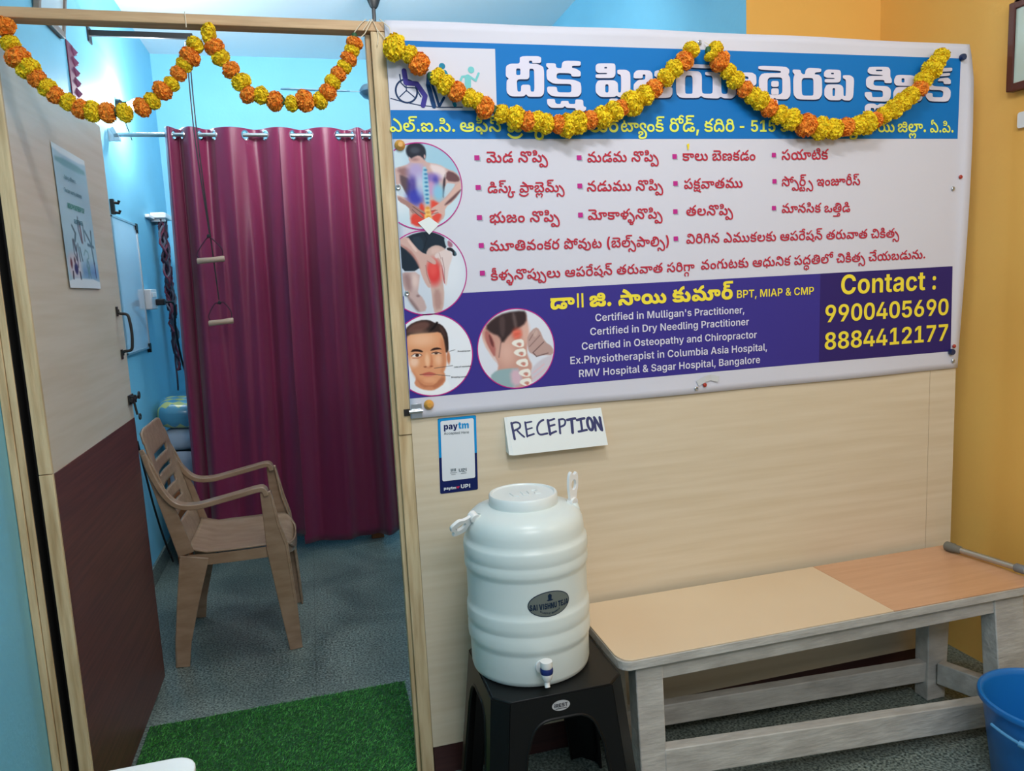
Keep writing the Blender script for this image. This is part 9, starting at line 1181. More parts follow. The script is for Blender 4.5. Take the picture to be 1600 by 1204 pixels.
P2 = [('E', (224, 230, 240), 150, 820, 600, 200, 400), ('P', (30, 44, 58), 8, [(330, 130), (560, 80), (720, 130), (800, 190), (800, 320), (720, 300), (640, 270), (560, 330), (530, 400), (460, 420), (440, 580), (200, 570), (185, 240), (230, 220)]),
 ('P', (44, 64, 80), 18, [(360, 150), (500, 150), (520, 330), (440, 330)], .6), ('L', (18, 28, 40), 6, 10, [(530, 110), (560, 180), (500, 340)], .8), ('P', (186, 206, 218), 8, [(770, 170), (815, 195), (815, 290), (790, 290)]), ('P', (150, 80, 100), 12, [(815, 200), (880, 250), (870, 300), (815, 290)], .8),
 ('P', (196, 170, 168), 12, [(205, 585), (450, 590), (420, 760), (400, 860), (470, 920), (510, 1080), (400, 1100), (300, 960), (250, 830), (220, 680)]), ('P', (150, 118, 118), 40, [(230, 600), (330, 620), (330, 830), (260, 800)], .8), ('E', (232, 210, 204), 30, 380, 700, 40, 90, .7), ('E', (130, 100, 100), 14, 405, 890, 20, 14, .8), ('P', (120, 98, 100), 24, [(270, 880), (340, 950), (420, 1090), (380, 1090), (290, 960)], .7),
 ('P', (206, 176, 168), 10, [(545, 320), (640, 262), (720, 270), (790, 320), (780, 420), (720, 500), (730, 760), (735, 900), (710, 1080), (640, 1130), (585, 1110), (575, 800), (535, 600), (520, 480), (540, 420)]),
 ('P', (226, 196, 190), 24, [(600, 300), (700, 290), (720, 350), (600, 380)], .6), ('P', (176, 136, 130), 30, [(600, 820), (690, 820), (700, 1060), (600, 1080)], .8),
 ('E', (222, 66, 66), 44, 620, 600, 92, 160), ('E', (236, 96, 90), 30, 610, 560, 50, 90, .7), ('P', (230, 170, 160), 16, [(690, 520), (735, 560), (725, 700), (700, 700)], .6),
 ('P', (208, 172, 164), 9, [(190, 190), (320, 135), (380, 230), (470, 340), (560, 380), (650, 450), (660, 500), (620, 505), (540, 450), (525, 520), (545, 640), (575, 740), (560, 805), (520, 770), (470, 650), (440, 520), (400, 430), (330, 330), (200, 240)]),
 ('P', (168, 112, 106), 16, [(200, 220), (340, 300), (420, 420), (460, 560), (430, 520), (390, 430), (320, 340)], .7), ('P', (240, 216, 208), 12, [(300, 160), (360, 210), (440, 330), (400, 340)], .6), ('L', (150, 100, 96), 5, 8, [(525, 510), (530, 620), (565, 740)], .8), ('L', (150, 100, 96), 5, 7, [(545, 455), (600, 490)], .8),
 ('P', (224, 206, 204), 9, [(640, 380), (720, 340), (800, 320), (870, 370), (860, 440), (810, 560), (790, 680), (770, 780), (745, 760), (750, 650), (730, 500), (700, 420), (650, 430)]), ('L', (150, 110, 110), 5, 8, [(735, 420), (755, 560), (750, 700)], .8), ('L', (170, 130, 128), 5, 7, [(700, 360), (720, 440)], .7), ('P', (176, 64, 66), 6, [(725, 480), (745, 640), (755, 760), (735, 740), (725, 600)], .8),
 ('P', (30, 34, 44), 6, [(800, 300), (860, 300), (905, 350), (925, 390), (900, 412), (870, 400), (870, 350), (800, 330)]), ('E', (90, 140, 160), 8, 905, 375, 12, 24, .7)]
P3 = [('P', (244, 246, 250), 16, [(180, 690), (480, 690), (520, 790), (420, 840), (250, 840)]), ('P', (214, 142, 104), 9, [(190, 590), (200, 660), (175, 720), (240, 770), (320, 790), (370, 785), (460, 730), (470, 650), (440, 600)]), ('P', (180, 104, 72), 14, [(200, 660), (320, 740), (440, 670), (470, 700), (370, 780), (330, 745), (250, 760)], .6),
 ('P', (52, 38, 36), 7, [(100, 330), (110, 240), (160, 160), (260, 120), (350, 122), (400, 155), (460, 170), (505, 240), (515, 320), (510, 440), (480, 440), (130, 440), (112, 430)]), ('P', (120, 82, 74), 20, [(130, 230), (180, 160), (260, 135), (330, 135), (360, 170), (300, 225), (180, 230)], .8), ('L', (24, 18, 20), 8, 20, [(345, 235), (395, 190), (420, 155)]), ('P', (92, 62, 58), 14, [(430, 180), (480, 210), (495, 300), (470, 280)], .6),
 ('E', (212, 140, 104), 7, 118, 500, 18, 60), ('E', (206, 132, 98), 7, 506, 490, 16, 60),
 ('P', (228, 160, 118), 9, [(135, 300), (150, 250), (250, 245), (360, 245), (440, 238), (470, 290), (480, 400), (490, 500), (475, 590), (430, 660), (370, 735), (300, 740), (250, 720), (190, 640), (150, 560), (135, 440)]),
 ('E', (246, 196, 160), 50, 270, 300, 110, 60, .8), ('E', (250, 214, 190), 26, 190, 505, 40, 46, .8), ('E', (246, 200, 166), 26, 420, 500, 40, 50, .7), ('P', (200, 120, 84), 24, [(440, 300), (480, 330), (480, 560), (430, 650), (440, 520)], .6), ('P', (206, 128, 92), 20, [(150, 560), (250, 700), (370, 720), (300, 745), (200, 680)], .6), ('E', (236, 170, 130), 16, 320, 690, 50, 26, .7),
 ('P', (206, 124, 88), 10, [(345, 420), (365, 540), (330, 585), (270, 560), (300, 555), (330, 560), (345, 500)], .8), ('E', (250, 206, 170), 12, 310, 500, 20, 60, .7), ('E', (150, 80, 56), 6, 288, 560, 12, 6), ('E', (150, 80, 56), 6, 345, 560, 12, 6),
 ('P', (48, 30, 28), 5, [(165, 408), (190, 385), (240, 390), (280, 412), (270, 424), (220, 408), (170, 412)]), ('P', (48, 30, 28), 5, [(340, 412), (370, 388), (420, 385), (455, 408), (420, 404), (360, 412)]),
 ('E', (250, 240, 234), 4, 215, 447, 42, 13), ('E', (58, 36, 30), 4, 222, 446, 17, 14), ('L', (60, 36, 32), 4, 5, [(170, 450), (200, 430), (250, 436), (265, 450)]), ('E', (240, 216, 200), 4, 395, 442, 38, 8), ('E', (58, 36, 30), 4, 395, 442, 15, 8), ('L', (60, 36, 32), 4, 7, [(355, 436), (395, 428), (440, 444)]), ('L', (186, 108, 80), 5, 5, [(180, 470), (230, 474), (262, 460)]),
 ('P', (196, 96, 84), 6, [(235, 630), (300, 612), (330, 610), (395, 640), (340, 632), (250, 634)]), ('P', (222, 128, 112), 6, [(255, 634), (330, 630), (380, 645), (330, 655), (280, 652)]), ('L', (112, 50, 44), 4, 5, [(235, 630), (310, 634), (395, 642)]),
 ('L', (60, 60, 66), 3, 4, [(520, 430), (570, 420)]), ('L', (60, 60, 66), 3, 4, [(370, 580), (540, 568)]), ('L', (60, 60, 66), 3, 4, [(400, 645), (510, 665)])]
P4 = [('P', (206, 156, 142), 12, [(830, 230), (880, 150), (1000, 60), (1250, 40), (1260, 130), (1270, 260), (1240, 420), (1260, 500), (1290, 560), (1270, 640), (1300, 700), (1220, 770), (1100, 760), (930, 640), (980, 560), (960, 480), (900, 380)]),
 ('E', (228, 184, 170), 60, 1060, 420, 70, 110, .8), ('E', (232, 190, 176), 24, 1240, 240, 40, 100, .7), ('P', (180, 110, 104), 12, [(870, 190), (920, 230), (960, 350), (950, 470), (900, 380), (870, 290)]), ('P', (112, 60, 60), 10, [(900, 220), (940, 300), (945, 370), (915, 330)]), ('P', (226, 180, 166), 10, [(845, 220), (870, 300), (930, 440), (970, 520), (930, 470), (850, 320)], .8),
 ('P', (60, 46, 48), 16, [(870, 170), (950, 90), (1060, 40), (1230, 30), (1255, 60), (1250, 150), (1170, 200), (1090, 250), (1020, 340), (1000, 260), (930, 230)]), ('P', (130, 110, 108), 18, [(1120, 50), (1150, 50), (1170, 180), (1140, 200)], .6), ('P', (104, 84, 84), 16, [(1000, 80), (1060, 70), (1050, 260), (1010, 280)], .5), ('L', (120, 90, 88), 8, 10, [(1010, 320), (985, 460)], .6),
 ('P', (150, 178, 184), 12, [(890, 640), (960, 580), (1090, 575), (1170, 580), (1190, 740), (1050, 770), (930, 700)]), ('P', (224, 184, 200), 26, [(1080, 590), (1180, 590), (1190, 740), (1090, 750)], .9), ('P', (210, 204, 216), 14, [(1280, 590), (1360, 520), (1470, 470), (1490, 500), (1420, 660), (1290, 740), (1270, 660)]), ('L', (236, 180, 190), 8, 10, [(1290, 640), (1400, 560)], .7), ('L', (236, 180, 190), 8, 10, [(1290, 690), (1430, 590)], .7),
 ('P', (190, 158, 152), 7, [(1255, 270), (1330, 195), (1370, 220), (1410, 340), (1490, 400), (1490, 480), (1400, 470), (1330, 480), (1290, 450), (1260, 430), (1250, 350)]), ('L', (96, 70, 72), 5, 7, [(1405, 345), (1300, 440), (1330, 478)]), ('L', (130, 100, 98), 5, 6, [(1330, 230), (1270, 320)]), ('L', (130, 100, 98), 5, 6, [(1370, 280), (1270, 380)]), ('L', (110, 80, 80), 6, 8, [(1330, 480), (1440, 455)]), ('P', (214, 186, 178), 10, [(1300, 240), (1340, 215), (1360, 260), (1320, 300)], .6),
 ('E', (226, 96, 76), 30, 1160, 250, 40, 50, .9), ('L', (240, 120, 100), 10, 16, [(1130, 230), (1190, 230)], .7), ('L', (240, 120, 100), 10, 14, [(1140, 280), (1200, 260)], .6)]
for q, (vx, vy) in enumerate(((1175, 340), (1190, 430), (1205, 530), (1225, 630), (1230, 720))):
    P4 += [('P', (244, 240, 232), 6, [(vx - 60, vy - 20), (vx - 30, vy - 35), (vx + 40, vy - 40), (vx + 48, vy + 30), (vx + 20, vy + 42), (vx - 25, vy + 35), (vx - 70, vy + 5)]), ('E', (196, 140, 128), 6, vx, vy + 8, 22, 14, .95), ('E', (220, 100, 90), 6, vx + 6, vy + 22, 12, 8, .7)]
def discmap(cx, cz, r, y): return lambda u, w: (cx + u * r, y, cz + w * r)
for (nm, cx, cz, bg, ops, cp, rp) in (('back_pain_picture', .065, 1.671, (200, 220, 232), P1, (443, 646), (535, 549)), ('knee_pain_picture', .0645, 1.446, (206, 216, 230), P2, (518, 607), (515, 527)),
                                      ('face_picture', .0685, 1.226, (236, 240, 248), P3, (360, 455), (370, 385)), ('neck_pain_picture', .3045, 1.2275, (224, 228, 240), P4, (1148, 390), (352, 380))):
    r = .1105; clip = (lambda U, cx=cx, r=r: cx + U * r >= .0015) if cx < .2 else None
    o = picture(nm, bg, ops, cp, rp, discmap(cx, cz, r, -.0069), ban, M['picture'], 170, clip)
    b = MB()
    a0 = math.acos(max(-1, min(1, (0.0015 - cx) / r))) if cx < .2 else PI
    N = 90; L = [(-a0 + 2 * a0 * i / N) for i in range(N + 1)]
    vs = []; 
    for a in L:
        vs += [(cx + (r - .0012) * math.cos(a), -.0074, cz + (r - .0012) * math.sin(a)), (cx + (r + .0016) * math.cos(a), -.0074, cz + (r + .0016) * math.sin(a))]
    b.add(vs, [(2 * i, 2 * i + 1, 2 * i + 3, 2 * i + 2) for i in range(N)]); b.build('picture_ring', PR['magenta'], o)

# pins, washers and tape that hold the banner
def pin(x, z, label, kind, r=.006):
    if kind == 'washer':
        b = MB(); b.lathe([(.0022, .0), (.0065, .0), (.0065, .0022), (.0045, .0035), (.0022, .003), (.0022, .0)], (x, -.0088, z), 20, 'y'); o = b.build('drawing_pin', M['steel'], smooth=True)
    elif kind == 'red':
        b = MB(); b.lathe([(.0, .006), (.004, .0055), (.0062, .003), (.0062, .0), (0, 0)], (x, -.0088, z), 20, 'y'); o = b.build('drawing_pin', mat('red_pin', rgb(170, 52, 40), .35), smooth=True)
    elif kind == 'brass':
        b = MB(); b.lathe([(.0, .012), (.006, .012), (.012, .006), (.014, .0), (0, 0)], (x, -.0088, z), 22, 'y'); o = b.build('drawing_pin', mat('amber_pin', rgb(216, 158, 70), .35), smooth=True)
    else:
        b = MB(); b.lathe([(.0, .012), (.009, .011), (.0105, .006), (.010, .0), (0, 0)], (x, -.0088 - (.012 if x > 1.80 else .0), z), 22, 'y'); o = b.build('drawing_pin', mat('navy_pin', rgb(30, 44, 84), .4), smooth=True)
    tag(o, label, 'pin', 'pins holding the banner')
pin(.883, 2.056, 'small steel ring pin at the top edge of the banner between the two flower garlands', 'washer')
pin(.006, 1.669, 'steel ring pin at the left edge of the banner by the back pain picture', 'washer')
pin(.011, 1.395, 'steel ring pin at the left edge of the banner by the knee picture', 'washer')
pin(.856, 1.069, 'grey ring pin at the middle of the bottom edge of the banner', 'washer')
pin(.884, 1.078, 'small red pin at the middle of the bottom edge of the banner', 'red')
pin(.018, 1.775, 'amber pin with a red centre above the round back pain picture', 'brass')
pin(.050, 1.092, 'amber pin at the lower left corner of the banner beside the steel hasp', 'brass')
pin(1.797, 2.041, 'big navy pin at the upper right corner of the banner', 'navy')
pin(1.789, 1.114, 'big navy pin at the lower right corner of the banner', 'navy')
pin(1.801, 1.132, 'small red pin above the navy pin at the lower right corner of the banner', 'red')
pin(1.800, 1.083, 'grey ring pin lowest at the right edge of the banner', 'washer')
pin(1.779, 1.640, 'grey ring pin in the white right part of the banner', 'washer')
pin(1.806, 1.676, 'small reddish pin high at the right edge of the banner', 'red')
b = MB(); b.prism([[(.052, 1.578), (.082, 1.592), (.108, 1.572), (.080, 1.546)]], lambda a, c: (a, -.0094, c), lambda a, c: (a, -.0084, c)); tag(b.build('paper_patch', M['paper']), 'small white paper diamond stuck between the back and knee pictures', 'paper patch')
b = MB(); b.ribbon([(.86, -.0094, 1.084), (.885, -.0112, 1.096), (.905, -.0094, 1.099), (.93, -.0112, 1.092)], (.3, 0, 1), .018, .0006); tag(b.build('clear_tape', mat('clear_tape_film', rgb(205, 208, 212), .15, spec=.8)), 'wrinkled clear tape above the bottom edge of the banner', 'tape')
b = MB(); b.prism([chaikin([(.838, 1.778), (.846, 1.780), (.845, 1.772), (.843, 1.762), (.840, 1.762), (.840, 1.771)])], lambda a, c: (a, -.0100, c), lambda a, c: (a, -.0084, c)); tag(b.build('fallen_petal', M['yellow']), 'tiny yellow petal stuck on the banner just below the blue header', 'petal')
# hasp on the post
t = thing('hasp', 'small steel door hasp on the edge of the doorway post below the banner corner', 'hasp', (.014, -.008, 1.075))
b = MB(); b.box(.001, .030, -.0115, -.0092, 1.058, 1.098); b.build('plate', M['steel'], t, bevel=.0008)
b = MB(); b.tube([(-.006, -.016, 1.078), (.031, -.016, 1.078)], .0055, 14); b.build('barrel', M['chrome'], t, smooth=True)
b = MB(); b.box(-.018, -.002, -.004, -.0007, 1.066, 1.084); b.build('keeper', M['dark_metal'], t)

# ------------------------------------------------------------------ payment sticker
t = thing('payment_sticker', 'blue and white paytm payment sticker on the partition below the banner', 'sticker', (.12, -.001, .94))
skew = lambda a, c: (a - .006 * (1.05 - c) / .21, c + .0)
def S(y): return lambda a, c: (skew(a, c)[0], y, c)
b = MB(); b.prism([rrect(.073, .1805, .838, 1.050, .004)], S(-.0014), S(-.0001)); b.build('card', PR['navy'], t)
b = MB(); b.poly2([[(.073, .940), (.1805, .944), (.1805, 1.046), (.176, 1.050), (.077, 1.0500), (.073, 1.046)]], S(-.0018)); b.build('upper_border', PR['sky'], t)
b = MB(); b.poly2([rrect(.080, .1735, .873, 1.0425, .005)], S(-.0022)); b.build('white_field', PR['pwhite'], t)
for e in TX:
    if e[0] in ('navy', 'sky', 'grey', 'grey2', 'pwhite'): b = MB(); write(b, e, wallmap(-.0028)); b.build('lettering', PR[e[0]], t)
Strokes().line([(.1150, .8528), (.1175, .8500), (.1200, .8530)], .0038).build('heart', PR['pink'], t, wallmap(-.0028))
b = MB()
for q in range(4): b.poly2([[(.100 + q * .004, .898), (.1025 + q * .004, .898), (.1025 + q * .004, .906), (.100 + q * .004, .906)]], wallmap(-.0028))
for x, z, w in ((.098, .8935, .019), (.101, .889, .012), (.131, .8935, .010), (.128, .889, .016)): b.poly2([[(x, z), (x + w, z), (x + w, z + .0013), (x, z + .0013)]], wallmap(-.0028))
b.build('small_print', PR['grey2'], t)

# ------------------------------------------------------------------ RECEPTION sign, a folded card that stands off the wall at its foot
t = thing('reception_sign', 'white folded card sign reading RECEPTION in blue marker', 'sign', (.41, -.02, .98))
def C_(a, c, d=0.0):   # a: 0..1 along, c: 0..1 up the card
    return (.268 + .006 * (1 - c) + .283 * a, -.034 + .030 * c - d, .932 + .105 * c + .001 * a)
b = MB(); b.prism([[(0, 0), (1, 0), (1, 1), (0, 1)]], lambda a, c: C_(a, c), lambda a, c: C_(a, c, -.0012)); b.build('front_face', M['paper'], t)
b = MB(); b.hexa([(.262, -.0335, .934), (.264, -.0335, .934), (.264, -.001, .938), (.262, -.001, .938)], [(.260, -.004, 1.036), (.262, -.004, 1.036), (.262, -.001, 1.036), (.260, -.001, 1.036)]); b.add([C_(0, 0), C_(0, 1), (.261, -.002, 1.036), (.262, -.031, .934)], [(0, 1, 2, 3)]); b.build('side_fold', M['paper'], t)
def rc(x, y):
    u = (x - 150) / 1390; top = 165 - 145 * (x - 75) / 1410; bot = 680 - 160 * u; return (u + .055 * (1 - (y - top) / (bot - top)) * 0, (bot - y) / (bot - top))
RS = [([(200, 240), (206, 455)], 34), ([(195, 250), (260, 228), (312, 245), (305, 300), (215, 345)], 26), ([(255, 330), (300, 385), (345, 425)], 26), ([(395, 228), (390, 420)], 28), ([(395, 235), (488, 216)], 22), ([(395, 325), (480, 302)], 20), ([(390, 415), (492, 384)], 24),
      ([(662, 190), (600, 225), (555, 290), (552, 360), (585, 392), (685, 374)], 27), ([(725, 195), (722, 388)], 36), ([(725, 205), (822, 176)], 26), ([(725, 278), (812, 255)], 26), ([(722, 380), (815, 345)], 28), ([(888, 185), (870, 370)], 30), ([(890, 185), (955, 178), (975, 210), (950, 258), (885, 285)], 26),
      ([(1005, 188), (1128, 165)], 34), ([(1072, 180), (1052, 358)], 42), ([(1148, 188), (1262, 162)], 34), ([(1205, 175), (1198, 330)], 34), ([(1142, 345), (1268, 320)], 30), (ellipse(1333, 238, 38, 82, 18) + [(1371, 238)], 40), ([(1412, 152), (1398, 325)], 34), ([(1412, 152), (1482, 310)], 42), ([(1494, 150), (1492, 318)], 40)]
b = Strokes()
for pts, w in RS:
    P_ = [(v.x, v.y) for v in smoothpath([(p[0], p[1], 0) for p in pts], 4)] if len(pts) > 2 else pts
    b.line(P_, w)
b.build('marker_lettering', M['ink_blue'], t, lambda x, y: C_(*rc(x, y), .0006))

# writing on the drum and the stool
b = MB(); write(b, FX['SAI'], drum_map(.0015), -.050, -.011, 1.14); b.build('label_text', PR['dnavy'], lab)
b = MB(); f0 = drum_map(.0015)
write(b, FX['SAI2'], lambda a, z: f0(a, z + .5 * a * a / .04), -.025, -.025); b.build('label_small_text', PR['dnavy'], lab)
b = MB(); write(b, FX['REST'], lambda a, z: STOOL_MAP(a, z, .0006), -.017, -.0035); b.box(0, 0, 0, 0, 0, 0) if False else None
b.poly2([[(-.014, -.0075), (.014, -.0075), (.014, -.006), (-.014, -.006)]], lambda a, z: STOOL_MAP(a, z, .0006)); b.build('sticker_text', PR['mini'], STOOL_STICKER)

# ------------------------------------------------------------------ poster on the door
t = thing('poster', 'pale blue world physiotherapy day poster taped on the open door', 'poster', (DX1, .48, 1.64))
PY0, PY1, PZ0, PZ1 = .325, .640, 1.455, 1.848
def pm(d): return lambda u, w: (DX1 + .0012 + d + .003 * (1 - w) * .5, PY0 + (PY1 - PY0) * (u + 1) / 2, PZ0 + (PZ1 - PZ0) * (w + 1) / 2)
B_ = (172, 204, 218)
PO = [('P', (226, 236, 240), 4, [(-10, -10), (210, -10), (210, 20), (-10, 20)]), ('P', (110, 168, 176), 5, [(10, 30), (190, 30), (190, 52), (10, 52)]), ('P', (150, 196, 208), 20, [(10, 52), (190, 52), (190, 80), (10, 80)], .6),
      ('P', (96, 146, 196), 30, [(90, 330), (195, 330), (195, 372), (90, 372)], .9), ('P', (216, 206, 214), 14, [(8, 300), (85, 300), (85, 372), (8, 372)], .9), ('P', (226, 234, 242), 2, [(-10, 372), (210, 372), (210, 410), (-10, 410)]),
      ('L', (70, 96, 112), 3, 5, [(100, 190), (96, 225), (108, 262)]), ('L', (120, 92, 104), 4, 8, [(108, 205), (112, 262)]), ('L', (90, 120, 130), 4, 6, [(128, 205), (130, 255)]),
      ('L', (60, 100, 112), 4, 7, [(58, 220), (74, 240), (66, 262)]), ('L', (70, 90, 104), 4, 9, [(56, 262), (64, 290)]), ('L', (60, 84, 96), 3, 4, [(50, 262), (52, 300), (66, 322)]), ('L', (60, 84, 96), 3, 4, [(80, 270), (84, 320)]), ('L', (60, 84, 96), 3, 4, [(72, 275), (62, 318)]), ('L', (60, 84, 96), 3, 5, [(90, 280), (98, 318)]),
      ('L', (70, 110, 124), 4, 7, [(136, 226), (160, 250), (168, 262)]), ('L', (70, 110, 124), 4, 7, [(178, 222), (174, 262)]), ('L', (70, 110, 128), 4, 8, [(148, 266), (184, 270)]), ('L', (84, 124, 140), 4, 8, [(170, 268), (176, 322)]),
      ('L', (110, 160, 168), 3, 4, [(112, 300), (124, 284), (140, 290), (142, 306), (128, 314)]), ('L', (100, 146, 156), 3, 5, [(128, 318), (122, 336)]), ('L', (100, 146, 156), 3, 5, [(134, 318), (140, 338)]), ('E', (104, 152, 164), 4, 132, 346, 9, 12), ('L', (100, 146, 156), 3, 4, [(128, 356), (126, 368)]), ('L', (100, 146, 156), 3, 4, [(138, 356), (142, 368)]),
      ('E', (50, 66, 122), 4, 52, 344, 11, 16), ('E', (90, 70, 80), 3, 48, 320, 5, 9), ('L', (90, 90, 120), 3, 5, [(68, 300), (66, 338)]), ('E', (120, 70, 80), 3, 26, 330, 6, 14), ('L', (40, 44, 60), 2, 7, [(30, 354), (28, 372)]), ('L', (40, 44, 60), 2, 7, [(72, 354), (74, 372)]), ('L', (60, 70, 120), 3, 5, [(176, 320), (178, 366)])]
picture('sheet', B_, PO, (100, 200), (100, 200), lambda u, w: pm(0)(u, w), t, M['picture_gloss'], 80, None, 2)
for key, yy, zz, m in (('p1', .400, 1.760, 'teal'), ('p2', .385, 1.723, 'teal'), ('p3', .396, 1.679, 'green'), ('p4', .440, 1.640, 'teal')):
    b = MB(); write(b, FX[key], lambda a, c: (DX1 + .0042, a, c), yy, zz); b.build('poster_text', PR[m], t)

# ------------------------------------------------------------------ marigold garlands
def pompon(name, m, seed):
    rnd = random.Random(seed); b = MB(); n = 210
    for i in range(n):
        z = 1 - 2 * (i + .5) / n; a = i * 2.39996 + rnd.uniform(-.2, .2); s = math.sqrt(1 - z * z)
        d = Vector((s * math.cos(a), s * math.sin(a), z)); u = d.orthogonal().normalized(); u.rotate(Matrix.Rotation(rnd.uniform(0, 6.28), 3, d)); w = d.cross(u)
        R = rnd.uniform(.90, 1.04); wd = rnd.uniform(.17, .24); vs = []; curl = rnd.uniform(.03, .12)
        for j, (rr, ww) in enumerate(((.74, .5), (.88, .9), (1.0, 1.0), (1.04, .55))):
            for k in (-1, -.33, .33, 1):
                ruf = rnd.uniform(-.022, .022) * j
                vs.append(d * (R * rr + ruf * .6) + u * (wd * ww * k) + w * (curl * (abs(k) - .3) * rr + ruf + (.09 if j == 3 else 0)))
        b.add(vs, [(j * 4 + k, j * 4 + k + 1, j * 4 + k + 5, j * 4 + k + 4) for j in range(3) for k in range(3)])
    b.lathe([(.0, -.88), (.42, -.78), (.74, -.47), (.88, 0), (.74, .47), (.42, .78), (.0, .88)], (0, 0, 0), 14)
    me = bpy.data.meshes.new(name); me.from_pydata(b.v, [], b.f); me.materials.append(m)
    for p in me.polygons: p.use_smooth = True
    return me
PM = {'Y': [pompon('yellow_marigold', M['yellow'], s) for s in (1, 2, 3)], 'O': [pompon('orange_marigold', M['orange'], s) for s in (4, 5)]}
def garland(label, key, ybase, ends, loops=()):
    F = FLOWERS[key]; t = thing('marigold_garland', label, 'garland', (F[0][0], ybase, F[0][1]), 'marigold garlands')
    rnd = random.Random(len(F)); pts = [Vector((f[0], ybase, f[1])) for f in F]
    b = MB(); b.tube(ends[0] + [p + Vector((0, 0, 0)) for p in pts] + ends[1], .0012, 6); b.build('thread', M['thread'], t)
    for i, f in enumerate(F):
        a = pts[max(0, i - 1)]; c = pts[min(len(F) - 1, i + 1)]; tan = (c - a).normalized(); sp = (c - a).length / (2 if 0 < i < len(F) - 1 else 1)
        o = bpy.data.objects.new('marigold_flower', rnd.choice(PM[f[2]])); COL.objects.link(o); o.parent = t
        R = tan.to_track_quat('Z', 'Y').to_matrix() @ Matrix.Rotation(rnd.uniform(0, 6.28), 3, 'Z')
        r = f[3] * rnd.uniform(.97, 1.06); rz = max(min(r * .85, sp * .78), r * .55)
        o.matrix_basis = Matrix.Translation(pts[i] - t.location + Vector((0, rnd.uniform(-.002, .002), 0))) @ R.to_4x4() @ Matrix.Diagonal((r, r, rz, 1))
        o['label'] = 'yellow marigold' if f[2] == 'Y' else 'orange marigold'
    for (x, z) in loops:
        b = MB(); b.lathe([(.0, -.012), (.007, -.008), (.009, 0), (.006, .009), (.0, .012)], (x, ybase, z), 10); b.build('leaf_bud', M['leaf'], t, smooth=True)
    return t
V3 = Vector
garland('orange and yellow marigold garland hanging in two swags across the doorway beam', 'door', -.012,
        ([V3((-.885, -.012, 2.10)), V3((-.868, -.012, 2.06))], [V3((-.052, -.012, 2.045)), V3((-.03, -.008, 2.082))]), [(-0.643, 1.85), (-0.368, 1.939), (-0.265, 1.88), (-0.078, 2.036)])
garland('yellow and orange marigold garland swagged over the left half of the banner', 'left', -.041, ([V3((-.012, -.010, 2.082)), V3((.01, -.02, 2.06))], [V3((.868, -.016, 2.055))]), [(0.103, 1.939), (0.267, 1.859)])
garland('yellow and orange marigold garland swagged over the right half of the banner', 'right', -.041, ([V3((.895, -.016, 2.055))], [V3((1.735, -.018, 2.06))]), [(0.891, 2.025), (1.284, 1.819)])
t = thing('hanging_thread', 'loose white cotton threads tied around the doorway beam by the banner corner', 'thread', (-.03, -.005, 2.08))
for pts in ([(-.045, -.004, 2.083), (-.060, -.0045, 2.07), (-.078, -.0045, 2.048)], [(-.035, -.004, 2.083), (-.045, -.005, 2.068), (-.055, -.0055, 2.055)], [(-.03, -.004, 2.083), (-.02, -.006, 2.058), (-.018, -.006, 2.04), (-.022, -.006, 2.02)], [(-.02, -.005, 2.06), (-.008, -.006, 2.045), (.002, -.008, 2.03)], [(-.47, -.004, 2.083), (-.469, -.006, 2.06), (-.469, -.012, 2.045)]):
    b = MB(); b.tube(smoothpath(pts, 5), .0011, 6); b.build('thread', M['thread'], t)

# ------------------------------------------------------------------ things on the blue left wall
t = thing('whiteboard', 'whiteboard with a thin aluminium frame on the blue left wall behind the door', 'whiteboard', (-1.105, 2.17, 1.5))
b = MB(); b.box(-1.1095, -1.098, 1.90, 2.42, 1.165, 1.81); b.build('panel', mat('whiteboard_surface', rgb(190, 212, 228), .12, coat=.6), t)
for a in ((1.895, 1.905, 1.16, 1.815), (2.415, 2.425, 1.16, 1.815), (1.895, 2.425, 1.808, 1.818), (1.895, 2.425, 1.157, 1.167)):
    b = MB(); b.box(-1.1095, -1.094, *a); b.build('frame_bar', M['steel'], t)
for y, z in ((2.412, 1.80), (2.412, 1.165)):
    b = MB(); b.box(-1.1095, -1.091, y - .022, y + .016, z - .012, z + .020); b.box(-1.1095, -1.091, y, y + .016, z - .03, z + .02); b.build('corner_cap', M['black_plastic'], t)
t = thing('wall_hook', 'black metal hook bracket on the blue wall above the whiteboard', 'hook', (-1.105, 1.98, 1.86))
b = MB(); b.box(-1.1095, -1.095, 1.955, 1.985, 1.825, 1.895); b.tube([(-1.10, 1.97, 1.88), (-1.08, 1.985, 1.878), (-1.075, 1.985, 1.89)], .007); b.tube([(-1.10, 1.97, 1.835), (-1.08, 1.985, 1.832), (-1.075, 1.985, 1.845)], .007); b.build('bracket', M['black_soft'], t, smooth=True)
t = thing('rope_hanger', 'white plastic wall bracket with dark braided straps hanging beside the curtain', 'straps', (-1.09, 2.95, 1.9))
b = MB(); b.box(-1.1095, -1.085, 2.74, 3.12, 1.885, 1.905); b.box(-1.1095, -1.03, 2.90, 2.93, 1.875, 1.93); b.box(-1.1095, -1.04, 3.02, 3.05, 1.87, 1.915); b.box(-1.085, -1.02, 2.88, 3.08, 1.895, 1.925); b.build('bracket', M['white_plastic'], t, bevel=.004)
cm = [mat('maroon_braid', rgb(110, 52, 72), .8), mat('grey_braid', rgb(96, 98, 112), .8), mat('dark_braid', rgb(56, 44, 60), .8)]
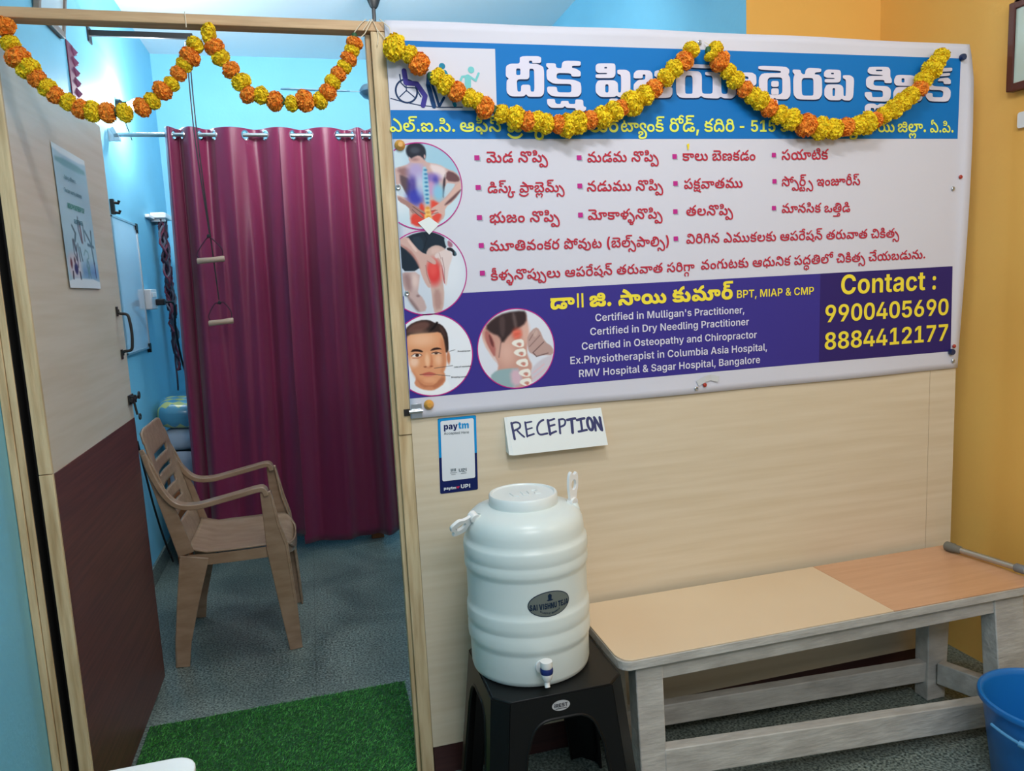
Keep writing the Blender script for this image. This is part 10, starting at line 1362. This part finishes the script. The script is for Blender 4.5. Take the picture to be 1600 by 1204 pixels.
for q in range(16):
    rnd = random.Random(q); y0 = 2.90 + .14 * (q / 15); lo = rnd.choice((1.35, 1.22, 1.12, 1.30, .98)); b = MB(); pts = []
    for k in range(26):
        z = 1.89 - (1.89 - lo) * k / 25; pts.append((-1.062 + .022 * math.sin(k * .9 + q) * .6 + .01 * rnd.random(), y0 + .020 * math.sin(k * .75 + q * 1.7) - .02 * (1.9 - z) * (q / 15 - .5), z))
    b.tube(pts, .0065, 6); b.build('strap', cm[q % 3], t, smooth=True)
b = MB(); b.tube(smoothpath([(-1.06, 2.98, 1.2), (-1.065, 2.95, 1.05), (-1.06, 2.92, .93), (-1.065, 2.93, .86)], 6), .005); b.build('strap', cm[2], t, smooth=True)
t = thing('switch_box', 'white electrical switch box with a black plug on the blue left wall', 'switch box', (-1.1, 2.56, 1.42))
b = MB(); b.box(-1.1095, -1.065, 2.44, 2.60, 1.365, 1.475); b.build('box', M['white_plastic'], t, bevel=.005)
for y in (2.465, 2.50, 2.535):
    b = MB(); b.box(-1.0655, -1.058, y, y + .022, 1.43, 1.458); b.build('switch', M['white_plastic'], t, bevel=.002)
b = MB(); b.box(-1.066, -1.02, 2.535, 2.585, 1.385, 1.42); b.build('plug', M['black_soft'], t, bevel=.006)
b = MB(); b.tube(smoothpath([(-1.02, 2.57, 1.40), (-.99, 2.65, 1.385), (-1.02, 2.80, 1.25), (-1.03, 2.95, 1.05), (-1.02, 3.10, .85), (-1.0, 3.12, .66)], 8), .006); b.build('cable', M['black_soft'], t, smooth=True)
t = thing('floor_cable', 'thin black cable running down the blue wall behind the armchair', 'cable', (-1.1, 2.2, 0.3))
b = MB(); b.tube(smoothpath([(-1.10, 1.90, .74), (-1.095, 1.97, .55), (-1.09, 2.05, .36), (-1.08, 2.14, .17), (-1.06, 2.2, .02)], 8), .005); b.build('cable', M['black_soft'], t, smooth=True)
def frame(name, label, x, y0, y1, z0, z1, w, th, mf, mp, tilt=0, cat='picture frame', sgn=1):
    t = thing(name, label, cat, (x, (y0 + y1) / 2, (z0 + z1) / 2)); X0, X1 = (x, x + th) if sgn > 0 else (x - th, x)
    def sh(bb): 
        bb.v = [(vx + sgn * tilt * (vz - z0) / (z1 - z0), vy, vz) for vx, vy, vz in bb.v]; return bb
    b = MB(); b.box(X0, X1, y0, y0 + w, z0, z1); b.box(X0, X1, y1 - w, y1, z0, z1); b.box(X0, X1, y0 + w, y1 - w, z0, z0 + w); b.box(X0, X1, y0 + w, y1 - w, z1 - w, z1); sh(b).build('frame', mf, t, bevel=.003)
    b = MB(); b.box(X0 + th * .2, X1 - th * .4, y0 + w, y1 - w, z0 + w, z1 - w); sh(b).build('print', mp, t)
    return t
frame('picture_frame', 'framed certificate leaning from the blue left wall above the doorway beam', -1.1095, 1.15, 1.46, 2.455, 2.80, .022, .02, mat('brown_grey_frame', rgb(140, 124, 112), .5), mat('certificate_print', rgb(206, 220, 226), .2), .05)
fr = frame('picture_frame', 'dark brown picture frame cut by the right edge on the orange wall', 1.9495, -.44, -.058, 1.925, 2.188, .022, .03, mat('dark_brown_frame', rgb(92, 44, 34), .4), mat('green_print_paper', rgb(206, 220, 206), .3), 0, sgn=-1)
b = MB(); b.box(1.9325, 1.9335, -.40, -.10, 2.10, 2.135); b.box(1.9325, 1.9335, -.40, -.10, 1.98, 1.99); b.build('print_pattern', mat('dark_green_print', rgb(52, 84, 60), .4), fr)
t = thing('wall_switch', 'small white switch plate on the orange wall below the picture frame', 'switch', (1.95, -.14, 1.845)); b = MB(); b.prism([rrect(-.19, -.087, 1.81, 1.858, .008)], lambda a, c: (1.938, a, c), lambda a, c: (1.9495, a, c)); b.build('plate', M['white_plastic'], t)
t = thing('paper_decoration', 'maroon folded paper decoration hanging on the blue wall above the door', 'decoration', (-1.1, 1.6, 2.36))
zz = [(1.525, 2.225), (1.60, 2.225)]
for k in range(6): zz += [(1.665, 2.225 + (k + .5) * .0415), (1.607, 2.225 + (k + 1) * .0415)]
zz += [(1.525, 2.475)]
b = MB(); b.prism([zz], lambda a, c: (-1.104, a, c), lambda a, c: (-1.108, a, c)); b.tube([(-1.106, 1.525, 2.225), (-1.106, 1.525, 2.51)], .002, 6); b.build('backing', M['maroon_paper'], t)
for k in range(6):
    z1 = 2.475 - k * .0415; z0 = z1 - .0415
    b = MB(); b.add([(-1.1035, 1.59, z1 - .004), (-1.1035, 1.61, z0), (-1.1035, 1.655, (z0 + z1) / 2), (-1.088, 1.615, (z0 + z1) / 2 - .004)], [(0, 3, 2), (3, 1, 2), (0, 1, 3)]); b.build('paper_fold', M['pink_paper'], t)

# bulb on the left wall, the bright spot behind the garland
t = thing('wall_lamp', 'glowing white bulb in a holder on the blue left wall behind the garland', 'lamp', (-1.1, 2.32, 2.41))
b = MB(); b.lathe([(.0, .0), (.028, .0), (.028, .02), (.017, .03), (.017, .052), (0, .052)], (-1.1095, 2.34, 2.41), 24, 'x'); b.build('holder', M['black_plastic'], t, smooth=True)
b = MB(); b.lathe([(.012, .045), (.016, .058), (.028, .078), (.032, .098), (.026, .118), (.012, .130), (.0, .132)], (-1.1095, 2.34, 2.41), 28, 'x'); b.build('bulb', mat('glowing_bulb', (1, 1, 1, 1), .4, emit=(1, .98, .95, 1), estr=60), t, smooth=True)
b = MB(); b.tube(smoothpath([(-1.108, 2.36, 2.41), (-1.108, 2.5, 2.36), (-1.108, 2.62, 2.29)], 5), .0025, 6); b.build('wire', M['dark_metal'], t)
ld = bpy.data.lights.new('bulb_light', 'POINT'); ld.energy = 16; ld.shadow_soft_size = .035; ld.color = (.96, .98, 1.0)
lo = bpy.data.objects.new('bulb_light', ld); COL.objects.link(lo); lo.location = (-.93, 2.34, 2.41)

# shoulder pulley: black bar under the ceiling with ropes and two wooden handles
YP = 1.93
t = thing('pulley_bar', 'black metal bar fixed to the blue wall holding the pulley ropes', 'bar', (-1.1, YP, 2.63))
b = MB(); b.box(-1.1095, -.668, YP - .008, YP + .008, 2.615, 2.64); b.build('bar', M['dark_metal'], t)
b = MB(); b.box(-1.1095, -1.104, YP - .03, YP + .03, 2.585, 2.655); b.build('mounting_plate', M['dark_metal'], t)
t = thing('exercise_pulley', 'shoulder exercise pulley with black ropes and two pale wooden handles before the curtain', 'exercise pulley', (-.69, YP, 2.6))
b = MB(); b.lathe([(.006, -.008), (.018, -.008), (.013, 0), (.018, .008), (.006, .008)], (-.69, YP, 2.575), 22, 'x'); b.build('pulley_wheel', M['steel'], t, smooth=True)
b = MB(); b.tube(smoothpath([(-.69, YP, 2.611), (-.705, YP, 2.60), (-.705, YP, 2.57), (-.69, YP, 2.555), (-.675, YP, 2.57), (-.675, YP, 2.60), (-.69, YP, 2.611)], 4), .003, 8); b.build('shackle', M['chrome'], t, smooth=True)
for x0, x1, zt in ((-.698, -.678, 1.72), (-.686, -.665, 1.40)):
    b = MB(); b.tube(smoothpath([(x0, YP - .012, 2.58), (x0 - .004, YP - .02, 2.2), (x1, YP - .03, zt)], 10), .003, 8); b.build('rope', M['black_soft'], t, smooth=True)
for (cx, cz, w, knot) in ((-.683, 1.592, .125, 1.70), (-.665, 1.292, .115, 1.38)):
    yy = YP - .035
    b = MB(); b.tube([(cx - w / 2, yy, cz - .004), (cx - w / 2 + .004, yy, cz - .004), (cx, yy, cz), (cx + w / 2 - .004, yy, cz + .004), (cx + w / 2, yy, cz + .004)], [.012, .0145, .013, .0145, .012], 20); b.build('handle', mat('pale_turned_wood', rgb(182, 152, 130), .45), t, smooth=True)
    b = MB(); b.tube(smoothpath([(cx - w / 2 + .01, yy, cz + .008), (cx - w / 2 + .004, yy, cz + .035), (cx - .02, yy, cz + .09), (cx, yy, knot), (cx + .02, yy, cz + .095), (cx + w / 2 - .008, yy, cz + .05), (cx + w / 2 - .008, yy, cz + .012)], 5), .0028, 8); b.build('rope_loop', mat('dark_maroon_cord', rgb(66, 30, 48), .8), t, smooth=True)
    b = MB(); b.lathe([(.0, -.010), (.008, -.006), (.009, .003), (.0, .011)], (cx + .001, yy, knot + .006), 12); b.build('knot', M['black_soft'], t, smooth=True)

# ------------------------------------------------------------------ ceiling fan
t = thing('ceiling_fan', 'dark ceiling fan hanging in the back room behind the doorway post', 'fan', (.20, 2.2, 3.0)); FXc, FYc = .205, 2.2
b = MB(); b.lathe([(.05, 3.0), (.048, 2.97), (.036, 2.93), (.022, 2.895), (.014, 2.885)], (FXc + .01, FYc, 0), 28); b.build('canopy', M['dark_metal'], t, smooth=True)
b = MB(); b.tube([(FXc + .01, FYc, 2.99), (FXc, FYc, 2.52)], .010, 14); b.build('rod', M['dark_metal'], t, smooth=True)
b = MB(); b.lathe([(.0, 2.53), (.03, 2.528), (.034, 2.50), (.085, 2.488), (.098, 2.470), (.098, 2.455), (.080, 2.435), (.045, 2.422), (0, 2.418)], (FXc, FYc, 0), 40); b.build('motor', mat('grey_blue_fan_metal', rgb(96, 122, 138), .3, metal=.6), t, smooth=True)
for a in (184, 304, 64):
    R = Matrix.Rotation(math.radians(a), 3, 'Z'); b = MB(); vs = []
    for x, w in ((.09, .012), (.15, .014), (.17, .045), (.30, .055), (.46, .060), (.50, .045)):
        for s in (-1, 1): vs.append(R @ Vector((x, s * w, -s * w * .18)) + Vector((FXc, FYc, 2.459)))
    b.add(vs, [(2 * i, 2 * i + 1, 2 * i + 3, 2 * i + 2) for i in range(5)]); b.build('blade', mat('grey_fan_blade', rgb(110, 140, 156), .4), t, solid=.004)
